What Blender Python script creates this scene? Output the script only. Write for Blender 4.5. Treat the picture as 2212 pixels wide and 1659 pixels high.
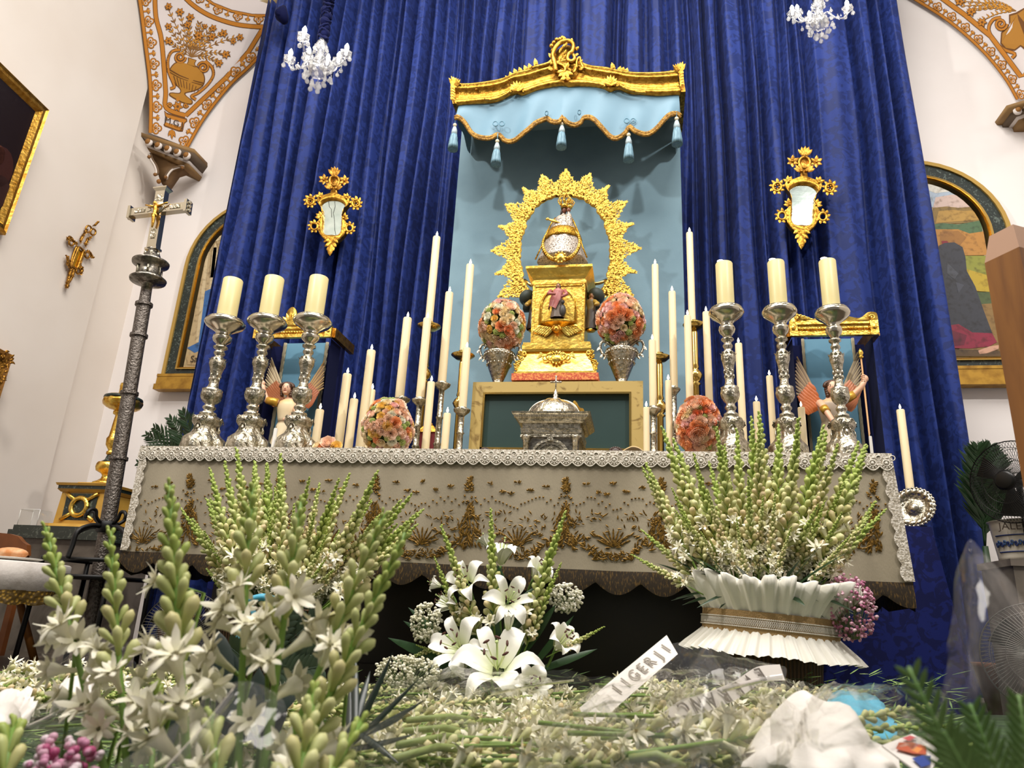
import bpy, math, random
from mathutils import Vector, Matrix, noise
import numpy as np
PI=math.pi
rnd=random.Random(7)
for o in list(bpy.data.objects): bpy.data.objects.remove(o)
scene=bpy.context.scene; COL=scene.collection
# ------------------------------------------------------------------ camera
W,H,F=2212.,1659.,1534.
CAM=Vector((0,0,.35))
_y,_p,_r=map(math.radians,(10.8,18.0,3.0))
FW=Vector((-math.sin(_y)*math.cos(_p),math.cos(_y)*math.cos(_p),math.sin(_p)))
_r0=FW.cross(Vector((0,0,1))).normalized(); _u0=_r0.cross(FW)
RT=math.cos(_r)*_r0+math.sin(_r)*_u0; UP=math.cos(_r)*_u0-math.sin(_r)*_r0
cd=bpy.data.cameras.new('camera'); cam=bpy.data.objects.new('camera',cd); COL.objects.link(cam)
cd.sensor_width=36; cd.sensor_fit='HORIZONTAL'; cd.lens=36*F/W
cam.matrix_world=Matrix(((RT.x,UP.x,-FW.x,CAM.x),(RT.y,UP.y,-FW.y,CAM.y),(RT.z,UP.z,-FW.z,CAM.z),(0,0,0,1)))
cd.clip_start=.02; cd.clip_end=60
cd.dof.use_dof=True; cd.dof.focus_distance=3.4; cd.dof.aperture_fstop=7.5
scene.camera=cam
scene.view_settings.view_transform='Standard'; scene.view_settings.look='None'
scene.view_settings.gamma=1; scene.view_settings.use_curve_mapping=False
scene.view_settings.exposure=-0.1
# ------------------------------------------------------------------ light of the church
wd=bpy.data.worlds.new('church_light'); scene.world=wd; wd.use_nodes=True
wd.node_tree.nodes['Background'].inputs[0].default_value=(1.0,.96,.92,1)
wd.node_tree.nodes['Background'].inputs[1].default_value=.24
def lamp(name,kind,loc,target,energy,col=(1,.955,.90),size=.3,**kw):
    d=bpy.data.lights.new(name,kind); d.energy=energy; d.color=col
    if kind=='AREA': d.size=size
    else: d.shadow_soft_size=size
    for k,v in kw.items(): setattr(d,k,v)
    o=bpy.data.objects.new(name,d); COL.objects.link(o); o.location=loc
    o.rotation_euler=(Vector(target)-Vector(loc)).to_track_quat('-Z','Y').to_euler()
    return o
lamp('projector_west','SPOT',(-3.6,.2,5.4),(-.7,4.6,2.6),620,size=.12,spot_size=1.5,spot_blend=.6)
lamp('projector_east','SPOT',(2.6,.2,5.4),(-.4,4.6,2.6),620,size=.12,spot_size=1.5,spot_blend=.6)
lamp('ceiling_fill','AREA',(-.6,.9,7.5),(-.6,1.7,0),720,size=4.0)  # soft overhead fill, added to brighten the room and front flowers
# ------------------------------------------------------------------ pixel rays
def ray(x,y): return FW*F+RT*(x-W/2)-UP*(y-H/2)
def at(x,y,Y):
    d=ray(x,y); return CAM+d*((Y-CAM.y)/d.y)
def atX(x,y,X):
    d=ray(x,y); return CAM+d*((X-CAM.x)/d.x)
def atZ(x,y,Z):
    d=ray(x,y); return CAM+d*((Z-CAM.z)/d.z)
def mpp(x,y,Y): return (at(x+1,y,Y)-at(x,y,Y)).length
YT=2.9                      # front edge of the altar
ZT=at(1100,977,YT).z        # altar top
# ------------------------------------------------------------------ objects
def link(o,parent=None):
    COL.objects.link(o)
    if parent is not None: o.parent=parent
    return o
def tag(o,label=None,cat=None,group=None,kind=None):
    if label: o['label']=label
    if cat: o['category']=cat
    if group: o['group']=group
    if kind: o['kind']=kind
    return o
def thing(name,loc,label,cat,group=None):
    o=bpy.data.objects.new(name,None); o.empty_display_size=.05; COL.objects.link(o); o.location=loc
    return tag(o,label,cat,group)
def wloc(o):
    v=Vector((0,0,0))
    while o is not None: v+=o.location; o=o.parent
    return v
def copy_tree(o,parent=None):
    c=o.copy(); COL.objects.link(c); c.parent=parent
    for ch in list(o.children): copy_tree(ch,c)
    return c
class MB:
    def __init__(s): s.v=[]; s.f=[]; s.c=[]; s.col=None
    def add(s,vs,fs):
        b=len(s.v); s.v.extend([tuple(p) for p in vs]); s.f.extend([tuple(i+b for i in f) for f in fs])
        if s.col is not None: s.c.extend([s.col]*len(vs))
    def box(s,a,b):
        x0,y0,z0=a; x1,y1,z1=b
        s.add([(x0,y0,z0),(x1,y0,z0),(x1,y1,z0),(x0,y1,z0),(x0,y0,z1),(x1,y0,z1),(x1,y1,z1),(x0,y1,z1)],
              [(0,3,2,1),(4,5,6,7),(0,1,5,4),(1,2,6,5),(2,3,7,6),(3,0,4,7)])
    def frustum(s,c0,w0,d0,z0,w1,d1,z1):
        x,y=c0
        p=[(x-w0,y-d0,z0),(x+w0,y-d0,z0),(x+w0,y+d0,z0),(x-w0,y+d0,z0),(x-w1,y-d1,z1),(x+w1,y-d1,z1),(x+w1,y+d1,z1),(x-w1,y+d1,z1)]
        s.add(p,[(0,3,2,1),(4,5,6,7),(0,1,5,4),(1,2,6,5),(2,3,7,6),(3,0,4,7)])
    def grid(s,rows,close=False,flip=False):
        n=len(rows[0]); vs=[p for r in rows for p in r]; fs=[]
        for i in range(len(rows)-1):
            for j in range(n if close else n-1):
                k=(j+1)%n
                q=(i*n+j,i*n+k,(i+1)*n+k,(i+1)*n+j)
                fs.append(q[::-1] if flip else q)
        s.add(vs,fs)
    def tube(s,pts,r,n=6,cap=True,up=None):
        pts=[Vector(p) for p in pts]; m=len(pts)
        rr=r if isinstance(r,(list,tuple)) else [r]*m
        rows=[]; prev=None
        for i,p in enumerate(pts):
            t=(pts[min(i+1,m-1)]-pts[max(i-1,0)])
            if t.length<1e-9: t=Vector((0,0,1))
            t.normalize()
            if prev is None:
                a=Vector((0,0,1)) if abs(t.z)<.9 else Vector((1,0,0))
                u=t.cross(a).normalized()
            else:
                u=(prev-t*prev.dot(t))
                u=u.normalized() if u.length>1e-6 else t.orthogonal().normalized()
            prev=u; w=t.cross(u)
            rows.append([p+(u*math.cos(2*PI*k/n)+w*math.sin(2*PI*k/n))*rr[i] for k in range(n)])
        b=len(s.v); s.grid(rows,True)
        if cap:
            s.f.append(tuple(b+k for k in range(n))[::-1]); s.f.append(tuple(b+(m-1)*n+k for k in range(n)))
    def lathe(s,prof,c,n=20,mod=None):
        """prof: (r,z) bottom to top, c: (x,y)"""
        rows=[]
        for r,z in prof:
            rows.append([(c[0]+r*(mod(k/n,z) if mod else 1)*math.cos(2*PI*k/n),c[1]+r*(mod(k/n,z) if mod else 1)*math.sin(2*PI*k/n),z) for k in range(n)])
        b=len(s.v); s.grid(rows,True)
        s.f.append(tuple(b+k for k in range(n))[::-1]); e=b+(len(rows)-1)*n; s.f.append(tuple(e+k for k in range(n)))
    def ell(s,c,rx,ry,rz,n=8,m=5,rot=None):
        c=Vector(c); rows=[]
        top=[];
        for i in range(1,m):
            ph=-PI/2+PI*i/m; rows.append([(rx*math.cos(ph)*math.cos(2*PI*k/n),ry*math.cos(ph)*math.sin(2*PI*k/n),rz*math.sin(ph)) for k in range(n)])
        vs=[p for r in rows for p in r]+[(0,0,-rz),(0,0,rz)]
        vs=[(rot@Vector(p) if rot else Vector(p))+c for p in vs]
        fs=[]
        for i in range(m-2):
            for j in range(n):
                k=(j+1)%n; fs.append((i*n+j,i*n+k,(i+1)*n+k,(i+1)*n+j))
        a=(m-1)*n
        for j in range(n):
            k=(j+1)%n; fs.append((a,k,j)); fs.append((a+1,(m-2)*n+j,(m-2)*n+k))
        s.add(vs,fs)
    def prism(s,pts,d):
        """pts front polygon (3d), d: offset vector to the back"""
        pts=[Vector(p) for p in pts]; d=Vector(d); n=len(pts); b=len(s.v)
        s.add(pts+[p+d for p in pts],[tuple(range(n)),tuple(range(n,2*n))[::-1]]+[(i,i+n,(i+1)%n+n,(i+1)%n) for i in range(n)])
    def ring(s,outer,inner,d):
        """picture-frame prism between two outlines with the same count"""
        n=len(outer); d=Vector(d); O=[Vector(p) for p in outer]; I=[Vector(p) for p in inner]
        vs=O+I+[p+d for p in O]+[p+d for p in I]; fs=[]
        for i in range(n):
            k=(i+1)%n
            fs+= [(i,k,n+k,n+i),(2*n+i,3*n+i,3*n+k,2*n+k),(i,2*n+i,2*n+k,k),(n+i,n+k,3*n+k,3*n+i)]
        s.add(vs,fs)
    def leaf(s,p0,p1,w,nrm,thick=.0,curl=0.,n=4,tipw=.0,wave=0):
        """pointed leaf from p0 to p1, half width w, nrm up-normal; raised midrib by thick, tip bent by curl along nrm"""
        p0=Vector(p0); p1=Vector(p1); nrm=Vector(nrm).normalized(); t=(p1-p0); side=t.cross(nrm)
        if side.length<1e-9: side=t.orthogonal()
        side.normalize(); rows=[]
        for i in range(n+1):
            u=i/n; ww=w*(math.sin(PI*min(1,(.12+.88*u)))**.8 if u<1 else tipw)
            c=p0+t*u+nrm*(curl*u*u)
            rows.append([c-side*ww,c+nrm*thick*math.sin(PI*u*.9+.2),c+side*ww])
        s.grid(rows)
    def build(s,name,mat,parent=None,smooth=True,auto=None):
        me=bpy.data.meshes.new(name); off=wloc(parent) if parent is not None else Vector((0,0,0))
        v=np.array(s.v,dtype=np.float64).reshape(-1,3)-np.array(off)
        me.from_pydata(v.tolist(),[],s.f)
        if s.c:
            a=me.color_attributes.new('Col','FLOAT_COLOR','POINT')
            cc=np.ones((len(s.c),4),dtype=np.float32); cc[:,:3]=np.array(s.c,dtype=np.float32)[:,:3]; a.data.foreach_set('color',cc.ravel())
        if smooth:
            me.polygons.foreach_set('use_smooth',[True]*len(me.polygons))
            if auto is not None:
                try: me.set_sharp_from_angle(angle=math.radians(auto))
                except Exception: pass
        me.materials.append(mat); me.update()
        o=bpy.data.objects.new(name,me); link(o,parent); return o
def lin(c):
    if isinstance(c,str):
        c=c.lstrip('#'); c=[int(c[i:i+2],16)/255 for i in (0,2,4)]
    return tuple(x/12.92 if x<=.04045 else ((x+.055)/1.055)**2.4 for x in c)
# ------------------------------------------------------------------ materials
MATS={}
def mat(name,base='#808080',rough=.5,metal=0.,c2=None,cscale=5.,cdetail=3.,cdist=0.,cramp=(.4,.6),bump=None,bump2=None,vcol=False,emit=None,estr=1.,alpha=None,sheen=0.,subs=0.,trans=0.,spec=.5,r2=None,coat=0.,ctype='noise',stretch=None,two=False):
    if name in MATS: return MATS[name]
    m=bpy.data.materials.new(name); m.use_nodes=True; nt=m.node_tree; N=nt.nodes; L=nt.links
    b=N['Principled BSDF']; b.inputs['Base Color'].default_value=(*lin(base),1); b.inputs['Roughness'].default_value=rough; b.inputs['Metallic'].default_value=metal
    b.inputs['Specular IOR Level'].default_value=spec
    if sheen: b.inputs['Sheen Weight'].default_value=sheen
    if coat: b.inputs['Coat Weight'].default_value=coat
    if subs:
        b.inputs['Subsurface Weight'].default_value=subs; b.inputs['Subsurface Radius'].default_value=(.01,.006,.003); b.inputs['Subsurface Scale'].default_value=1.
    if trans: b.inputs['Transmission Weight'].default_value=trans
    tc=N.new('ShaderNodeTexCoord'); vec=tc.outputs['Object']
    if stretch:
        mp=N.new('ShaderNodeMapping'); mp.inputs['Scale'].default_value=stretch; L.new(vec,mp.inputs[0]); vec=mp.outputs[0]
    src=None
    if vcol:
        a=N.new('ShaderNodeAttribute'); a.attribute_name='Col'; src=a.outputs['Color']
    if c2 is not None:
        if ctype=='noise':
            t=N.new('ShaderNodeTexNoise'); t.inputs['Scale'].default_value=cscale; t.inputs['Detail'].default_value=cdetail; t.inputs['Distortion'].default_value=cdist; fo=t.outputs[0]
        elif ctype=='voronoi':
            t=N.new('ShaderNodeTexVoronoi'); t.inputs['Scale'].default_value=cscale; fo=t.outputs['Distance']
        elif ctype=='wave':
            t=N.new('ShaderNodeTexWave'); t.inputs['Scale'].default_value=cscale; t.inputs['Distortion'].default_value=cdist; t.inputs['Detail'].default_value=cdetail; fo=t.outputs[1]
        L.new(vec,t.inputs['Vector'])
        rp=N.new('ShaderNodeMapRange'); rp.inputs[1].default_value=cramp[0]; rp.inputs[2].default_value=cramp[1]; L.new(fo,rp.inputs[0])
        mx=N.new('ShaderNodeMix'); mx.data_type='RGBA'; L.new(rp.outputs[0],mx.inputs[0])
        mx.inputs[6].default_value=(*lin(base),1); mx.inputs[7].default_value=(*lin(c2),1)
        if vcol:
            mx.blend_type='MULTIPLY'; L.new(src,mx.inputs[6])
        src=mx.outputs[2]
        if r2 is not None:
            mr=N.new('ShaderNodeMapRange'); mr.inputs[3].default_value=rough; mr.inputs[4].default_value=r2; L.new(rp.outputs[0],mr.inputs[0]); L.new(mr.outputs[0],b.inputs['Roughness'])
    if src is not None: L.new(src,b.inputs['Base Color'])
    prev=None
    for bp in (bump,bump2):
        if not bp: continue
        typ,sc,st=bp[:3]
        if typ=='noise':
            t=N.new('ShaderNodeTexNoise'); t.inputs['Scale'].default_value=sc; t.inputs['Detail'].default_value=4; fo=t.outputs[0]
        elif typ=='voronoi':
            t=N.new('ShaderNodeTexVoronoi'); t.feature='SMOOTH_F1'; t.inputs['Scale'].default_value=sc; fo=t.outputs['Distance']
        else:
            t=N.new('ShaderNodeTexWave'); t.inputs['Scale'].default_value=sc; t.inputs['Distortion'].default_value=bp[3] if len(bp)>3 else 0; fo=t.outputs[1]
        L.new(vec,t.inputs['Vector']); bn=N.new('ShaderNodeBump'); bn.inputs['Strength'].default_value=st; bn.inputs['Distance'].default_value=.01
        L.new(fo,bn.inputs['Height'])
        if prev: L.new(prev,bn.inputs['Normal'])
        prev=bn.outputs[0]
    if prev: L.new(prev,b.inputs['Normal'])
    if emit: b.inputs['Emission Color'].default_value=(*lin(emit),1); b.inputs['Emission Strength'].default_value=estr
    if alpha is not None: b.inputs['Alpha'].default_value=alpha
    MATS[name]=m; return m
def film(name,tint=(1,1,1),gloss=.12,rough=.08,bump=25.,opac=.0,ocol=(.8,.8,.78)):
    """clear cellophane: see-through with a fresnel sheen, no refraction"""
    m=bpy.data.materials.new(name); m.use_nodes=True; nt=m.node_tree; N=nt.nodes; L=nt.links; N.remove(N['Principled BSDF'])
    out=N['Material Output']; t=N.new('ShaderNodeBsdfTransparent'); t.inputs[0].default_value=(*tint,1)
    g=N.new('ShaderNodeBsdfGlossy'); g.inputs['Roughness'].default_value=rough; g.inputs[0].default_value=(1,.98,.95,1)
    fr=N.new('ShaderNodeLayerWeight'); fr.inputs[0].default_value=.25
    mr=N.new('ShaderNodeMapRange'); mr.inputs[3].default_value=gloss*.4; mr.inputs[4].default_value=min(1,gloss*6); L.new(fr.outputs['Fresnel'],mr.inputs[0])
    nz=N.new('ShaderNodeTexNoise'); nz.inputs['Scale'].default_value=bump; nz.inputs['Detail'].default_value=2; tc=N.new('ShaderNodeTexCoord'); mpn=N.new('ShaderNodeMapping'); mpn.inputs['Scale'].default_value=(1,.35,.5); mpn.inputs['Rotation'].default_value=(.3,.5,.6); L.new(tc.outputs['Object'],mpn.inputs[0]); L.new(mpn.outputs[0],nz.inputs['Vector'])
    bn=N.new('ShaderNodeBump'); bn.inputs['Strength'].default_value=.6; bn.inputs['Distance'].default_value=.02; L.new(nz.outputs[0],bn.inputs['Height']); L.new(bn.outputs[0],g.inputs['Normal']); L.new(bn.outputs[0],fr.inputs['Normal'])
    d=N.new('ShaderNodeBsdfDiffuse'); d.inputs[0].default_value=(*ocol,1)
    m0=N.new('ShaderNodeMixShader'); m0.inputs[0].default_value=opac; L.new(t.outputs[0],m0.inputs[1]); L.new(d.outputs[0],m0.inputs[2])
    mx=N.new('ShaderNodeMixShader'); L.new(mr.outputs[0],mx.inputs[0]); L.new(m0.outputs[0],mx.inputs[1]); L.new(g.outputs[0],mx.inputs[2]); L.new(mx.outputs[0],out.inputs[0])
    return m
def glow(name,col,s):
    m=bpy.data.materials.new(name); m.use_nodes=True; N=m.node_tree.nodes; N.remove(N['Principled BSDF'])
    e=N.new('ShaderNodeEmission'); e.inputs[0].default_value=(*lin(col),1); e.inputs[1].default_value=s; m.node_tree.links.new(e.outputs[0],N['Material Output'].inputs[0]); return m
M={}
M['wall']=mat('white_plaster','#efe9e6',.85,c2='#e8e1dd',cscale=1.3,cramp=(.3,.7),bump=('noise',18,.06))
M['tan']=mat('less_lit_plaster','#e2d9cf',.85,c2='#dacfc3',cscale=1.1,cramp=(.3,.7),bump=('noise',18,.06))  # plaster tinted tan, weaker light on the left wall put into its colour
M['floor']=mat('stone_floor','#3a332c',.4,c2='#52483d',cscale=4)
M['damask']=mat('blue_damask','#1e3070',.62,c2='#16255a',cscale=15,cdetail=6,cdist=1.1,cramp=(.47,.53),r2=.55,sheen=.03,spec=.18,bump=('noise',160,.06))
M['damask2']=mat('dark_blue_damask','#101b58',.7,c2='#0a1140',cscale=16,cdetail=4,cdist=1.4,cramp=(.48,.52),spec=.15,sheen=.05)
M['velvet']=mat('navy_velvet','#090f36',.8,sheen=.03,spec=.1)
M['paleblue']=mat('pale_blue_velvet','#7896a4',.75,c2='#688593',cscale=2.2,cdetail=6,cramp=(.35,.65),sheen=.15,bump=('noise',90,.05))
M['satin']=mat('pale_blue_satin','#64899d',.55,sheen=.05,bump=('noise',7,.12))
M['gold']=mat('gilded_carving','#e0b052',.36,1.,c2='#b07a2a',cscale=20,cramp=(.35,.7),bump=('noise',45,.35))
M['cgold']=mat('carved_gilt_wood','#c9993f',.4,1.,c2='#8a5f20',cscale=26,cramp=(.4,.7),bump=('noise',50,.45))
M['oldgold']=mat('aged_gilding','#bd8a3c',.4,1.,c2='#6e4a1a',cscale=24,cramp=(.4,.75),bump=('noise',60,.4))
M['brightgold']=mat('bright_gold','#f3ce66',.32,1.,c2='#c08a2c',cscale=30,cramp=(.4,.7),bump=('noise',70,.3))
M['sheetgold']=mat('embossed_gold_sheet','#f4d06a',.36,1.,c2='#dcae48',cscale=14,cramp=(.35,.7),bump=('noise',38,.35),bump2=('voronoi',60,.12))
M['brass']=mat('polished_brass','#cfae62',.22,1.,bump=('noise',20,.05))
M['silver']=mat('chased_silver','#c6bfae',.27,1.,c2='#8f8874',cscale=55,cramp=(.42,.62),bump=('noise',75,.6))
M['silverpl']=mat('plain_silver','#c9c1ae',.2,1.,bump=('noise',12,.06))
M['silverdk']=mat('dull_silver','#8f8a80',.32,1.,c2='#5c5750',cscale=40,cramp=(.4,.65),bump=('noise',60,.4))
M['polesil']=mat('hammered_grey_silver','#77706a',.42,1.,c2='#554e49',cscale=70,cramp=(.4,.65),bump=('noise',110,.7))
M['wax']=mat('ivory_wax','#e8d6ae',.45,subs=.25)
M['waxy']=mat('yellow_pillar_wax','#d9cb93',.4,subs=.2)
M['waxw']=mat('white_wax','#e4e2dc',.45,subs=.2)
M['wick']=mat('charred_wick','#1a1410',.9)
M['flame']=glow('candle_flame','#fff0cf',14)
M['bulb']=glow('lit_bulb','#fffdf4',14)
M['paint']=mat('fresco_paint',rough=.85,vcol=True)
M['canvas']=mat('oil_paint',rough=.55,vcol=True,c2='#b9b2a8',cscale=26,cramp=(.5,.75),bump=('noise',50,.1))
M['gmarble']=mat('dark_green_marbling','#1c2723',.35,c2='#6d7a72',cscale=26,cdetail=6,cdist=2.2,cramp=(.56,.72))
M['cmarble']=mat('painted_cream_marble','#b39a5c',.4,c2='#7d6433',cscale=7,cdetail=5,cdist=3.,cramp=(.55,.68))
M['greenp']=mat('dark_green_panel','#17302c',.45,c2='#1f3a38',cscale=2,cramp=(.3,.7))
M['redbase']=mat('red_brocade','#b5482c',.7,c2='#d98a4a',cscale=90,cramp=(.45,.6))
M['black']=mat('black_iron','#0c0b0b',.5,metal=.3)
M['wood']=mat('oak_wood','#9a6427',.45,c2='#7c4c1a',cscale=3,cdetail=4,cdist=1,cramp=(.35,.65),stretch=(6,6,.6))
M['dwood']=mat('dark_wood','#5a3012',.5,c2='#7b4519',cscale=5,cramp=(.35,.65))
M['vcol']=mat('plant_tissue',rough=.5,vcol=True,spec=.35)
M['vrough']=mat('painted_wood_figure',rough=.45,vcol=True)
# ================================================================== STRUCTURE
YW=YT+2.55; YC=YT+2.1; YB=YT+1.82; YCAN=YT+1.35; YS=YT+1.15
XA=at(204,970,YW).x; XL=XA+.10; YE=atX(121,970,XL).y
def struct(o): o['kind']='structure'; return o
def wallplane(name,a,b,c,d,m,n=1):
    mb=MB(); mb.add([a,b,c,d],[(0,1,2,3)]); return struct(mb.build(name,m,None,False))
struct_back=MB(); struct_back.box((XA-.3,YW,0),(4.2,YW+.25,8)); struct(struct_back.build('wall_back',M['wall'],None,False))
mb=MB(); mb.box((XA-.25,YE,0),(XA,YW,8)); struct(mb.build('wall_corner_recess',M['tan'],None,False))
mb=MB(); mb.box((XA-.3,-2.5,0),(XL,YE,8)); struct(mb.build('wall_left',M['tan'],None,False))
mb=MB(); mb.box((4.2,-2.5,0),(4.45,YW+.25,8)); struct(mb.build('wall_right',M['wall'],None,False))
mb=MB(); mb.box((XA-.3,-2.5,-.1),(4.45,YW+.25,0)); struct(mb.build('floor',M['floor'],None,False))
# ------------------------------------------------------------------ painted pendentives
def polyl(P,t):
    t=max(0,min(1,t))*(len(P)-1); i=min(int(t),len(P)-2); f=t-i
    return (P[i][0]*(1-f)+P[i+1][0]*f,P[i][1]*(1-f)+P[i+1][1]*f)
def catmull(P,n=6,closed=False):
    out=[]; m=len(P); rng=range(m if closed else m-1)
    for i in rng:
        p0,p1,p2,p3=[P[(i+k)%m] if closed else P[max(0,min(m-1,i+k))] for k in (-1,0,1,2)]
        for j in range(n):
            t=j/n
            out.append(tuple(.5*((2*p1[a])+(-p0[a]+p2[a])*t+(2*p0[a]-5*p1[a]+4*p2[a]-p3[a])*t*t+(-p0[a]+3*p1[a]-3*p2[a]+p3[a])*t**3) for a in range(len(p1))))
    if not closed: out.append(tuple(P[-1]))
    return out
class Pend:
    def __init__(s,Lp,Rp,dl,dr):
        s.L=catmull(Lp,6); s.R=catmull(Rp,6); s.dl=dl; s.dr=dr   # dl/dr give depth Y of the two edges
    def row(s,v): return polyl(s.L,v),polyl(s.R,v)
    def uv(s,x,y):
        lo,hi=0.,1.
        for _ in range(22):
            v=(lo+hi)/2; a,b=s.row(v)
            cr=(b[0]-a[0])*(y-a[1])-(b[1]-a[1])*(x-a[0])
            if cr>0: hi=v
            else: lo=v
        a,b=s.row(v); L2=(b[0]-a[0])**2+(b[1]-a[1])**2
        return ((x-a[0])*(b[0]-a[0])+(y-a[1])*(b[1]-a[1]))/L2,v
    def P(s,x,y,off=0.):
        u,v=s.uv(x,y); a,b=s.row(v)
        Y=s.dl(*a)*(1-u)+s.dr(*b)*u+ .10*v*4*u*(1-u)*0
        p=at(x,y,Y-.012)
        return p+(CAM-p).normalized()*off if off else p
WHT=lin('#d8cecb'); ORG=lin('#b9761f'); ORD=lin('#6b4216'); ORL=lin('#c98a2b'); BRN=lin('#8a5f28')
class Paint:
    def __init__(s,S): s.S=S; s.m=MB(); s.k=0
    def poly(s,pts,col,lay=1):
        s.m.col=col; s.m.add([s.S(x,y,.0025*lay) for x,y in pts],[tuple(range(len(pts)))])
    def line(s,pts,w,col,lay=1,w1=None):
        pts=[Vector(p) for p in pts]; n=len(pts); A=[];B=[]
        for i,p in enumerate(pts):
            t=pts[min(n-1,i+1)]-pts[max(0,i-1)]
            if t.length<1e-6: t=Vector((1,0))
            t.normalize(); q=Vector((-t.y,t.x)); ww=w if w1 is None else w*(1-i/(n-1))+w1*i/(n-1)
            A.append(p+q*ww); B.append(p-q*ww)
        s.m.col=col
        s.m.grid([[s.S(p.x,p.y,.0025*lay) for p in A],[s.S(p.x,p.y,.0025*lay) for p in B]])
    def ol(s,pts,w,col,dark,lay=1,e=1.3):
        s.line(pts,w+e,dark,lay); s.line(pts,w,col,lay+1)
    def blob(s,x,y,rx,ry,col,lay=1,a=0,n=10):
        ca,sa=math.cos(a),math.sin(a)
        s.poly([(x+rx*math.cos(2*PI*k/n)*ca-ry*math.sin(2*PI*k/n)*sa,y+rx*math.cos(2*PI*k/n)*sa+ry*math.sin(2*PI*k/n)*ca) for k in range(n)],col,lay)
    def petal(s,x,y,dx,dy,w,col,lay=1):
        """pointed leaf from (x,y) by (dx,dy)"""
        l=math.hypot(dx,dy); nx,ny=-dy/l*w,dx/l*w
        s.poly([(x,y),(x+dx*.35+nx,y+dy*.35+ny),(x+dx*.7+nx*.7,y+dy*.7+ny*.7),(x+dx,y+dy),(x+dx*.7-nx*.7,y+dy*.7-ny*.7),(x+dx*.35-nx,y+dy*.35-ny)],col,lay)
    def flower(s,x,y,r,lay=2):
        for k in range(6):
            a=k*PI/3+rnd.random()*.3; s.petal(x,y,math.cos(a)*r*1.15,math.sin(a)*r*1.15,r*.36,ORD,lay)
            s.petal(x,y,math.cos(a)*r,math.sin(a)*r,r*.28,ORG,lay+1)
        s.blob(x,y,r*.25,r*.25,ORD,lay+2)
    def spiral(s,x,y,r0,r1,a0,turns,w,col,lay=2,n=22):
        s.ol([(x+(r0+(r1-r0)*i/n)*math.cos(a0+2*PI*turns*i/n),y+(r0+(r1-r0)*i/n)*math.sin(a0+2*PI*turns*i/n)) for i in range(n+1)],w,col,ORD,lay)
    def border(s,curve,inner,step,s0=0.,scale=1.):
        """trefoil and tulip chain standing on a border curve, growing to the side given by inner (+1/-1)"""
        P=[Vector(p) for p in curve]; acc=[0]
        for i in range(1,len(P)): acc.append(acc[-1]+(P[i]-P[i-1]).length)
        d=s0; k=0
        while d<acc[-1]:
            i=max(j for j in range(len(acc)) if acc[j]<=d); i=min(i,len(P)-2); f=(d-acc[i])/(acc[i+1]-acc[i]+1e-9)
            p=P[i]+(P[i+1]-P[i])*f; t=(P[i+1]-P[i]).normalized(); q=Vector((-t.y,t.x))*inner
            loc=lambda a,b: tuple(p+t*(a*scale)+q*(b*scale))
            if k%2==0:
                for (a,b,r) in ((-6.5,10,6.2),(6.5,10,6.2),(0,16.5,6.4)):
                    s.blob(*loc(a,b),r*scale+1,r*scale+1,ORD,1)
                for (a,b,r) in ((-6.5,10,6.2),(6.5,10,6.2),(0,16.5,6.4)):
                    s.blob(*loc(a,b),r*scale,r*scale,ORG,2)
                for (a,b,r) in ((-6.3,10,3.6),(6.3,10,3.6),(0,16.3,3.7)): s.blob(*loc(a,b),r*scale,r*scale,WHT,3)
                for (a,b,r) in ((-5.6,9.6,1.9),(5.6,9.6,1.9),(0,15.4,2.0)): s.blob(*loc(a,b),r*scale,r*scale,BRN,4)
                s.line([loc(-9,2.5),loc(-6,4.5),loc(0,3.5),loc(6,4.5),loc(9,2.5)],1.6*scale,ORG,2)
            else:
                s.line([loc(0,2),loc(0,9)],2.0*scale,ORG,2)
                for sx in (-1,1):
                    s.poly([loc(0,8),loc(sx*4,10),loc(sx*8,12.5),loc(sx*6,14),loc(sx*4.4,17.5),loc(sx*1.8,13.5),loc(0,12)],ORD,1)
                    s.poly([loc(0,8.8),loc(sx*3.4,10.6),loc(sx*7,12.4),loc(sx*5,13.4),loc(sx*4,16.3),loc(sx*1.5,12.6),loc(0,11)],ORG,2)
                s.petal(*loc(0,10),*(q*(9*scale)),2.2*scale,ORL,3)
            d+=step; k+=1
    def build(s,name,parent): return s.m.build(name,M['paint'],parent,False)
def zz(x,y): return (x/4.045+290,y/4.045)
# left pendentive
Lc=[(323,287),(324,230),(322,173),(313,99),(300,0),(282,-95)]; Rc=[(406,319),(443,255),(495,188),(537,148),(577,109),(665,38)]
pl=Pend(Lc,Rc,lambda x,y:min(atX(x,y,XL+.01).y,YW-.02),lambda x,y:YW-.02)
pend=thing('pendentive',pl.P(360,300),None,None); struct(pend); pend.name='trim_pendentive_left'
mb=MB(); mb.col=WHT; rows=[]
for i in range(41):
    a,b=pl.row(i/40); rows.append([pl.P(a[0]+(b[0]-a[0])*j/20,a[1]+(b[1]-a[1])*j/20) for j in range(21)])
mb.grid(rows); mb.build('plaster_field',M['paint'],pend)
pt=Paint(pl.P)
pt.ol([(x+2,y) for x,y in pl.L],3.2,ORG,ORD); pt.ol([(x-2,y-1) for x,y in pl.R],2.6,ORG,ORD)
pt.border([(x+4,y) for x,y in pl.L],1,23,10,.98); pt.border([(x-3,y-2) for x,y in pl.R],-1,23,8,.98)
topb=catmull([(380,-30),(410,5),(450,32),(500,50),(545,57),(600,58)],5)
pt.ol(topb,4,ORG,ORD); pt.border([(405,-45),(425,-18),(460,8),(500,24),(545,33),(600,34)],1,22,4,.82)
pt.ol([(405,-45),(425,-18),(460,8),(500,24),(545,33),(600,34)],2,ORG,ORD)
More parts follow.
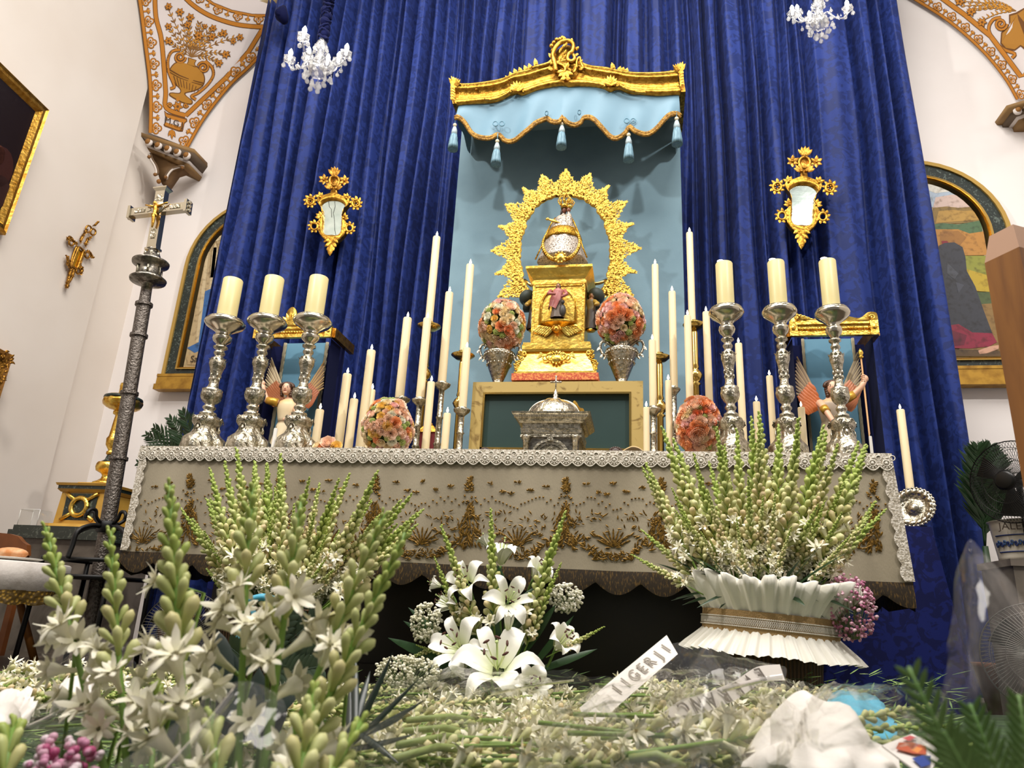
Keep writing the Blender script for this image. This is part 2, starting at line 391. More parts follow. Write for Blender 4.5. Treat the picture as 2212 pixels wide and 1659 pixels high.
pt.ol(catmull([zz(*p) for p in ((180,-40),(190,150),(235,330),(258,560),(275,800),(282,945),(450,1010))],5),4,ORG,ORD)
pt.ol([zz(*p) for p in ((450,1010),(560,905),(800,680),(1000,450),(1110,270),(1160,235))],4,ORG,ORD)
# vase
body=catmull([zz(*p) for p in ((470,560),(380,545),(320,600),(310,670),(350,720),(400,770),(410,800),(390,820),(325,815),(320,835),(420,890),(490,905),(500,880),(450,840),(440,810),(520,790),(590,750),(610,690),(590,630),(540,585))],3,True)
pt.poly([(x,y) for x,y in catmull([zz(*p) for p in ((465,565),(375,538),(312,595),(302,675),(345,728),(395,775),(402,800),(385,812),(315,808),(310,840),(420,900),(498,915),(510,880),(460,840),(452,815),(528,797),(600,755),(620,690),(597,622),(545,575))],3,True)],ORD,1)
pt.poly(body,lin('#b07a26'),2)
pt.poly([zz(*p) for p in ((470,500),(545,525),(530,555),(540,590),(455,565),(470,535))],ORD,2); pt.poly([zz(*p) for p in ((476,508),(538,528),(523,555),(532,582),(463,560),(477,535))],lin('#b07a26'),3)
pt.line([zz(*p) for p in ((315,610),(400,660),(500,700),(605,725))],1.0,ORD,4); pt.line([zz(*p) for p in ((312,630),(400,680),(500,718),(600,742))],.7,ORD,4)
for k in range(9): pt.line([zz(345+k*28,662+k*13),zz(372+k*22,745+k*8)],.8,ORD,4)
for sg,cx,cy in ((1,400,500),(-1,605,590)):
    pt.spiral(*zz(cx,cy),13,2,PI*(.0 if sg>0 else 1.1),1.8*(1 if sg<0 else 1),1.6,ORG,2)
pt.ol(catmull([zz(*p) for p in ((400,435),(330,450),(295,520),(300,620),(340,720),(350,760),(315,775)) ],4),2.2,ORG,ORD,2)
pt.ol(catmull([zz(*p) for p in ((620,530),(680,590),(690,660),(640,740),(560,810),(500,840),(540,870)) ],4),2.2,ORG,ORD,2)
for pth in (((330,450),(295,520),(300,620)),((680,570),(690,660),(640,740))):
    for k in range(12):
        x,y=polyl(pth,k/11); pt.blob(*zz(x-10 if pth[0][0]<500 else x+12,y),1.5,1.5,ORD,3,n=6)
# bouquet of the vase
for (tx,ty) in ((290,60),(400,110),(480,150),(470,220),(300,230),(570,310),(610,230),(690,245),(780,290),(930,320),(830,480),(740,550),(310,360),(690,320),(570,200)):
    sx,sy=500,500; pts=[]
    for k in range(9):
        f=k/8; x=sx+(tx-sx)*f; y=sy+(ty-sy)*f-30*math.sin(PI*f)*(1 if tx>sx else -.3); pts.append(zz(x,y))
    pt.line(pts,.75,BRN,1)
    for k in range(2,9):
        f=k/8.5; x=sx+(tx-sx)*f; y=sy+(ty-sy)*f-30*math.sin(PI*f)*(1 if tx>sx else -.3); l=math.hypot(tx-sx,ty-sy); dx,dy=(tx-sx)/l,(ty-sy)/l
        for sg in (-1,1):
            px,py=zz(x,y); pt.petal(px,py,(dx*.8-dy*sg*.6)*10,(dy*.8+dx*sg*.6)*10,1.9,ORD,1); pt.petal(px,py,(dx*.8-dy*sg*.6)*9,(dy*.8+dx*sg*.6)*9,1.3,ORL if k%2 else BRN,2)
for (x,y,r) in ((300,55,8),(400,105,9),(490,150,9),(465,215,8),(300,230,8),(300,355,9),(565,310,10),(690,245,8),(780,290,9),(680,320,9),(925,325,8),(865,360,7),(800,475,9),(740,550,9),(620,230,6)): pt.flower(*zz(x,y),r,4)
# cartouche
pt.flower(*zz(380,930),11,2); pt.petal(*zz(380,890),0,-12,4,ORG,3)
for sg in (-1,1): pt.spiral(*zz(380+sg*70,920),5,1,0 if sg>0 else PI,1.2,1.3,ORG,2)
pt.poly([zz(*p) for p in ((262,965),(285,985),(460,1035),(465,1060),(440,1080),(425,1150),(390,1150),(265,1105),(255,1090),(275,1060))],ORD,1)
pt.poly([zz(*p) for p in ((268,978),(288,1000),(452,1046),(455,1058),(432,1076),(418,1140),(388,1138),(273,1096),(265,1086),(283,1060))],ORG,2)
pt.poly([zz(*p) for p in ((288,1030),(412,1072),(405,1112),(280,1068))],WHT,3)
for (dx,dy,w) in ((-35,60,0),(30,70,0),(0,90,0)): pt.petal(*zz(330,1130),dx/4,dy/4,4,ORD,2); pt.petal(*zz(330,1132),dx/4.3,dy/4.3,3.2,ORG,3)
pt.build('painted_vase_and_border',pend)
def text_mesh(name,body,size,M4,m,parent,ext=.0008,font=None):
    cu=bpy.data.curves.new(name,'FONT'); cu.body=body; cu.size=size; cu.extrude=ext; cu.align_x='CENTER'; cu.align_y='CENTER'
    o=bpy.data.objects.new(name,cu); COL.objects.link(o); dg=bpy.context.evaluated_depsgraph_get(); me=bpy.data.meshes.new_from_object(o.evaluated_get(dg))
    bpy.data.objects.remove(o); me.materials.clear(); me.materials.append(m)
    off=wloc(parent) if parent is not None else Vector()
    me.transform(Matrix.Translation(-off)@M4)
    ob=bpy.data.objects.new(name,me); return link(ob,parent)
def frame3(o,xd,yd):
    x=Vector(xd).normalized(); y=Vector(yd); y=(y-x*y.dot(x)).normalized(); z=x.cross(y)
    return Matrix(((x.x,y.x,z.x,o[0]),(x.y,y.y,z.y,o[1]),(x.z,y.z,z.z,o[2]),(0,0,0,1)))
M['ink']=mat('dark_ink','#3a2c20',.8)
a,b=pl.P(*zz(295,1052),.02),pl.P(*zz(400,1088),.02); c=pl.P(*zz(350,1040),.02); d=pl.P(*zz(342,1100),.02)
text_mesh('lettering','M.G.J',.085,frame3((a+b)/2,b-a,c-d),M['ink'],pend)
# corbel under the left pendentive
def corbel(name,P,Y,parentloc):
    root=thing(name,parentloc,None,None); struct(root)
    return root
cb=thing('trim_corbel_left',at(350,390,YW-.1),None,None); struct(cb)
def cpt(x,y,d=0): # point of the corbel, on the diagonal between the two walls
    u=(x-305)/115.; Y=(YW-.34)*(1-u)+(YW-.10)*u; return at(x,y,Y-d)
M['stucco']=mat('painted_stucco',rough=.75,vcol=True)
mb=MB(); mb.col=lin('#7a5b34')
top=[(306,290),(420,328)]
def bandc(y0,y1,inset0,inset1,proj0,proj1,col,n=8):
    mb.col=col
    r0=[];r1=[];r2=[];r3=[]
    for k in range(n+1):
        u=k/n
        for (yy,ins,pr,r) in ((y0,inset0,proj0,r0),(y1,inset1,proj1,r1)):
            x=305+ins+(115-2*ins)*u; yb=yy+36*u; r.append(cpt(x,yb,pr))
    mb.grid([r0,r1])
    mb.prism([r0[0],r1[0],r1[-1],r0[-1]],(0,.22,0))
bandc(286,295,0,0,.20,.20,lin('#86663a')); bandc(295,312,0,12,.20,.12,lin('#5b4a38')); bandc(312,318,10,12,.13,.12,lin('#cfc4bc')); bandc(318,328,12,18,.12,.08,lin('#84643a'))
for k in range(5):
    u=(k+.5)/5; x=305+6+(103)*u; y=305+36*u; p=cpt(x,y,.18); mb.col=lin('#d5cbc3'); mb.ell(p,.042,.024,.040); mb.col=lin('#8a5c22'); mb.ell(p+Vector((0,-.014,.004)),.029,.022,.030)
mb.build('egg_and_dart_moulding',M['stucco'],cb)
mb=MB()
for col,pts in ((lin('#6b4d2a'),((323,330),(404,352),(392,362),(372,368),(358,388),(350,398),(344,385),(338,362),(328,345))),):
    mb.col=col; mb.prism([cpt(x,y,.07) for x,y in pts],(0,.12,0))
for sg,pts in ((1,((322,333),(326,345),(334,358),(338,372),(334,378))),(-1,((398,360),(388,360),(372,366),(362,378),(360,386)))):
    mb.col=lin('#cfc4ba'); mb.tube([cpt(x,y,.1) for x,y in catmull(pts,4)],.012,6); mb.col=lin('#5c452c'); mb.tube([cpt(x+4*sg,y,.105) for x,y in catmull(pts,4)],.010,6)
for (x,y) in ((322,339),(394,362),(335,377),(358,383)):
    mb.col=lin('#7d5426'); mb.ell(cpt(x,y,.11),.018,.016,.018)
mb.col=lin('#8a5a22'); mb.ell(cpt(343,392,.08),.022,.02,.024)
mb.build('scroll_bracket',M['stucco'],cb)
# cornice ring over the pendentive
rg=thing('trim_dome_ring',pl.P(500,20),None,None); struct(rg)
mb=MB(); mb.tube([at(x,y,YW-.12) for x,y in catmull([(425,-50),(452,-6),(490,10),(530,18),(585,8),(640,-10)],6)],[.05]*31,8)
mb.build('moulding',mat('ring_stucco','#8c7850',.7,c2='#a8946c',cscale=8),rg)
# right pendentive
Lc2=[(2196,216),(2168,168),(2120,110),(2052,50),(1975,0),(1880,-55)]; Rc2=[(2290,190),(2320,130),(2345,60),(2360,-10),(2375,-80),(2385,-150)]
pr=Pend(Lc2,Rc2,lambda x,y:YW-.02,lambda x,y:YW-.45)
pend2=thing('trim_pendentive_right',pr.P(2230,200),None,None); struct(pend2)
mb=MB(); mb.col=WHT; rows=[]
for i in range(31):
    a,b=pr.row(i/30); rows.append([pr.P(a[0]+(b[0]-a[0])*j/12,a[1]+(b[1]-a[1])*j/12) for j in range(13)])
mb.grid(rows); mb.build('plaster_field',M['paint'],pend2)
pt=Paint(pr.P)
def z2(x,y): return (x/6.381+1960,y/6.381)
pt.ol([(x+2,y-1.5) for x,y in pr.L],2.6,ORG,ORD)
pt.border([(x+4,y-3) for x,y in pr.L],1,18.5,6,.85)
pt.ol([z2(*p) for p in ((430,-60),(800,210),(1150,500),(1560,1050),(1640,1010))],4.5,ORG,ORD)
pt.poly([z2(*p) for p in ((1640,90),(1500,170),(1400,200),(1400,340),(1290,450),(1280,600),(1350,680),(1480,700),(1560,640),(1700,760),(1640,800),(1750,900),(1900,700),(1900,100))],ORD,1)
pt.poly([z2(*p) for p in ((1640,110),(1520,190),(1420,220),(1420,350),(1310,460),(1300,590),(1360,660),(1480,680),(1560,620),(1700,700),(1900,650),(1900,120))],lin('#a97426'),2)
pt.spiral(*z2(1290,330),14,2,0,1.8,2.,ORG,3); pt.ol(catmull([z2(*p) for p in ((1290,240),(1180,270),(1120,400),(1200,560),(1330,680),(1480,740),(1440,800)) ],4),2.6,ORG,ORD,2)
for (tx,ty) in ((870,160),(1020,300),(720,20),(960,120),(800,80),(1100,30)):
    sx,sy=1500,150
    pts=[z2(sx+(tx-sx)*k/8,sy+(ty-sy)*k/8-40*math.sin(PI*k/8)) for k in range(9)]; pt.line(pts,.8,BRN,1)
    for k in range(1,9):
        x,y=pts[k]
        for sg in (-1,1): pt.petal(x,y,-9,sg*5-2,1.8,ORD,1); pt.petal(x,y,-8,sg*4.4-2,1.2,ORL,2)
for (x,y) in ((880,160),(1030,305),(720,20)): pt.flower(*z2(x,y),10,4)
pt.build('painted_vase_and_border',pend2)
cb2=thing('trim_corbel_right',at(2195,250,YW-.1),None,None); struct(cb2)
mb=MB()
for (y0,y1,x0,col,pr_) in ((222,229,2174,'#86663a',.2),(229,243,2180,'#5b4a38',.15),(243,248,2192,'#cfc4bc',.13),(248,262,2198,'#84643a',.1)):
    mb.col=lin(col); mb.prism([at(x0,y0+6,YW-pr_),at(2300,y0-32,YW-pr_-.2),at(2300,y1-32,YW-pr_-.2),at(x0+5,y1+6,YW-pr_)],(0,.3,0))
for k in range(3):
    p=at(2198+k*24,240-k*7,YW-.2-k*.05); mb.col=lin('#d5cbc3'); mb.ell(p,.034,.02,.034); mb.col=lin('#8a5c22'); mb.ell(p+Vector((0,-.012,.004)),.022,.02,.024)
mb.build('egg_and_dart_moulding',M['stucco'],cb2)
# ------------------------------------------------------------------ blue curtain
def X_at(px,py): return at(px,py,YC).x
x0=X_at(493,450); x1=X_at(2035,600)
gaps=[X_at(p,q) for p,q in ((545,250),(596,250),(632,250),(664,250),(700,250),(733,250),(768,250),(792,250),(828,250),(846,250),(872,250),(905,250),(932,250),(958,250),(985,100),(1010,100),(1040,100),(1066,100),(1100,100),(1128,100),(1188,60),(1245,60),(1330,60),(1346,60),(1392,60),(1440,100),(1478,100),(1503,300),(1530,300),(1566,300),(1622,300),(1650,300),(1700,300),(1726,300),(1752,300),(1858,250),(1908,250),(1936,250))]
gaps=[x0-.02]+[g for g in gaps if x0+.05<g<x1-.05]+[x1+.02]
amps=[.05+.05*min(1,(gaps[i+1]-gaps[i])/.2)+.03*rnd.random() for i in range(len(gaps)-1)]
gw=[rnd.choice((.0,.006,.012,.02,.028))*min(1,(gaps[i+1]-gaps[i])/.16) for i in range(len(gaps)-1)]
bias=[rnd.uniform(-.3,.3) for _ in amps]
zb,zt=.02,at(1106,-60,YC).z
NX,NZ=760,26; rows=[]
for iz in range(NZ+1):
    z=zb+(zt-zb)*iz/NZ; r=[]; f=iz/NZ
    gz=[g+(.05*noise.noise(Vector((g*3,z*.55,2)))+.035*noise.noise(Vector((g*9,z*.9,5))) if 0<k<len(gaps)-1 else 0) for k,g in enumerate(gaps)]
    gz=[gaps[k]+ (0 if k in (0,len(gaps)-1) else .045*noise.noise(Vector((gaps[k]*3,z*.5,2)))) for k in range(len(gaps))]
    k=0
    for ix in range(NX+1):
        x=x0+(x1-x0)*ix/NX
        while k<len(gaps)-2 and x>gz[k+1]: k+=1
        t=(x-gz[k])/(gz[k+1]-gz[k]+1e-6); t=max(0,min(1,t)); s=2*t-1
        wg=(gz[k+1]-gz[k]); e=min(t,1-t)*wg; h=max(0,min(1,(e-gw[k])/.045)); h=h*h*(3-2*h)*.8+.2*(1-s*s); y=YC+.09-(amps[k]+.10)*h*(.85+.2*math.sin(z*.8+k))+.012*math.sin(x*38+z*.7+math.sin(z*1.3+k)*1.2)
        if f>.9: y+=.012*math.sin(x*95)*(f-.9)*10
        r.append((x,y,z))
    rows.append(r)
mb=MB(); mb.grid(rows,flip=True); cur=mb.build('curtain',M['damask']); tag(cur,'tall royal blue damask curtain hanging in folds behind the altar','curtain')
# dark blue side returns
mb=MB(); mb.grid([[(x0+.0,YC-.02,zb+(zt-zb)*k/20),(x0-.05+.01*math.sin(k),YC+.15,zb+(zt-zb)*k/20),(x0-.02,YC+.34,zb+(zt-zb)*k/20)] for k in range(21)])
mb.build('side_return',M['damask'],cur)
# rolled tie at the top of the curtain
p=at(610,45,YC-.16); mb=MB(); mb.tube([p+Vector((-.01,0,.16)),p+Vector((0,-.03,.08)),p+Vector((.02,-.05,0)),p+Vector((.05,-.02,-.05))],[.025,.05,.062,.03],10)
mb.tube([p+Vector((0,-.06,.02)),p+Vector((.012,-.105,-.005))],[.045,.03],10)
mb.build('tied_back_swag',M['velvet'],cur)
# ------------------------------------------------------------------ pale blue backdrop
a=at(990,290,YB); b=at(1468,290,YB); zlo=.9; ztop=at(1225,215,YB).z
bx0=(a.x+at(978,640,YB).x)/2; bx1=b.x
mb=MB(); mb.box((bx0,YB-.02,zlo),(bx1,YB+.02,ztop)); o=mb.build('backdrop_panel',M['paleblue'],None,False); tag(o,'pale grey-blue velvet panel behind the gilded statue','panel')
# ================================================================== ALTAR
def zpx(x,y,Y): return at(x,y,Y).z
def lathe_px(mb,prof,base,top,Y,n=20,mod=None,X=None):
    """prof (radius px, y px) bottom to top; axis pixels base/top"""
    s=mpp((base[0]+top[0])/2,(base[1]+top[1])/2,Y); X=X if X is not None else (at(*base,Y).x+at(*top,Y).x)/2
    pr=[]
    for r,y in prof:
        t=(base[1]-y)/(base[1]-top[1]+1e-9); x=base[0]+(top[0]-base[0])*t; pr.append((r*s,zpx(x,y,Y)))
    mb.lathe(pr,(X,Y),n,mod); return X,pr
XT0=at(318,975,YT).x; XT1=at(1908,988,YT).x; TD=.9
HEM=(zpx(300,1195,YT)+zpx(1100,1222,YT)+zpx(1930,1268,YT))/3
alt=thing('altar',((XT0+XT1)/2,YT+TD/2,0),'long altar table with dark stone block under its cloth','altar')
mb=MB(); mb.box((XT0+.01,YT+.01,ZT-.07),(XT1-.01,YT+TD,ZT-.012)); mb.build('table_top',mat('dark_stone','#1a1410',.35,c2='#2b2018',cscale=3,cramp=(.4,.7)),alt,False)
mb=MB(); mb.box((XT0+.28,YT+.28,.0),(XT1-.3,YT+TD-.1,ZT-.07)); mb.build('support_block',MATS['dark_stone'],alt,False)
mb=MB(); mb.box((XT0+.2,YT+.22,.0),(XT1-.22,YT+TD-.05,.12)); mb.build('plinth',MATS['dark_stone'],alt,False)
# cloth
cl=thing('altar_cloth',((XT0+XT1)/2,YT,ZT),'beige net altar cloth with gold embroidery and white lace edging','cloth')
M['net']=mat('beige_net_over_satin','#9c917a',.5,c2='#877c66',cscale=3,cramp=(.35,.65),sheen=.3,bump=('noise',260,.12),stretch=(1,1,.35))
M['lace']=mat('white_lace','#d2cabd',.8,c2='#9d9381',cscale=120,cramp=(.45,.55),bump=('noise',150,.5))
M['lacehi']=mat('lace_thread','#dad3c6',.8)
M['goldthread']=mat('gold_thread','#8f6c2c',.4,.6,c2='#4b3817',cscale=120,cramp=(.4,.65))
M['fringe']=mat('dark_gold_fringe','#2e2417',.55,.3,c2='#6e5428',cscale=220,cramp=(.52,.7),stretch=(1,1,.25))
def dr(x,z): # drape surface depth
    f=(ZT-z)/(ZT-HEM); return YT-.012-.03*f-.010*f*math.sin(x*11)-.006*f*math.sin(x*27+1)
mb=MB(); rows=[]
for i in range(13):
    z=ZT+.004-(ZT-HEM)*i/12; r=[]
    for k in range(161):
        f=i/12; xa=XT0-.015+.03*f; xb=XT1+.02+.02*f; x=xa+(xb-xa)*k/160; r.append((x,dr(x,z),z))
    rows.append(r)
mb.grid(rows); 
top=[(XT0-.015,YT-.012,ZT+.004),(XT1+.02,YT-.012,ZT+.004),(XT1+.02,YT+TD,ZT+.004),(XT0-.015,YT+TD,ZT+.004)]
mb.add(top,[(0,1,2,3)])
for sx,xx,fl in ((-1,XT0-.015,.03),(1,XT1+.02,.02)):
    mb.grid([[(xx+fl*f+sx*.02*math.sin(k*1.1)*f,YT-.012+(TD)*k/14-.03*f*(k==0),ZT+.004-(ZT-HEM)*f) for k in range(15)] for f in (0,.25,.5,.75,1)])
mb.build('drape',M['net'],cl)
# scalloped dark fringe
mb=MB(); n=30; A=[];B=[];Cc=[]
for k in range(n*8+1):
    t=k/(n*8); x=XT0+.015+(XT1-XT0+.025)*t; y=dr(x,HEM)
    sc=abs(math.sin(PI*t*n*.62)); A.append((x,y,HEM+.004)); B.append((x,y-.006,HEM-.03-.02*sc)); Cc.append((x,y-.004,HEM-.04-.045*sc))
mb.grid([A,B,Cc]); mb.build('fringe',M['fringe'],cl)
for xx,nm in ((XT0+.015,'a'),(XT1+.04,'b')):
    mb=MB(); mb.grid([[(xx+.02*math.sin(k),YT-.04+TD*k/14,HEM+.004-j*.035-(.03*abs(math.sin(k*1.3)) if j else 0)) for k in range(15)] for j in (0,1,2)]); mb.build('fringe',M['fringe'],cl)
# lace edging
per=mpp(1100,985,YT)*24.6; n=int((XT1-XT0+.05)/per); LB=(ZT-zpx(1100,1003,YT)); per=(XT1-XT0+.05)/n
A=[];B=[];C2=[]
for k in range(n*8+1):
    x=XT0-.025+per*k/8; sc=abs(math.sin(PI*k/8)); A.append((x,YT-.018,ZT+.008)); B.append((x,YT-.024,ZT-LB*.6)); C2.append((x,YT-.022,ZT-LB*.85-LB*.32*sc))
mb=MB(); mb.grid([A,B,C2]); mb.add([(XT0-.03,YT-.018,ZT+.008),(XT1+.03,YT-.018,ZT+.008),(XT1+.03,YT+.12,ZT+.008),(XT0-.03,YT+.12,ZT+.008)],[(0,1,2,3)])
lace=mb.build('lace_edging',M['lace'],cl)
mb=MB()
def ringp(c,r,w,n=9): mb.tube([c+Vector((r*math.cos(2*PI*k/n),0,r*math.sin(2*PI*k/n))) for k in range(n+1)],w,4,False)
for k in range(n):
    x=XT0-.025+per*(k+.5); 
    ringp(Vector((x,YT-.026,ZT-LB*.62)),per*.26,.0022); mb.ell((x,YT-.027,ZT-LB*.62),per*.13,.003,per*.13,6,4)
    ringp(Vector((x+per*.5,YT-.022,ZT-LB*.22)),per*.2,.002); mb.ell((x+per*.1,YT-.022,ZT-LB*.2),per*.12,.003,per*.09,6,4)
    mb.tube([(x-per*.5+per*j/8,YT-.025,ZT-LB*.85-LB*.32*math.sin(PI*j/8)) for j in range(9)],.0026,4,False)
    for j in range(5): a=PI*(j+.5)/5; mb.ell((x-per*.36*math.cos(a),YT-.026,ZT-LB*.68-LB*.3*math.sin(a)),.0035,.003,.0035,5,3)
o=mb.build('lace_relief',M['lacehi'],lace); tag(o,kind='stuff')
# side lace at both ends of the cloth
for sx,xs in ((-1,XT0-.02),(1,XT1+.025)):
    mb=MB(); A=[];B=[];nn=64
    for k in range(nn+1):
        f=k/nn; z=ZT+.008-(ZT-HEM)*f; fl=(.03 if sx<0 else .02)*f; sc=abs(math.sin(PI*f*nn/8))
        A.append((xs+fl,dr(xs,z)-.006,z)); B.append((xs+fl-sx*(.035+.012*sc),dr(xs,z)-.010,z))
    mb.grid([A,B]); mb.build('lace_edging',M['lace'],cl)
# gold embroidery
mb=MB(); er=random.Random(3); ms=mpp(1100,1090,YT)
def E(x,y): # embroidery point from pixel
    p=at(x,y,YT-.02); return Vector((p.x,dr(p.x,p.z)-.004,p.z))
def spr(x,y,a,l,w):
    p=E(x,y)
    if not XT0+.05<p.x<XT1-.05 or p.z<HEM+.005: return
    l*=1.3; w*=1.05; q=p+Vector((math.cos(a)*l*ms,0,math.sin(a)*l*ms)); mb.leaf(p,q,w*ms,(0,-1,0),.003,er.uniform(0,.004),3)
def tree(x,y):
    for r in range(6):
        for k in range(6 + (2 if r in (2,3,4) else 0)):
            spr(x+er.uniform(-1,1)*(2+r*1.6),y+r*5,er.uniform(.2,PI-.2),7,2.2)
    for k in range(12): p=E(x+er.uniform(-14,14),y+28+er.uniform(0,22)); mb.ell(p,.0045,.003,.0045,6,3)
    for k in range(100):
        yy=y+58+er.random()**.8*95; hw=9+19*math.sin(min(1,(yy-y-62)/60)*PI/2); xx=x+er.uniform(-1,1)*hw
        spr(xx,yy,PI/2+(x-xx)/hw*-1.0+er.uniform(-.6,.6),er.uniform(8,15),2.0)
    for sg in (-1,1):
        for k in range(30): spr(x+sg*(14+er.uniform(-4,6)+k*1.8),y+118+k*1.5+er.uniform(-6,14),er.uniform(0,PI),er.uniform(7,12),2.)
def spray(x,y):
    for k in range(9):
        a=PI/2+(k-4)*.30; 
        for j in range(3): spr(x+math.cos(a)*j*11,y+60-math.sin(a)*j*11,a+er.uniform(-.1,.1),13,1.7)
    for sg in (-1,1):
        for k in range(10):
            f=k/9; spr(x+sg*(6+f*46),y+62-26*math.sin(f*PI*.8),(.3 if sg>0 else PI-.3)+er.uniform(-.5,.5),9,1.6)
        for k in range(9): a=k*.7; spr(x+sg*44+math.cos(a)*6,y+70+math.sin(a)*6,a+1.5,6,1.6)
    for k in range(34): spr(x+er.uniform(-40,40),y+74+er.uniform(0,18),er.uniform(0,PI),8,1.5)
for i,x in enumerate((412,608,812,1016,1222,1428,1650,1888)):
    yy=1022+ (x-412)*.0095; tree(x,yy+8)
    spray(x+103,yy+92); spray(x-96 if i==0 else x+103,yy+92)
    for dx,dy in ((45,16),(-42,22),(70,34),(103,14),(-75,30),(88,38)):
        for k in range(7): a=er.uniform(0,2*PI); spr(x+dx+math.cos(a)*2,yy+dy+math.sin(a)*3,a,6,1.8)
    for k in range(26):
        t=k/26*206-103
        if x+t>1925: continue
        yd=58+8*math.cos(t/103*PI*2)+er.choice((-5,4)); mb.ell(E(x+t,yy+yd),.0045,.003,.0045,6,3)
    for k in range(60):
        spr(x+er.uniform(-95,95),yy+84+er.uniform(-6,40),er.uniform(0,PI),er.uniform(5,9),1.6)
o=mb.build('gold_embroidery',M['goldthread'],cl,True); tag(o,kind='stuff')
# ------------------------------------------------------------------ candles
def candle(top,bot,hw,Y,label,group=None,lit=True,m='wax',zb=None,cat='candle',fh=11,flat=False):
    s=mpp(*top,Y); X=(at(*top,Y).x+at(*bot,Y).x)/2; zt=zpx(*top,Y); z0=zpx(*bot,Y) if zb is None else zb
    dx=(at(*top,Y).x-at(*bot,Y).x)*.5*0
    t=thing('taper_candle' if hw<12 else 'pillar_candle',(X,Y,z0),label,cat,group); r=hw*s
    mb=MB(); mb.lathe([(r*1.02,z0),(r,z0+.01),(r*.98,zt-.006),(r*.9,zt-.001),(r*.55,zt-.003),(.001,zt-.004)],(X,Y),16); mb.build('wax',M[m],t,True,50)
    mb=MB(); mb.tube([(X,Y,zt-.006),(X+.001,Y,zt+.008)],.0014,5); w=mb.build('wick',M['wick'],t)
    if lit:
        f=fh*s; mb=MB(); lx=-.004 if not flat else -.012
        mb.lathe([(.0008,zt+.004),(f*.2,zt+.004+f*.22),(f*.24,zt+.004+f*.42),(f*.14,zt+.004+f*.75),(.0006,zt+.004+f*1.1)],(X+(-r*.6 if flat else 0),Y-(.01 if flat else 0)),8); mb.build('flame',M['flame'],w if False else t)
    return t,X,z0
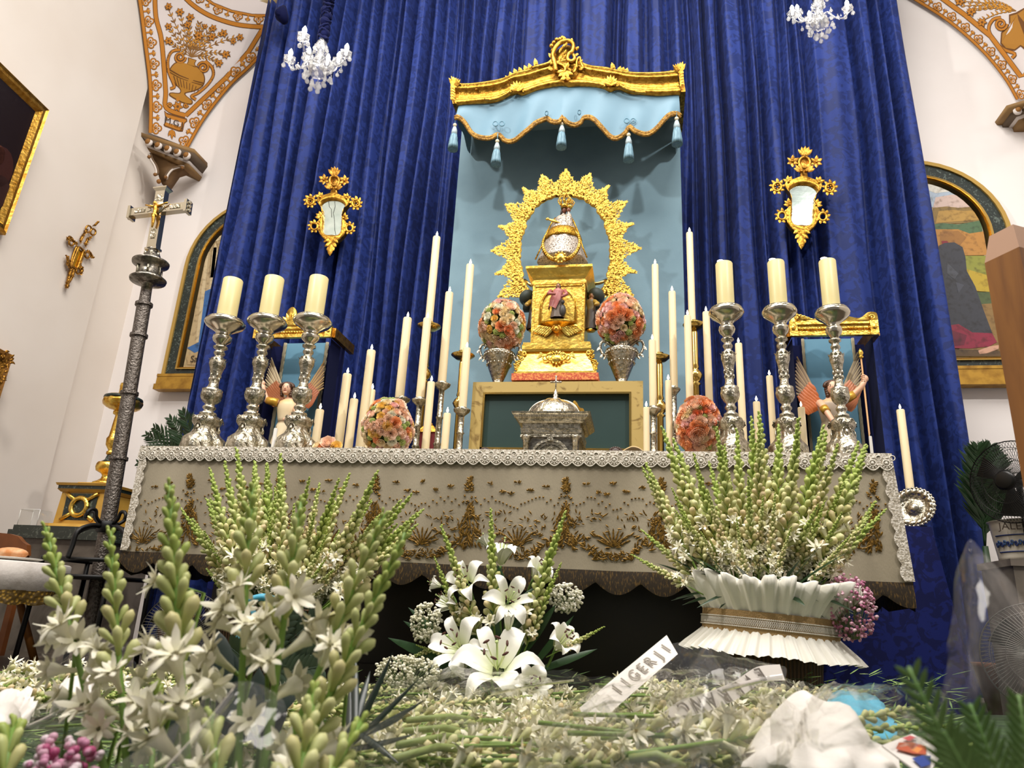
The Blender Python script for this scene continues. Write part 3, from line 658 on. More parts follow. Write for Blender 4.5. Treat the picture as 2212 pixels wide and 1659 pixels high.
# six chased silver altar candlesticks
SP=[(42,976),(43,970),(41,958),(40,950),(34,944),(27,938),(21,926),(20,922),(24,918),(28,912),(27,906),(24,901),(16,897),(16,892),(10,889),(9,886),(12.5,882),(12.5,879),(9,875),(9.5,872),(15,868),(19,862),(20,854),(19,846),(19.5,842),(12,839),(9.5,833),(9,822),(10.5,808),(13,796),(16,788),(16,781),(13.5,774),(8,770),(8,767),(11,763),(11,760),(8,756),(9,753),(14,750),(14,747),(9,744),(11,740),(17,735),(19,729),(18,723),(13,719),(18,713),(26,708),(37,701),(41,695),(40,691),(36,688),(35,685),(30,684)]
def silver_stick(base,top,lab,grp):
    """base/top: axis pixels at stick foot (y of 976) and top (y of 684)"""
    Y=YT+.13; s=mpp(*base,Y); X=(at(*base,Y).x+at(*top,Y).x)/2; z0=ZT+.006; z1=zpx(*top,Y)
    t=thing('altar_candlestick',(X,Y,z0),lab,'candlestick',grp)
    conv=lambda P:[(r*s,z0+(976-y)/(976-684.)*(z1-z0)) for r,y in P]
    ib=[i for i,p in enumerate(SP) if p[1]==897][0]
    def tri(u,z):
        f=max(0,min(1,(z0+ (976-905)/292.*(z1-z0)-z)/.06)); return 1+ (.13*math.cos(3*(2*PI*u)+PI*.5*3) +.05*math.cos(9*2*PI*u))*f
    mb=MB(); mb.lathe(conv(SP[:ib+1]),(X,Y),36,tri); b=mb.build('foot',M['silver'],t)
    i2=[i for i,p in enumerate(SP) if p[1]==739 or p[1]==740][0]
    mb=MB(); mb.lathe(conv(SP[ib:i2]),(X,Y),24,lambda u,z:1+.035*math.cos(8*2*PI*u)); mb.build('stem',M['silver'],t)
    mb=MB(); mb.lathe(conv(SP[i2-1:]),(X,Y),28); d=mb.build('drip_dish',M['silverpl'],t)
    mb=MB(); zr=conv([(36,689)])[0]; mb.lathe([(zr[0]*1.0,zr[1]-.006),(zr[0]*1.06,zr[1]),(zr[0]*.99,zr[1]+.008)],(X,Y),28); mb.build('rim_band',M['silver'],d)
    mb=MB() # scrolls of the foot, medallion and shells
    for a in (-PI/2-.42,-PI/2+.42,PI/6-.3,PI/6+.3,5*PI/6-.3,5*PI/6+.3):
        for (rr,yy,sz) in ((39,966,8),(27,907,5)):
            c=Vector((X+rr*s*math.cos(a),Y+rr*s*math.sin(a),z0+(976-yy)/292.*(z1-z0))); tx=Vector((-math.sin(a),math.cos(a),0)); sg=1 if math.cos(a+PI/2)*math.sin(.42)>0 else -1
            mb.tube([c+tx*(sz*s*(1-k/16)*math.cos(k*.62))+Vector((0,0,sz*s*(1-k/16)*math.sin(k*.62)))+Vector((math.cos(a),math.sin(a),0))*.004 for k in range(16)],[.0042*(1-k/26) for k in range(16)],5)
    for a in (-PI/2,PI/6,5*PI/6):
        dv=Vector((math.cos(a),math.sin(a),0)); c=Vector((X,Y,z0))+dv*(25*s)+Vector((0,0,(976-928)/292.*(z1-z0)))
        mb.ell(c,.010,.010,.018,8,5)
        tx=Vector((-math.sin(a),math.cos(a),0)); mb.tube([c+tx*(.017*math.cos(k*PI/6))+Vector((0,0,.026*math.sin(k*PI/6))) for k in range(13)],.0034,5,False)
        c2=Vector((X,Y,z0))+dv*(30*s)+Vector((0,0,(976-906)/292.*(z1-z0)))
        for j in range(5): mb.leaf(c2,c2+tx*((j-2)*.009)+Vector((0,0,-.022+abs(j-2)*.004))+dv*.004,.006,dv,.004,0,3)
    mb.build('scrollwork',M['silver'],b)['kind']='stuff'
    mb=MB()
    for k in range(10): # acanthus on the shaft
        a=2*PI*k/10; dv=Vector((math.cos(a),math.sin(a),0)); zc=z0+(976-780)/292.*(z1-z0)
        mb.leaf(Vector((X,Y,zc-.02))+dv*(.012),Vector((X,Y,zc+.012))+dv*(17*s),.010,dv,.005,.004,4)
        zc=z0+(976-856)/292.*(z1-z0); mb.leaf(Vector((X,Y,zc-.022))+dv*(17*s),Vector((X,Y,zc+.02))+dv*(19*s),.010,dv,.006,.002,4)
        zc=z0+(976-820)/292.*(z1-z0); mb.ell(Vector((X,Y,zc+ (k%2)*.02))+dv*(9.6*s),.006,.006,.012,6,4)
    mb.build('acanthus_leaves',M['silver'],t)['kind']='stuff'
    return X,Y,z1
sticks=[((436,972),(487,690),(505,605)),((532,972),(578,688),(592,601)),((632,971),(680,686),(697,600)),((1588,965),(1563,665),(1556,570)),((1712,970),(1676,664),(1662,567)),((1822,976),(1801,667),(1793,564))]
posn=['outermost','middle','innermost','innermost','middle','outermost']
for i,(b,tp,ct) in enumerate(sticks):
    side='beside the arched painting with beige architecture' if i<3 else 'above the large ruffled flower basket'
    grp='altar candlesticks'
    X,Y,z1=silver_stick(b,tp,f'chased silver baroque candlestick, {posn[i]} of the three {side}',grp)
    X2=X; s=mpp(*tp,Y); zt=zpx(*ct,Y)
    t=thing('pillar_candle',(X,Y,z1),('unlit' if i<3 else 'lit')+f' thick yellowish pillar candle, {posn[i]} of the three '+('beside the beige arched painting' if i<3 else 'above the ruffled basket'),'candle','thick pillar candles')
    r=19*s; mb=MB(); mb.lathe([(r,z1-.003),(r,zt-.004),(r*.95,zt),(r*.7,zt-.004),(.001,zt-.006)],(X,Y),24); mb.build('wax',M['waxy'],t,True,50)
    mb=MB(); mb.tube([(X-.3*r,Y-.3*r,zt-.006),(X-.3*r,Y-.3*r,zt+.006)],.0015,5); mb.build('wick',M['wick'],t)
    if i>=3:
        mb=MB(); mb.ell((X-.4*r,Y-.3*r,zt+.008),.016,.007,.007,10,6); mb.build('flame',M['flame'],t)
# tapers standing on the altar
Yl=YT+.5
tap=[((798,757),(782,968),9.0,YT+.45,'tall'),((752,808),(728,972),9,YT+.4,'medium'),((767,862),(750,972),8.5,YT+.33,'short'),((693,885),(678,970),8.5,YT+.3,'short'),((803,842),(795,930),7,YT+.62,'short'),((932,825),(918,975),8,YT+.38,'medium'),((966,893),(960,975),8,YT+.33,'short'),
     ((1443,822),(1447,975),7,YT+.38,'medium'),((1397,880),(1396,975),7,YT+.33,'short'),((1594,742),(1608,960),8,YT+.5,'tall'),((1662,812),(1672,965),7.5,YT+.5,'medium'),((1635,868),(1638,955),8,YT+.33,'short'),((1732,880),(1735,955),8,YT+.35,'short'),((1484,682),(1494,960),8,YT+.42,'very tall'),((1524,674),(1537,960),8,YT+.5,'very tall')]
near=['between the rose mound and the angel with the raised staff','in front of the angel with the blue cloth backing','before the rose mound end','beside the loose peach rose on the lace','just behind the yellow and peach rose mound','between two slender silver candlesticks by the green panel','at the edge of the green panel frame',
      'beside the green panel and the orange rose mound','against the marbled frame of the green panel','between the silver candlesticks by the tuberose basket','between the two inner thick silver candlesticks','short one peeping over the tuberoses by the silver foot','beside the half hidden angel','rising behind the orange rose mound','rising close to the innermost lit pillar candle']
for (t0,b0,hw,Y,sz),nr in zip(tap,near):
    candle(t0,b0,hw,Y,f'{sz} lit ivory taper candle {nr}','ivory taper candles',zb=ZT+.006)
# slender silver candlesticks with tapers
def slim(dish,foot,r,top,hw,Y,lab,cl_):
    s=mpp(*dish,Y); X=(at(*dish,Y).x+at(*foot,Y).x)/2; zd=zpx(*dish,Y); z0=ZT+.006
    t=thing('slender_candlestick',(X,Y,z0),lab,'candlestick','slender silver candlesticks')
    mb=MB(); mb.lathe([(.06,z0),(.06,z0+.012),(.03,z0+.03),(.017,z0+.06)],(X,Y),18); mb.build('foot',M['silver'],t)
    mb=MB(); h=zd-z0; mb.lathe([(.016,z0+.05),(.017,z0+h*.3),(.022,z0+h*.32),(.016,z0+h*.34),(.015,z0+h*.6),(.021,z0+h*.62),(.015,z0+h*.64),(.015,zd-.03)],(X,Y),14); mb.build('stem',M['silver'],t)
    mb=MB(); mb.lathe([(.014,zd-.03),(r*s*.5,zd-.022),(r*s*.9,zd-.006),(r*s,zd+.004),(r*s*.95,zd+.006),(r*s*.5,zd),(hw*s*1.1,zd+.002),(hw*s*1.15,zd+.016),(hw*s*1.0,zd+.016)],(X,Y),24,lambda u,z:1+.03*math.cos(14*2*PI*u)); mb.build('drip_dish',M['silver'],t)
    candle(top,dish,hw,Y,cl_,'tapers on slender silver candlesticks',zb=zd+.005)
slim((955,832),(943,975),18,(970,632),8.5,YT+.52,'slender silver candlestick standing between two tall brass ones','long ivory taper on the slender silver stick at the backdrop edge')
slim((866,864),(860,975),17,(877,687),9,YT+.55,'slender silver candlestick half hidden by the rose mound','ivory taper rising over the rose mound of yellow roses')
slim((906,866),(898,975),17,(924,688),8.5,YT+.42,'slender silver candlestick right beside the yellow rose mound','ivory taper standing before the tallest brass candlestick by the mound')
slim((999,887),(990,975),18,(1008,752),8.5,YT+.45,'slender silver candlestick against the marbled frame, rose mound side','ivory taper before a brass stick, close to the silver urn')
slim((1459,842),(1453,975),15,(1449,630),8,YT+.52,'slender silver candlestick close to the orange rose mound','long ivory taper near the orange rose mound')
slim((1412,885),(1412,975),17,(1408,735),8,YT+.45,'slender silver candlestick before the marbled frame, orange mound side','ivory taper before a brass stick, close to the second urn')
# tall brass candlesticks behind the altar
def brass(dish,knob,low,r,top,hw,lab,cl_):
    Y=YT+1.07; s=mpp(*dish,Y); X=(at(*dish,Y).x+at(*low,Y).x)/2; zd=zpx(*dish,Y); zk=zpx(*knob,Y)
    t=thing('brass_candlestick',(X,Y,0),lab,'candlestick','tall brass candlesticks')
    mb=MB(); mb.lathe([(.065,0),(.065,.03),(.05,.06),(.035,.12),(.025,.2)],(X,Y),20); mb.build('foot',M['brass'],t)
    mb=MB(); mb.lathe([(.02,.18),(.018,zk-.06),(.03,zk-.05),(.016,zk-.04),(.03,zk-.025),(.042,zk),(.03,zk+.025),(.015,zk+.04),(.022,zk+.05),(.018,zk+.07),(.019,zd-.05),(.012,zd-.02)],(X,Y),16); mb.build('stem',M['brass'],t)
    mb=MB(); mb.lathe([(.014,zd-.03),(r*s*.6,zd-.02),(r*s,zd+.003),(r*s*.98,zd+.006),(r*s*.5,zd-.008),(hw*s*1.15,zd-.006),(hw*s*1.2,zd+.03),(hw*s,zd+.03)],(X,Y),24); mb.build('drip_dish',M['brass'],t)
    candle(top,dish,hw,Y,cl_,'tapers on tall brass candlesticks',zb=zd+.008)
brass((925,706),(918,808),(905,960),25,(944,512),8,'tall brass candlestick against the blue curtain, rose mound side','tallest ivory taper on brass stick before the blue curtain folds')
brass((1000,769),(993,872),(985,970),25,(1017,572),8.5,'tall brass candlestick before the pale blue panel, silver urn side','ivory taper on brass stick before the pale panel, first urn side')
brass((1497,703),(1508,812),(1508,900),25,(1488,503),7.5,'tall brass candlestick against the blue curtain, pillar candle side','tallest ivory taper on brass stick beside the lit pillar candles')
brass((1422,773),(1426,880),(1430,960),24,(1411,572),7.5,'tall brass candlestick before the pale blue panel, second urn side','ivory taper on brass stick before the pale panel, second urn side')
# thin white candles
candle((598,925),(587,972),4,YT+.06,'thin white candle beside the angel with the staff','thin white candles',False,'waxw',ZT+.008)
candle((563,928),(560,972),3,YT+.3,'thin small white candle between silver candlestick feet','thin white candles',False,'waxw',ZT+.006)
candle((1880,942),(1884,985),3.5,YT+.3,'thin white candle at the altar end past the silver foot','thin white candles',False,'waxw',ZT+.006)
# ------------------------------------------------------------------ silver tabernacle
Y=YT+.40; xc=at(1190,930,Y).x; s=mpp(1190,930,Y); Zp=lambda y:zpx(1190,y,Y)
tb=thing('tabernacle',(xc,Y+.12,ZT),'embossed silver tabernacle with dome, cross and small columns','tabernacle')
hw=lambda px:px*s
def slab(mb,w,d,y0,y1,w2=None,d2=None): mb.frustum((xc,Y+hw(w)*.62),hw(w),hw(d),Zp(y0),hw(w2 or w),hw(d2 or d),Zp(y1))
D=62; yc=Y+hw(62)
mb=MB()
def sl(w,y0,w2,y1): mb.frustum((xc,yc),hw(w),hw(w)*.95,Zp(y0),hw(w2),hw(w2)*.95,Zp(y1))
mb.frustum((xc,yc),hw(60),hw(57),ZT+.008,hw(60),hw(57),Zp(943))
mb.build('body',M['silverdk'],tb,False)
mb=MB()
for w,y0,w2,y1 in ((66,944,66,938),(62,938,62,935),(65,935,67,925),(62,925,63,914),(68,914,70,911),(71,911,73,906),(75,906,84,897),(84,897,85,893)): sl(w,y0,w2,y1)
mb.build('cornice',M['silver'],tb,False)
mb=MB()
for k in range(44):
    x=xc-hw(80)+hw(160)*(k+.5)/44; mb.box((x-.0022,yc-hw(80),Zp(905)),(x+.0022,yc-hw(70),Zp(900)))
mb.build('dentils',M['silverpl'],tb,False)
mb=MB(); pr=[]
for k in range(13): a=PI/2*k/12; pr.append((hw(60)*math.cos(a)+.0005,Zp(893)+.012+(Zp(847)-Zp(893)-.012)*math.sin(a)))
mb.lathe([(hw(64),Zp(893)),(hw(64),Zp(890))]+pr,(xc,yc),40); dm=mb.build('dome',M['silver'],tb)
mb=MB()
for k in range(8):
    a=2*PI*k/8+PI/8; mb.tube([(xc+r*1.01*math.cos(a),yc+r*1.01*math.sin(a),z) for r,z in pr],.006,5)
mb.build('ribs',M['silverpl'],dm)
mb=MB(); mb.lathe([(hw(9),Zp(848)),(hw(9),Zp(844)),(hw(5),Zp(840)),(hw(6.5),Zp(836)),(hw(4),Zp(833)),(hw(5),Zp(829)),(hw(2.5),Zp(826)),(hw(1.6),Zp(820))],(xc,yc),14); mb.build('finial',M['silverpl'],tb)
mb=MB(); zc=Zp(806); mb.box((xc-.0035,yc-.004,Zp(826)),(xc+.0035,yc+.004,Zp(794))); mb.box((xc-hw(11),yc-.004,zc-.004),(xc+hw(11),yc+.004,zc+.004))
for (dx,dz) in ((-hw(11),0),(hw(11),0),(0,Zp(794)-zc)): mb.ell((xc+dx,yc,zc+dz),.006,.005,.006,6,4)
mb.build('cross',M['silverpl'],tb)
yf=yc-hw(60)*.95
for sg in (-1,1):
    X=xc+sg*hw(53); mb=MB(); mb.lathe([(hw(7.5),ZT+.01),(hw(7.5),ZT+.02),(hw(6),ZT+.025),(hw(6),Zp(957)),(hw(7),Zp(956)),(hw(6.5),Zp(954)),(hw(8),Zp(950)),(hw(10),Zp(944)),(hw(10),Zp(942))],(X,yf-.012),16,lambda u,z:1+.05*math.cos(8*2*PI*u)); mb.build('column',M['silver'],tb)
mb=MB()
for (r0,r1,dp) in ((42,36,.02),(36,30,.012)):
    O=[];I=[]
    for k in range(25):
        a=PI*k/24; O.append((xc+hw(r0)*math.cos(a),yf-dp,Zp(990)+hw(r0)*math.sin(a)*1.0)); I.append((xc+hw(r1)*math.cos(a),yf-dp,Zp(990)+hw(r1)*math.sin(a)))
    n=25; vs=O+I; mb.add(vs+[(p[0],p[1]+.03,p[2]) for p in vs],[(k,k+1,n+k+1,n+k) for k in range(24)]+[(k+1,k,2*n+k,2*n+k+1) for k in range(24)])
mb.box((xc-hw(6),yf-.03,Zp(953)),(xc+hw(6),yf,Zp(945)))
mb.build('arch',M['silver'],tb,False)
mb=MB(); mb.prism([(xc+hw(30)*math.cos(PI*k/16),yf-.006,Zp(990)+hw(30)*math.sin(PI*k/16)) for k in range(17)],(0,.01,0)); mb.build('door',M['silver'],tb,False)
# scrolled gold bracket peeping out behind the dome
mb=MB(); Y2=yc+hw(60); mb.prism([at(x,y,Y2) for x,y in catmull([(1238,868),(1245,868),(1252,880),(1261,884),(1260,905),(1236,905)],3,True)],(0,.02,0)); mb.build('rear_crest',M['gold'],tb,False)
# ------------------------------------------------------------------ green panel stand (retable)
Y=YS; P=lambda x,y:at(x,y,Y)
xs0,xs1=P(1022,826).x,P(1389,822).x; zs=(P(1022,826).z+P(1388,822).z)/2
st=thing('retable',((xs0+xs1)/2,Y+.3,0),'retable stand with dark green panel in a cream marbled frame','stand')
fw_=P(1044,850).x-xs0; zin=P(1200,847).z; zin0=P(1200,972).z
M['cm']=M['cmarble']
for nm,a,b in (('frame_top',(xs0,Y,zin),(xs1,Y+.1,zs)),('frame_side',(xs0,Y,0),(xs0+fw_,Y+.1,zin)),('frame_side',(xs1-fw_,Y,0),(xs1,Y+.1,zin)),('frame_bottom',(xs0+fw_,Y,zin0-.12),(xs1-fw_,Y+.1,zin0))):
    mb=MB(); mb.box(a,b); mb.build(nm,M['cmarble'],st,False)
mb=MB(); 
for a,b in (((xs0+fw_,Y-.004,zin-.012),(xs1-fw_,Y+.03,zin)),((xs0+fw_,Y-.004,zin0),(xs0+fw_+.012,Y+.03,zin-.012)),((xs1-fw_-.012,Y-.004,zin0),(xs1-fw_,Y+.03,zin-.012)),((xs0+fw_,Y-.004,zin0),(xs1-fw_,Y+.03,zin0+.012))): mb.box(a,b)
mb.build('gilt_fillet',M['brass'],st,False)
mb=MB(); mb.box((xs0+fw_,Y+.03,zin0),(xs1-fw_,Y+.06,zin)); mb.build('green_panel',M['greenp'],st,False)
mb=MB(); mb.box((xs0,Y+.1,0),(xs1,Y+.55,zs)); mb.build('carcass',M['cmarble'],st,False)

# small red and gold casket behind the tapers, and a filigree bowl
Yk=YT+.72; a=at(906,975,Yk); b=at(946,938,Yk); t=thing('red_casket',((a.x+b.x)/2,Yk,ZT+.006),'small dark red casket with gilt lid behind the tapers','box')
mb=MB(); mb.box((a.x,Yk-.05,ZT+.006),(b.x,Yk+.05,b.z)); mb.build('body',mat('dark_red_velvet','#6e1418',.7),t,False)
mb=MB(); mb.frustum(((a.x+b.x)/2,Yk),(b.x-a.x)/2+.006,.056,b.z,(b.x-a.x)/2-.02,.03,b.z+.04); mb.ell(((a.x+b.x)/2,Yk,b.z+.052),.014,.014,.014,8,6); mb.build('gilt_lid',M['gold'],t,False)
Yk=YT+.12; p=at(778,964,Yk); t=thing('filigree_bowl',(p.x,Yk,ZT+.006),'small dark silver filigree bowl beside the yellow rose mound','bowl')
mb=MB(); mb.lathe([(.012,ZT+.009),(.016,ZT+.012),(.026,ZT+.026),(.032,ZT+.04),(.030,ZT+.04),(.022,ZT+.026)],(p.x,Yk),20,lambda u,z:1+.05*math.cos(10*2*PI*u)); mb.build('bowl_body',M['silverdk'],t)
# ================================================================== CENTRE: gilded shrine
Y=YS+.03; P=lambda x,y,d=0.:at(x,y,Y)+Vector((0,-d,0))
s=mpp(1205,700,Y); xg=(P(1203,690).x); Zg=lambda y:zpx(1203,y,Y)
g=lambda px:px*s
pd=thing('gilded_pedestal',(xg,Y+.25,zs),'embossed gold pedestal with arched niche and cherub bracket under the crowned statue','pedestal')
yc=Y+g(62)
zz0=zs+.002
def bx(mb,w,y0,w2,y1,d=None): mb.frustum((xg,yc),g(w),g(d or w*.8),max(Zg(y0),zz0),g(w2),g((d or w2*.8)),Zg(y1))
mb=MB(); bx(mb,91,824,91,809); mb.build('red_base',M['redbase'],pd,False)
mb=MB(); bx(mb,87,809,87,804); bx(mb,82,804,80,800); bx(mb,80,800,66,757); bx(mb,72,757,74,752); bx(mb,74,752,74,742); bx(mb,72,742,72,737); mb.build('plinth',M['sheetgold'],pd,False)
mb=MB(); bx(mb,58,737,58,607); mb.build('shaft',M['sheetgold'],pd,False)
mb=MB(); bx(mb,60,607,60,600); bx(mb,58,600,58,597); bx(mb,57,597,60,592); bx(mb,60,592,64,588); bx(mb,64,588,74,576); bx(mb,74,576,74,571); mb.build('cornice',M['sheetgold'],pd,False)
ztop_ped=Zg(571)
yf=yc-g(58)*.8
# niche with arch moulding
mb=MB(); A=[(xg-g(40),yf-.006,Zg(705))]+[(xg+g(40)*math.cos(PI-PI*k/18),yf-.006,Zg(655)+g(40)*math.sin(PI*k/18)) for k in range(19)]+[(xg+g(40),yf-.006,Zg(705))]
mb.tube(A,g(2.2),6); mb.tube([(p[0]*.92+xg*.08,p[1]-.002,p[2]-.0) for p in A],g(1.2),5); mb.build('niche_arch',M['brightgold'],pd)
mb=MB(); 
for sx in (-1,1): mb.box((xg+sx*g(54)-g(2),yf-.006,Zg(733)),(xg+sx*g(54)+g(2),yf+.01,Zg(608)))
mb.box((xg-g(54),yf-.006,Zg(612)),(xg+g(54),yf+.01,Zg(609))); mb.build('pilaster_mouldings',M['brightgold'],pd,False)
# half-round shelf with cherub and wings
mb=MB(); zz_=Zg(688)
prf=[(g(14),Zg(702)),(g(24),Zg(699)),(g(34),Zg(696)),(g(42),Zg(693)),(g(28),Zg(690)),(g(27),Zg(688)),(g(25),zz_)]
rows=[[(xg+r*math.cos(PI+PI*k/16),yf+r*.62*math.sin(PI+PI*k/16),z) for k in range(17)] for r,z in prf]; mb.grid(rows)
mb.add(rows[-1],[tuple(range(17))]); sh=mb.build('niche_shelf',M['brightgold'],pd)
mb=MB(); c=Vector((xg+g(-1),yf-.03,Zg(709))); mb.ell(c,g(8.5),g(8),g(9),12,8)
for k in range(16): a=PI*k/15; mb.ell(c+Vector((g(8.6)*math.cos(a),-.004,g(8.6)*math.sin(a)*1.0)),g(2.6),g(2.6),g(2.6),6,4)
mb.ell(c+Vector((0,-g(8),-g(1))),g(1.3),g(1.8),g(1.8),6,4)
for sg in(-1,1): mb.ell(c+Vector((sg*g(3.2),-g(7),g(1.2))),g(1.2),g(.9),g(.8),6,4); mb.ell(c+Vector((sg*g(4),-g(6),-g(3))),g(2.4),g(2),g(2.2),6,4)
mb.ell(c+Vector((0,-g(7.2),-g(4.5))),g(1.8),g(.9),g(.7),6,4)
mb.build('cherub_head',M['gold'],pd)
for sg in (-1,1):
    mb=MB()
    for r in range(3):
        for k in range(7):
            x0_=xg+sg*g(8+r*3+k*4.5); mb.leaf((x0_,yf-.022+r*.004,Zg(704+r*3-k*.5)),(x0_+sg*g(14),yf-.012,Zg(716+r*3.5-k*2.2)),g(4.2),(0,-1,0),.006,.0,4)
    mb.build('cherub_wing',M['brightgold'],pd)
# cartouche of the plinth
mb=MB(); yq=yc-g(73)*.8; c=Vector((xg+g(2),yq-.012,Zg(776)))
mb.ell(c,g(14),.016,g(10),14,8)
for sg in (-1,1):
    mb.tube([c+Vector((sg*g(12+10*math.sin(k*.45)),-.006,g(14-k*2.6))) for k in range(10)],[g(2.6)*(1-k/22) for k in range(10)],6)
    cc=c+Vector((sg*g(24),-.004,g(4))); mb.tube([cc+Vector((sg*g(9-k*.5)*math.cos(k*.5+2),0,g(9-k*.5)*math.sin(k*.5+2))) for k in range(15)],g(1.9),6)
    for k in range(5): mb.leaf(cc+Vector((sg*g(4),-.004,g(4))),cc+Vector((sg*g(12+k*2),-.012,g(10-k*4))),g(2.4),(0,-1,0),.005,0,3)
for k in range(7): a=PI*(k+.5)/7; mb.leaf(c+Vector((g(8)*math.cos(a),-.006,g(9))),c+Vector((g(20)*math.cos(a),-.010,g(9)+g(9)*math.sin(a))),g(3),(0,-1,0),.006,0,3)
for k in range(5): a=PI+PI*(k+.5)/5; mb.ell(c+Vector((g(11)*math.cos(a),-.006,g(12)*math.sin(a))),g(3.4),g(3),g(3.2),6,4)
mb.build('cartouche',M['brightgold'],pd)['kind']='stuff'
# volutes at the plinth corners
for sg in (-1,1):
    mb=MB()
    for k,(dx,y_,r) in enumerate(((70,762,7),(74,772,6),(78,784,9),(80,797,7),(75,790,5),(82,790,4.5),(73,764,4))):
        c=Vector((xg+sg*g(dx),yc-g(70)*.8,Zg(y_))); mb.tube([c+Vector((g(r)*(1-j/18)*math.cos(j*.6)*sg,-.004*j/10,g(r)*(1-j/18)*math.sin(j*.6))) for j in range(15)],g(2.2),6)
        mb.leaf(c,c+Vector((sg*g(9),-.02,g(6))),g(3),(0,-1,0),.006,0,3)
    mb.build('corner_volute',M['brightgold'],pd)['kind']='stuff'
# side brackets behind the cornice and small saints beside the shaft
M['darkwood']=mat('dark_green_bracket','#2e3a34',.6)  # brackets in one even dark green
for sg in (-1,1):
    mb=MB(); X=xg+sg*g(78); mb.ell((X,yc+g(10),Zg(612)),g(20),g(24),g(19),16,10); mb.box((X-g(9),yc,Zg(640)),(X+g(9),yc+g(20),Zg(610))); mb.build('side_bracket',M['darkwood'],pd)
def figure(root,foot,head,Y,cols,width=1.,pose=0,skirt=True,scale_head=1.,lean=0.,m='vrough'):
    """draped standing figure as one surface from foot to neck, with head and arms. cols: dict robe, mantle, skin, hair"""
    f=at(*foot,Y); h=at(*head,Y); X=(f.x+h.x)/2; z0=f.z; z1=h.z; Ht=z1-z0
    mb=MB(); mb.col=lin(cols['robe']); n=20; rows=[]
    prof=[(0,.17),(.05,.165),(.2,.14),(.38,.125),(.5,.118),(.58,.105),(.66,.12),(.75,.135),(.80,.125),(.835,.07),(.86,.04),(.9,.038)]
    for t,r in prof:
        rows.append([(X+lean*t*Ht+r*Ht*width*math.cos(2*PI*k/n)*(1+.08*math.cos(7*2*PI*k/n)*(1-t)),Y+r*.7*Ht*width*math.sin(2*PI*k/n)*(1+.08*math.cos(7*2*PI*k/n+1)*(1-t)),z0+t*Ht) for k in range(n)])
    cs=[]
    for i,(t,r) in enumerate(prof): cs+= [lin(cols['skin'] if t>.83 else (cols['mantle'] if .55<t<.83 and 'mantle' in cols else cols['robe']))]*n
    b=len(mb.v); mb.grid(rows,True); mb.c[b:]=cs
    body=mb.build('body',M[m],root)
    mb=MB(); c=Vector((X+lean*.93*Ht,Y,z0+.935*Ht)); r=.065*Ht*scale_head; mb.col=lin(cols['skin']); mb.ell(c,r*.78,r*.85,r*1.05,14,10)
    mb.ell(c+Vector((0,-r*.85,-r*.1)),r*.12,r*.2,r*.22,6,4); mb.col=lin('#6a3a30'); mb.ell(c+Vector((0,-r*.78,-r*.5)),r*.22,r*.1,r*.07,6,4)
    mb.col=lin('#20140e')
    for sg in (-1,1): mb.ell(c+Vector((sg*r*.32,-r*.74,r*.1)),r*.13,r*.1,r*.07,6,4)
    mb.build('head',M[m],root)
    mb=MB(); mb.col=lin(cols['hair']); mb.ell(c+Vector((0,r*.18,r*.2)),r*.95,r*.95,r*1.05,14,9)
    for sg in (-1,1): mb.ell(c+Vector((sg*r*.78,r*.05,-r*.5)),r*.32,r*.5,r*.95,8,6)
    mb.build('hair',M[m],root)
    return X,z0,Ht,Y
Yn=yf-.045
sn=thing('niche_statuette',(xg,Yn,Zg(688)),'small carved saint in rose mantle standing in the gold niche','statue')
X,z0,Ht,_=figure(sn,(1207,687),(1203,613),Yn,dict(robe='#5a4a3c',mantle='#a5605a',skin='#b07a5c',hair='#2c1a10'),1.1)
mb=MB(); mb.col=lin('#9a5550'); A=[]
rows=[]
for i in range(9):
    f=i/8; r_=Ht*(.10+.055*math.sin(min(1,f*1.6)*PI/2)+.02*f); row=[]
    for k in range(15):
        a=math.radians(150+190*k/14*(1-.35*f)); row.append((X+r_*1.12*math.cos(a)*(1+.05*math.cos(k*1.9))-.012*f,Yn+r_*.8*math.sin(a)*(1+.05*math.cos(k*1.9)),z0+Ht*(.83-.62*f+.10*math.sin(k/14*PI)*f)))
    rows.append(row)
mb.grid(rows)
mb.tube([(X-.045,Yn-.03,z0+.74*Ht),(X-.055,Yn-.05,z0+.62*Ht),(X-.01,Yn-.07,z0+.56*Ht)],[.012,.012,.008],8); mb.tube([(X+.045,Yn-.03,z0+.74*Ht),(X+.06,Yn-.045,z0+.6*Ht),(X+.03,Yn-.065,z0+.48*Ht)],[.012,.012,.008],8); mb.build('mantle',M['vrough'],sn)
mb=MB(); mb.col=lin('#3c3a36'); mb.ell((X+.035,Yn-.02,z0+.18*Ht),.022,.022,.18*Ht,10,6); mb.ell((X+.036,Yn-.03,z0+.40*Ht),.012,.012,.014,8,5); mb.build('small_lion',M['vrough'],sn)
for sg in (-1,1):
    fx=1153 if sg<0 else 1277
    Ys=yc-g(10); r_=thing('side_saint',at(fx,712,Ys),'tiny dark carved saint with gilded sleeve on the pedestal flank, '+('urn with paler roses side' if sg<0 else 'urn with pinker roses side'),'statue','pedestal flank saints')
    X,z0,Ht,_=figure(r_,(fx,712),(fx,634),Ys,dict(robe='#3b3128',mantle='#6a5a2e',skin='#a5764e',hair='#5a4020'),1.0,lean=0)
    mb=MB(); mb.col=lin('#a88a3a'); mb.tube([(X+sg*.02,Ys-.01,z0+.76*Ht),(X+sg*.045,Ys-.03,z0+.64*Ht),(X+sg*.03,Ys-.065,z0+.58*Ht)],[.016,.014,.009],7); mb.build('arm',M['vrough'],r_)
    mb=MB(); mb.ell((X,Ys,z0-.008),g(11),g(11),.010,12,5); mb.build('bracket',M['brightgold'],r_)
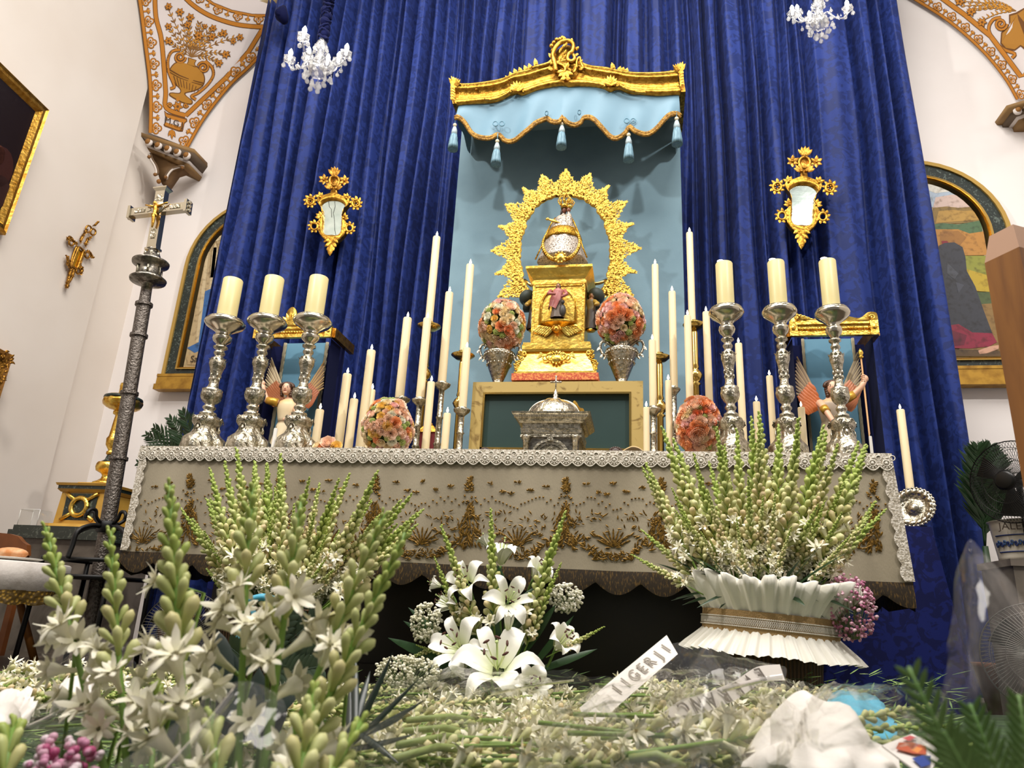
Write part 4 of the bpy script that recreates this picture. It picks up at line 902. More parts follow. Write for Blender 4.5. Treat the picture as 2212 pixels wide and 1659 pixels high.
# ------------------------------------------------------------------ crowned statue of the Virgin with child
Yv=yc; V=lambda x,y,d=0.:at(x,y,Yv-d); s2=mpp(1215,510,Yv); v=lambda px:px*s2
xv=V(1216,520).x; zv=lambda y:zpx(1216,y,Yv)
ms_=thing('crowned_statue',(xv,Yv,ztop_ped),'small crowned Virgin with child in silver brocade robe and gold crescent moon','statue')
M['brocade']=mat('silver_brocade','#b9aea2',.4,.3,c2='#4a3a2a',cscale=110,cdetail=2,cramp=(.52,.62),bump=('voronoi',120,.4))
M['goldlace']=mat('gold_lace','#c79a34',.35,.9,c2='#6f4f16',cscale=140,cramp=(.42,.6),bump=('noise',160,.5))
mb=MB(); n=28
pf=[(53,570.5),(52,566),(46,550),(38,525),(30,500),(24,486),(20,478),(17,473),(9,468),(5,464),(4.5,460)]
mb.lathe([(v(r),max(zv(y),ztop_ped+.002)) for r,y in pf],(xv,Yv),n,lambda u,z:1+.03*math.cos(9*2*PI*u)); mb.build('robe',M['brocade'],ms_)
mb=MB()
for sg in (-1,1): # edges of the mantle in gold lace
    mb.tube([Vector((xv+sg*v(x),Yv-v(d),zv(y))) for x,y,d in ((17,474,8),(24,488,14),(34,512,18),(44,545,22),(54,570,24))],v(1.6),6)
mb.tube([Vector((xv+v(24)*math.cos(a),Yv-v(26)*abs(math.sin(a))-v(2),zv(524))) for a in [PI*k/14 for k in range(15)]],v(2.4),6)
mb.build('mantle_border',M['goldlace'],ms_)
mb=MB() # apron
mb.lathe([(v(40),zv(524)),(v(41),zv(521)),(v(37),zv(510)),(v(33),zv(503)),(v(30),zv(503))],(xv,Yv),28,lambda u,z:1+.02*math.cos(11*2*PI*u)); mb.build('brocade_apron',M['goldlace'],ms_)
mb=MB(); mb.col=lin('#7a4a36'); c=Vector((xv+v(2),Yv-v(4),zv(457))); r=v(6.2); mb.ell(c,r*.85,r*.9,r*1.15,12,9); mb.ell(c+Vector((0,-r*.9,-r*.1)),r*.14,r*.2,r*.22,6,4)
mb.col=lin('#1c0f0a'); 
for sg in (-1,1): mb.ell(c+Vector((sg*r*.34,-r*.8,r*.1)),r*.15,r*.1,r*.08,6,4)
mb.col=lin('#7a2a24'); mb.ell(c+Vector((0,-r*.82,-r*.55)),r*.22,r*.1,r*.08,6,4)
mb.build('head',M['vrough'],ms_)
mb=MB(); mb.col=lin('#2b1710'); 
for sg in (-1,1): mb.tube([c+Vector((sg*r*.8,r*.1,r*.8)),c+Vector((sg*r*1.1,0,-r*.4)),c+Vector((sg*r*1.3,-r*.2,-r*2.2))],[r*.3,r*.35,r*.2],6)
mb.build('hair',M['vrough'],ms_)
# child
mb=MB(); mb.col=lin('#c4bdb6'); cx=Vector((xv+v(12),Yv-v(12),zv(486)))
mb.lathe([(v(10),zv(498)),(v(11),zv(494)),(v(8),zv(480)),(v(6),zv(471)),(v(2.5),zv(468)),(v(2.5),zv(465))],(cx.x,cx.y),16); mb.build('child_robe',M['brocade'],ms_)
mb=MB(); mb.col=lin('#85543e'); c2=Vector((cx.x,cx.y,zv(461))); r=v(5); mb.ell(c2,r*.9,r*.95,r*1.1,12,8); mb.ell(c2+Vector((0,-r*.9,-r*.1)),r*.15,r*.2,r*.2,6,4)
mb.col=lin('#1c0f0a')
for sg in (-1,1): mb.ell(c2+Vector((sg*r*.34,-r*.85,r*.1)),r*.15,r*.1,r*.08,6,4)
mb.build('child_head',M['vrough'],ms_)
def crown(c,r,h,par):
    mb=MB(); mb.lathe([(r,c.z),(r*1.02,c.z+h*.18),(r*1.0,c.z+h*.2)],(c.x,c.y),18)
    for k in range(8):
        a=2*PI*k/8; pts=[]
        for j in range(9):
            t=j/8; rr=r*(1+1.0*math.sin(PI*t*.62))*(1-t**4) ; pts.append((c.x+rr*math.cos(a),c.y+rr*math.sin(a),c.z+h*(.18+.72*t)))
        mb.tube(pts,r*.10,5); 
        for j in (2,4,6): mb.ell(pts[j],r*.2,r*.2,r*.24,5,4)
        mb.leaf((c.x+r*math.cos(a),c.y+r*math.sin(a),c.z+h*.2),(c.x+r*1.7*math.cos(a),c.y+r*1.7*math.sin(a),c.z+h*.6),r*.4,(math.cos(a),math.sin(a),0),.003,0,3)
    mb.ell((c.x,c.y,c.z+h*.93),r*.2,r*.2,r*.2,6,4); mb.box((c.x-r*.04,c.y-r*.04,c.z+h*.98),(c.x+r*.04,c.y+r*.04,c.z+h*1.12)); mb.box((c.x-r*.16,c.y-r*.04,c.z+h*1.03),(c.x+r*.16,c.y+r*.04,c.z+h*1.06))
    mb.build('crown',M['brightgold'],par)['kind']='stuff'
crown(Vector((c.x,c.y,zv(452))),v(8.5),zv(422)-zv(452),ms_); crown(Vector((c2.x+v(2),c2.y,zv(457))),v(5.8),zv(437)-zv(457),ms_)
mb=MB(); a=V(1186,474,v(26)); b=V(1238,491,v(26)); mb.tube([a,a+(b-a)*.3,b],[v(1.4),v(1.4),v(1.2)],6)
for k in range(10): f=k/9; p=a+(b-a)*(.02+.3*f); mb.ell(p,v(2.2+2*math.sin(PI*f)),v(2.5),v(2.2+1.6*math.sin(PI*f)),6,4)
mb.ell(a-(b-a)*.06,v(4.5),v(3),v(3.2),8,5); mb.build('sceptre',M['brightgold'],ms_)
mb=MB(); mb.col=lin('#8a5d48'); h_=V(1207,494,v(24)); mb.ell(h_,v(6),v(4),v(3.6),8,6)
for k in range(4): mb.tube([h_+Vector((v(2+k),-v(1),v(2-k*1.4))),h_+Vector((v(7+k*.4),-v(2),v(2.2-k*1.5))),h_+Vector((v(9),v(0),v(1.5-k*1.3)))],v(.9),5)
mb.build('hand',M['vrough'],ms_)
# crescent moon
mb=MB(); cm=V(1212,527,v(56)); rows=[]; N_=36
for k in range(N_+1):
    a=math.radians(135+270*k/N_); t=k/N_; w=v(9.5)*math.sin(PI*t)**.7+.001
    R_=v(42); cc=cm+Vector((math.cos(a)*(R_-w*.5)*.97,0,math.sin(a)*(R_-w*.5)))
    dv=Vector((math.cos(a),0,math.sin(a))); rows.append([cc-dv*w*.5,cc+Vector((0,-v(4)*math.sin(PI*t)-.002,0)),cc+dv*w*.5,cc+Vector((0,v(2),0))])
mb.grid(rows,True)
for k in range(2,N_-1):
    a=math.radians(135+270*k/N_); t=k/N_; w=v(9.5)*math.sin(PI*t)**.7; cc=cm+Vector((math.cos(a)*(v(42)-w*.5)*.97,-v(4)*math.sin(PI*t)-.003,math.sin(a)*(v(42)-w*.5)))
    for j in (-1,0,1): mb.ell(cc+Vector((math.cos(a),0,math.sin(a)))*(j*w*.28)+Vector((0,abs(j)*v(1.4),0)),v(1.3),v(1.3),v(1.3),5,3)
mb.ell(cm+Vector((0,-v(6),-v(35))),v(11),v(6),v(11),12,8)
for k in range(10): a=2*PI*k/10; mb.ell(cm+Vector((v(11)*math.cos(a),-v(8),-v(35)+v(11)*math.sin(a))),v(3),v(3),v(3),6,4)
mb.build('crescent_moon',M['brightgold'],ms_)['kind']='stuff'
# ------------------------------------------------------------------ halo of rays
Yh=YS+.30; sh_=mpp(1221,500,Yh); hc=at(1221,520,Yh)
hl=thing('ray_halo',(hc.x,Yh,ztop_ped),'openwork gold sunburst arch of leafy rays around the crowned statue','halo')
def panel(big):
    mb=MB(); hr=random.Random(11 if big else 5); L=1.0
    # local: radial = +Z, from z=0 (inner) ; units px
    mb.prism([(x,0,z) for x,z in ((-21,0),(-15,-2),(-8,0),(0,-2.5),(8,0),(15,-2),(21,0),(24,20),(14,30),(5,36),(0,40),(-5,36),(-14,30),(-24,20))],(0,2,0))
    tip=66 if big else 56
    for k in range(330):
        z=hr.uniform(0,tip); hwid=25 if z<24 else max(1.5,25*(1-(z-24)/(tip-24))**(.9 if big else 1.5)); x=hr.uniform(-hwid,hwid)
        a=math.atan2(x,30)+hr.uniform(-.9,.9); l=hr.uniform(4,7.5); y=-1-hr.uniform(0,3)
        mb.leaf((x,y,z),(x+math.sin(a)*l,y-hr.uniform(0,1.5),z+math.cos(a)*l),hr.uniform(1.4,2.3),(0,-1,0),1.4,0,3)
    for k in range(34):
        z=hr.uniform(2,34); x=hr.uniform(-20,20); mb.ell((x,-2,z),1.7,1.7,1.7,5,4)
    for k in range(8):
        z=tip-10+k*2.2; 
        for sg in (-1,1): mb.leaf((0,-1,z),(sg*(6-k*.5),-2,z+5),1.3,(0,-1,0),1,0,3)
    me=bpy.data.meshes.new('ray_panel'); me.from_pydata(mb.v,[],mb.f); me.polygons.foreach_set('use_smooth',[True]*len(me.polygons)); me.materials.append(M['brightgold']); return me
pm=[panel(True),panel(False)]
base=hl.location
ring_pts=[(1135,612,-118),(1127,578,-104),(1125,540,-90),(1131,503,-72),(1143,470,-57),(1163,444,-38),(1190,429,-20),(1221,424,0),(1252,429,20),(1279,444,38),(1299,470,57),(1311,503,72),(1317,540,90),(1315,578,104),(1307,612,118)]
for k,(x,y,an) in enumerate(ring_pts):
    o=bpy.data.objects.new('ray_panel',pm[k%2 if k!=7 else 0]); link(o,hl)
    p=at(x,y,Yh); o.location=p-base; sc=sh_; o.scale=(sc*1.0,sc,sc*(.88 if k%2==0 else .92)); o.rotation_euler=(0,math.radians(an),0)
mb=MB()
for sg in (-1,1):
    p=at(1221+sg*90,602,Yh); mb.tube([p+Vector((0,.02,0)),Vector((p.x-sg*.05,Yh+.02,ztop_ped)),Vector((xg+sg*.1,Yh+.02,ztop_ped-.02))],.012,6)
mb.build('support_rod',M['brass'],hl)['kind']='stuff'
# ------------------------------------------------------------------ urns and rose mounds
ROSE={}
def rose_mesh(kind):
    mb=MB(); rr=random.Random(kind)
    if kind<2:
        for (R_,h,n,tw,op) in ((1.0,.55,7,.0,.35),(.82,.72,6,.4,.22),(.62,.82,6,.9,.12),(.42,.86,5,.3,.05),(.22,.84,4,.7,.0)):
            for k in range(n):
                a=2*PI*k/n+tw; rows=[]
                for i in range(4):
                    t=i/3; rad=R_*(.35+.65*math.sin(t*PI*.5))+op*t*t*.6; z=-.35+ (h+.35)*t - op*t*t*.25
                    wv=(PI/n)*1.35*math.sin(PI*(.18+.62*t)); rows.append([(rad*math.cos(a+wv*j)*(1 if j else 1.06),rad*math.sin(a+wv*j)*(1 if j else 1.06),z-(abs(j)*.10*t)) for j in (-1,-.5,0,.5,1)])
                mb.grid(rows)
    else:
        for k in range(70):
            z=1-(k+.5)/70*1.25; r=math.sqrt(max(0,1-z*z)); a=k*2.399; d=Vector((r*math.cos(a),r*math.sin(a),z)); mb.ell(d*.82,.14,.14,.14,5,3)
            if k%3==0: mb.leaf(d*.7,d*1.05+Vector((.1*math.cos(a*3),.1*math.sin(a*3),.06)),.10,d.orthogonal(),.02,0,2)
    me=bpy.data.meshes.new('rose'); me.from_pydata(mb.v,[],mb.f); me.polygons.foreach_set('use_smooth',[True]*len(me.polygons)); return me
RC={'peach':('#f6cdb0','#fae0cc'),'cream':('#f2dcae','#f7e9cb'),'orange':('#f2a066','#f7be92'),'pink':('#efbfb8','#f7d6cf'),'yellow':('#f0c662','#f6da90'),'white':('#eeecd8','#f4f2e2'),'green':('#a5b45c','#bcc97e'),'red':('#ec8a60','#f2aa84')}
for k,(c1,c2_) in RC.items():
    m_=mat('rose_'+k,c1,.55,c2=c2_,cscale=.9,cramp=(.35,.65),spec=.3)
    for kd in ((0,1) if k!='green' else (2,)):
        me=rose_mesh(kd); me.materials.append(m_); ROSE[(k,kd)]=me
def rose_mound(cxy,rx,ry,Y,name,label,pal,n,zfloor=None,seed=1,rs=.024):
    rr=random.Random(seed); c=at(*cxy,Y); s_=mpp(*cxy,Y); A=rx*s_; B=ry*s_
    t=thing(name,(c.x,Y,c.z-B),label,'bouquet','rose arrangements')
    mb=MB(); mb.ell(c,A*.86,A*.86,B*.88,18,12); mb.build('foam_core',mat('dark_green_foam','#3c4a1c',.9),t)
    for k in range(n):
        z=1-2*(k+.5)/n; r=math.sqrt(1-z*z); a=k*2.39996+rr.uniform(-.12,.12); d=Vector((r*math.cos(a),r*math.sin(a),z))
        if d.y>.55: continue
        zz_=d.z*B*.93
        kk=rr.choice(pal); kd=2 if kk=='green' else rr.randint(0,1)
        p=Vector((d.x*A*.93*(1.06 if d.z<.2 else 1),d.y*A*.93,zz_))
        if zfloor is not None and c.z+p.z<zfloor+.01: continue
        o=bpy.data.objects.new('rose' if kk!='green' else 'green_floret_cluster',ROSE[(kk,kd)]); link(o,t)
        o.location=p+Vector((0,0,B)); nd=Vector((d.x/A,d.y/A,d.z/B)).normalized(); o.rotation_euler=(nd+Vector((rr.uniform(-.2,.2),rr.uniform(-.2,.2),rr.uniform(-.1,.2)))).to_track_quat('Z','Y').to_euler(); q=rs*rr.uniform(.75,1.25)*(1.15 if kk in('peach','orange') else .95); o.scale=(q,q,q)
    return t
def urn(cx,yt,yb,rt,Y,lab):
    X=at(cx,(yt+yb)/2,Y).x; s_=mpp(cx,yt,Y); z0=zs+.002; zt=zpx(cx,yt,Y); h=zt-z0
    t=thing('silver_urn',(X,Y,z0),lab,'urn','silver urns')
    mb=MB(); R_=rt*s_
    mb.lathe([(R_*.42,z0),(R_*.45,z0+.06*h),(R_*.3,z0+.10*h),(R_*.36,z0+.16*h),(R_*.62,z0+.38*h),(R_*.86,z0+.62*h),(R_*1.0,z0+.74*h),(R_*.98,z0+.77*h),(R_*.6,z0+.8*h),(R_*.42,z0+.85*h),(R_*.5,z0+.92*h),(R_*.62,z0+h)],(X,Y),28,lambda u,z:1+.02*math.cos(12*2*PI*u)); mb.build('body',M['silver'],t)
    for sg in (-1,1):
        mb=MB(); B_=[(sg*R_*.9,.66),(sg*R_*1.12,.7),(sg*R_*1.3,.86),(sg*R_*1.16,.98),(sg*R_*.85,.95),(sg*R_*.55,.86)]
        mb.tube([(X+x,Y,z0+f*h) for x,f in catmull(B_,4)],.009,6)
        for k,(x,f) in enumerate(B_[:5]): mb.leaf((X+x,Y-.004,z0+f*h),(X+x+sg*R_*.18,Y-.012,z0+f*h-.03),.008,(0,-1,0),.003,0,3)
        mb.build('handle',M['silver'],t)['kind']='stuff'
    mb=MB()
    for zf,rf,nn in ((.7,.97,26),(.5,.76,18)):
        for k in range(nn): a=2*PI*k/nn; mb.ell((X+R_*rf*math.cos(a),Y+R_*rf*math.sin(a),z0+zf*h),.007,.007,.008,5,3)
    mb.build('beaded_bands',M['silverpl'],t)['kind']='stuff'
Yu=YS+.12
urn(1078,742,822,33,Yu,'chased silver urn with scroll handles holding yellow and peach roses'); urn(1343,735,822,36,Yu,'chased silver urn with scroll handles holding pink and orange roses')
pA=['peach']*5+['cream']*5+['yellow']*2+['orange']*3+['pink']*2+['green']*4+['white']; pB=['peach']*5+['cream']*3+['orange']*4+['pink']*5+['green']*4+['red']; pC=['peach']*7+['yellow']*4+['cream']*4+['green']*4+['white']*2+['orange']*1+['pink']*2; pD=['peach']*6+['orange']*4+['red']*2+['green']*3+['cream']*3+['pink']*2
rose_mound((1085,703),45,56,Yu,'rose_bouquet','dome of peach, cream and yellow roses in the silver urn',pA,135,None,1,.024)
rose_mound((1341,692),48,57,Yu,'rose_bouquet','dome of pink, orange and peach roses in the silver urn',pB,140,None,2,.025)
rose_mound((838,922),48,60,YT+.22,'rose_mound','egg-shaped mound of yellow and peach roses standing on the altar lace',pC,170,ZT+.004,3,.019)
rose_mound((1510,920),44,64,YT+.36,'rose_mound','egg-shaped mound of orange and peach roses beside the tall tapers',pD,140,ZT+.004,4,.021)
t=thing('rose_posy',at(705,968,YT+.08),'low posy of a peach rose and orange roses lying on the lace','bouquet','rose arrangements')
for (x,y,k,q) in ((709,958,'peach',.030),(693,966,'orange',.018),(727,964,'yellow',.022),(685,963,'cream',.018),(700,972,'red',.018),(718,972,'peach',.018)):
    o=bpy.data.objects.new('rose',ROSE[(k,0)]); link(o,t); o.location=at(x,y,YT+.08)-t.location; o.scale=(q,q,q); o.rotation_euler=(math.radians(60),0,rnd.uniform(-.6,.6))
# carved heads and drapery showing over the altar edge before the retable
for (x,y,rw,lab) in ((1330,969,13,'dark haired carved head just showing above the altar edge'),(1048,972,9,'small brown carved head at the altar edge near the marbled frame')):
    Yk=YT+.06; p=at(x,y,Yk); s_=mpp(x,y,Yk); t=thing('carved_figure',(p.x,Yk,ZT+.006),lab,'sculpture'); mb=MB(); mb.col=lin('#3a2418'); r=rw*s_
    mb.ell((p.x,Yk,ZT+.012+r*.35),r*1.05,r*.9,r*.72,12,8)
    for k in range(9): a=PI*k/8; mb.ell((p.x+r*.9*math.cos(a),Yk-r*.4,ZT+.012+r*.35+r*.55*math.sin(a)),r*.3,r*.3,r*.28,6,4)
    mb.build('hair',M['vrough'],t); mb=MB(); mb.col=lin('#a9785a'); mb.ell((p.x-r*.1,Yk-r*.4,ZT+.006+r*.25),r*.6,r*.5,r*.3,10,6); mb.build('brow',M['vrough'],t)
Yk=YT+.06; mb=MB(); mb.col=lin('#b59c72'); pts=[(1345,974),(1355,968),(1366,964),(1378,966),(1388,972),(1393,976)]
A=[]
mb.grid([[at(x,y+j*.0,Yk)+Vector((0,j*.03,-j*j*.006)) for x,y in catmull(pts,3)] for j in (-1.5,-1,-.3,.3,1,1.5)])
o=mb.build('carved_drapery',M['vrough']); tag(o,'beige carved fold of drapery beside the dark haired head','sculpture')
# ================================================================== CANOPY
Y=YCAN; K=lambda x,y,d=0.:at(x,y,Y)+Vector((0,-d,0)); s=mpp(1225,200,Y); k_=lambda px:px*s
ca=thing('canopy',K(1225,215)+Vector((0,.3,0)),'gilded rococo canopy cornice with pale blue satin valance over the statue','canopy')
up=catmull([(985,188),(1010,190),(1050,186),(1090,178),(1115,166),(1150,158),(1180,148),(1200,143),(1225,137),(1250,141),(1275,151),(1310,155),(1330,160),(1370,166),(1420,166),(1462,162)],4)
lo=catmull([(988,229),(1040,224),(1070,222),(1095,212),(1110,202),(1130,207),(1160,196),(1190,189),(1215,186),(1228,189),(1245,187),(1280,188),(1305,193),(1318,200),(1335,194),(1360,203),(1400,207),(1440,207),(1470,205)],4)
import bisect
def resamp(P,n):
    xs=[p[0] for p in P]; out=[]
    for i in range(n+1):
        x=xs[0]+(xs[-1]-xs[0])*i/n; j=max(0,min(len(xs)-2,bisect.bisect(xs,x)-1)); f=(x-xs[j])/(xs[j+1]-xs[j]+1e-9); out.append((x,P[j][1]*(1-f)+P[j+1][1]*f))
    return out
U_=resamp(up,80); L_=resamp(lo,80); rows=[]
for f,d in ((0,-.02),(0,.05),(.10,.055),(.14,.03),(.2,.05),(.28,.04),(.34,.005),(.45,.012),(.62,.012),(.74,.004),(.8,.03),(.9,.035),(1,.03),(1,-.02)):
    rows.append([K(a[0]*(1-f)+b[0]*f,a[1]*(1-f)+b[1]*f,d) for a,b in zip(U_,L_)])
mb=MB(); mb.grid(rows,flip=True); mb.build('cornice',M['cgold'],ca)
for sg,xa,ya,xb,yb in ((-1,985,188,988,229),(1,1464,162,1471,205)):
    mb=MB(); p=K(xa,ya,.05); q=K(xb,yb,.03); mb.prism([p,q,q+Vector((0,YB-Y-.025,0)),p+Vector((0,YB-Y-.025,0))],(sg*.03,0,0)); mb.build('side_cornice',M['cgold'],ca,False)
# rococo carving
def scroll(mb,c,r,a0,turns,w,n=22,dirn=1,taper=True,sy=1.):
    mb.tube([K(c[0]+r*(1-.85*k/n)*math.cos(a0+dirn*2*PI*turns*k/n),c[1]+sy*r*(1-.85*k/n)*math.sin(a0+dirn*2*PI*turns*k/n),.05+.012*k/n) for k in range(n+1)],[k_(w)*(1-(.5*k/n if taper else 0)) for k in range(n+1)],6)
mb=MB()
pts=catmull([(1203,168),(1200,150),(1196,132),(1203,114),(1216,104),(1232,102),(1240,110),(1238,124),(1230,130),(1228,141),(1236,146),(1243,139),(1240,131)],4)
mb.tube([K(x,y,.06) for x,y in pts],[k_(5.6)*(1-.35*i/len(pts)) for i in range(len(pts))],8)
mb.prism([K(x,y,.03) for x,y in catmull([(1203,160),(1198,132),(1207,112),(1228,104),(1236,112),(1226,128),(1226,145),(1240,146),(1250,160),(1240,172),(1215,172)],3,True)],(0,.04,0))
for (x,y) in ((1210,125),(1216,118),(1220,130),(1214,136),(1222,112),(1210,144)): mb.leaf(K(x,y,.05),K(x+5,y-9,.065),k_(3),(0,-1,0),.006,0,3)
for (x,y) in ((1198,103),(1204,97),(1211,96),(1216,93),(1193,110),(1196,120),(1218,100)): mb.ell(K(x,y,.05),k_(5.5),k_(4.5),k_(5),8,6)
for (x,y,dx,dy) in ((1200,150,-12,-6),(1198,138,-11,-10),(1200,160,-14,2),(1244,120,8,-6),(1243,128,8,4),(1232,104,6,-8),(1222,102,-2,-10),(1250,150,10,-8),(1252,160,12,-2)): mb.leaf(K(x,y,.05),K(x+dx,y+dy,.062),k_(4.5),(0,-1,0),.008,0,4)
pts=catmull([(1240,170),(1246,158),(1248,142),(1254,136),(1256,148),(1262,158)],3); mb.tube([K(x,y,.055) for x,y in pts],k_(3),6)
pts=catmull([(1150,158),(1175,152),(1190,146),(1196,136),(1200,128)],3); mb.tube([K(x,y,.05) for x,y in pts],k_(4.2),7)
mb.build('crest',M['cgold'],ca)['kind']='stuff'
mb=MB()
pts=catmull([(1190,150),(1210,150),(1222,158),(1220,168),(1212,164)],4); mb.tube([K(x,y,.055) for x,y in pts],k_(3.2),6)
for (x,y,dx,dy) in ((1222,165,-14,14),(1222,165,-4,18),(1222,165,8,16),(1222,165,18,10),(1222,165,-20,4),(1224,178,-12,8),(1224,178,10,8),(1240,160,10,-4),(1224,160,6,-12)): mb.leaf(K(x,y,.055),K(x+dx,y+dy,.065),k_(4.5),(0,-1,0),.008,0,4)
mb.build('central_acanthus',M['cgold'],ca)['kind']='stuff'
for (cx,cy) in ((1119,196),(1320,184)):
    mb=MB()
    for k in range(7): a=PI+PI*(k+.5)/7; mb.leaf(K(cx,cy+10,.05),K(cx+17*math.cos(a),cy+10+20*math.sin(a),.06),k_(4),(0,-1,0),.007,0,3)
    mb.tube([K(cx+14*math.cos(a),cy+14-9*math.sin(a),.045) for a in [PI*k/12 for k in range(13)]],k_(2.4),6)
    mb.build('shell_ornament',M['cgold'],ca)['kind']='stuff'
for pts in ([(1050,223),(1062,226),(1080,222),(1098,212)],[(1395,210),(1380,210),(1355,203),(1338,194)]):
    mb=MB(); q=catmull(pts,3); mb.tube([K(x,y,.05) for x,y in q],[k_(3)]*len(q),6); mb.build('tendril',M['cgold'],ca)
mb=MB()
for (x,y,l,dx) in ((1100,180,9,-6),(1108,172,9,-5),(1118,166,10,-6),(1128,162,9,-5),(1140,158,9,-6),(1148,155,10,-4),(1160,148,14,-3),(1326,156,13,-4),(1336,160,9,5),(1350,163,8,6),(1342,161,8,6)):
    mb.leaf(K(x,y+4,.03),K(x+dx,y-l,.04),k_(5),(0,-1,0),.006,0,3); mb.ell(K(x,y,.04),k_(3),k_(3),k_(3),6,4)
mb.build('leaf_crockets',M['cgold'],ca)['kind']='stuff'
for sg,cx,cy in ((-1,985,195),(1,1468,165)):
    mb=MB()
    for k in range(6): mb.leaf(K(cx-sg*2,cy+3,.04),K(cx+sg*(12-k*5.5),cy-20+abs(k-1)*3,.05+.006*k),k_(4.5),(0,-1,0),.008,0,4)
    for k in range(5): mb.leaf(K(cx,cy+8+k*6,.05),K(cx+sg*8,cy+3+k*6,.06),k_(4),(0,-1,0),.006,0,3)
    for k in range(5): mb.ell(K(cx-sg*(10+k*9),cy-6+k*2.6,.03),k_(4.5),k_(3),k_(4-k*.4),6,4)
    mb.build('corner_leafage',M['cgold'],ca)['kind']='stuff'
# satin valance
bot=resamp(catmull([(986,259),(992,256),(1005,264),(1020,285),(1045,298),(1062,298),(1077,287),(1090,297),(1115,298),(1140,283),(1160,262),(1182,254),(1190,262),(1205,268),(1215,262),(1216,257),(1225,266),(1240,267),(1256,258),(1262,250),(1278,254),(1300,274),(1320,290),(1338,292),(1352,286),(1360,276),(1372,286),(1395,288),(1420,276),(1445,252),(1462,244),(1470,247)],4),120)
tp=resamp([(992,222),(1100,208),(1225,184),(1330,192),(1466,200)],120)
mb=MB(); rows=[]
for j in range(9):
    f=j/8; rows.append([K(a[0]*(1-f)+b[0]*f,a[1]*(1-f)+b[1]*f,.0+.018*f*math.sin(i*.33+2*f)+.012*f*math.cos(i*.12)) for i,(a,b) in enumerate(zip(tp,bot))])
mb.grid(rows,flip=True); va=mb.build('valance',M['satin'],ca)
M['goldfringe']=mat('gold_bullion_fringe','#b28634',.6,.35,c2='#7a561c',cscale=60,cramp=(.4,.6),bump=('noise',90,.8))
mb=MB(); bp=[rows[-1][i]+Vector((0,-.008,-.008)) for i in range(121)]; mb.tube(bp,k_(4.6),8); mb.tube([p+Vector((0,-.004,-k_(5))) for p in bp],[k_(3.4)]*121,6); mb.build('bullion_fringe',M['goldfringe'],va)
M['cord']=mat('blue_cord','#5f8a9e',.6)
for (cx,cy) in ((1079,273),(1361,267),(1182,251),(1252,249)):
    mb=MB(); 
    for sg in (-1,1): mb.tube([K(cx+sg*(7+5.5*math.cos(a)) if cx in(1079,1361) else cx+sg*3*math.cos(a),cy+5*math.sin(a),.03) for a in [2*PI*k/12 for k in range(13)]],k_(1.2),5,False)
    mb.build('cord_bow',M['cord'],va)
for sg,xx in ((-1,990),(1,1467)):
    mb=MB(); a=K(xx,215); b=K(xx,255 if sg<0 else 248); n=10
    mb.grid([[Vector((a.x,a.y+(YB-Y-.025)*j/n,a.z*(1-f)+(b.z-.02*math.sin(j))*f)) for j in range(n+1)] for f in (0,.33,.66,1)]); mb.build('side_valance',M['satin'],ca)
mb=MB(); a=K(992,210); b=K(1466,195); mb.box((a.x,Y,a.z+.0),(b.x,YB-.025,a.z+.03)); mb.build('tester',M['paleblue'],ca,False)
# tassels
M['tassel']=mat('blue_silk_tassel','#7fa3b3',.5,c2='#5b8092',cscale=120,cramp=(.4,.6),stretch=(1,1,.08),bump=('wave',60,.3))
def tassel(x,yt,ye,lab):
    X=K(x,yt).x; zt=K(x,yt).z; zb_=K(x,ye).z; h=zt-zb_; Yt_=Y-.02; t=bpy.data.objects.new('tassel',None); t.empty_display_size=.05; link(t,ca); t.location=Vector((X,Yt_,zb_))-ca.location; t['label']=lab
    mb=MB(); mb.tube([(X,Yt_,zt+.03),(X,Yt_,zt-h*.1)],.004,5); mb.build('cord',M['cord'],t)
    mb=MB(); mb.ell((X,Yt_,zt-h*.16),k_(4.4),k_(4.4),k_(4.2),10,7); mb.build('bead',mat('ivory_bead','#e2d2b0',.35),t)
    mb=MB(); mb.lathe([(k_(6.5),zt-h*.5),(k_(6),zt-h*.36),(k_(3.5),zt-h*.24)],(X,Yt_),16,lambda u,z:1+.05*math.cos(10*2*PI*u)); mb.build('netted_head',mat('pale_tassel_head','#b9c5c8',.55,c2='#8fa9b3',cscale=200,cramp=(.4,.6)),t)
    mb=MB(); mb.lathe([(.001,zb_+.01),(k_(9.5),zb_+.004),(k_(10.5),zb_),(k_(10),zb_+h*.15),(k_(8),zb_+h*.4),(k_(6.2),zb_+h*.52)],(X,Yt_),40,lambda u,z:1+.05*math.cos(20*2*PI*u)); mb.build('skirt',M['tassel'],t)
for (x,a,b,l) in ((985,264,327,'at the corner beside the blue curtain, chandelier end'),(1076,299,360,'hanging under the bow nearer the shorter gilt mirror'),(1215,262,323,'hanging at the centre under the canopy crest'),(1358,285,351,'hanging under the bow nearer the taller gilt mirror'),(1461,250,317,'at the canopy corner facing the lit pillar candles')): tassel(x,a,b,'pale blue silk tassel with ivory bead '+l)
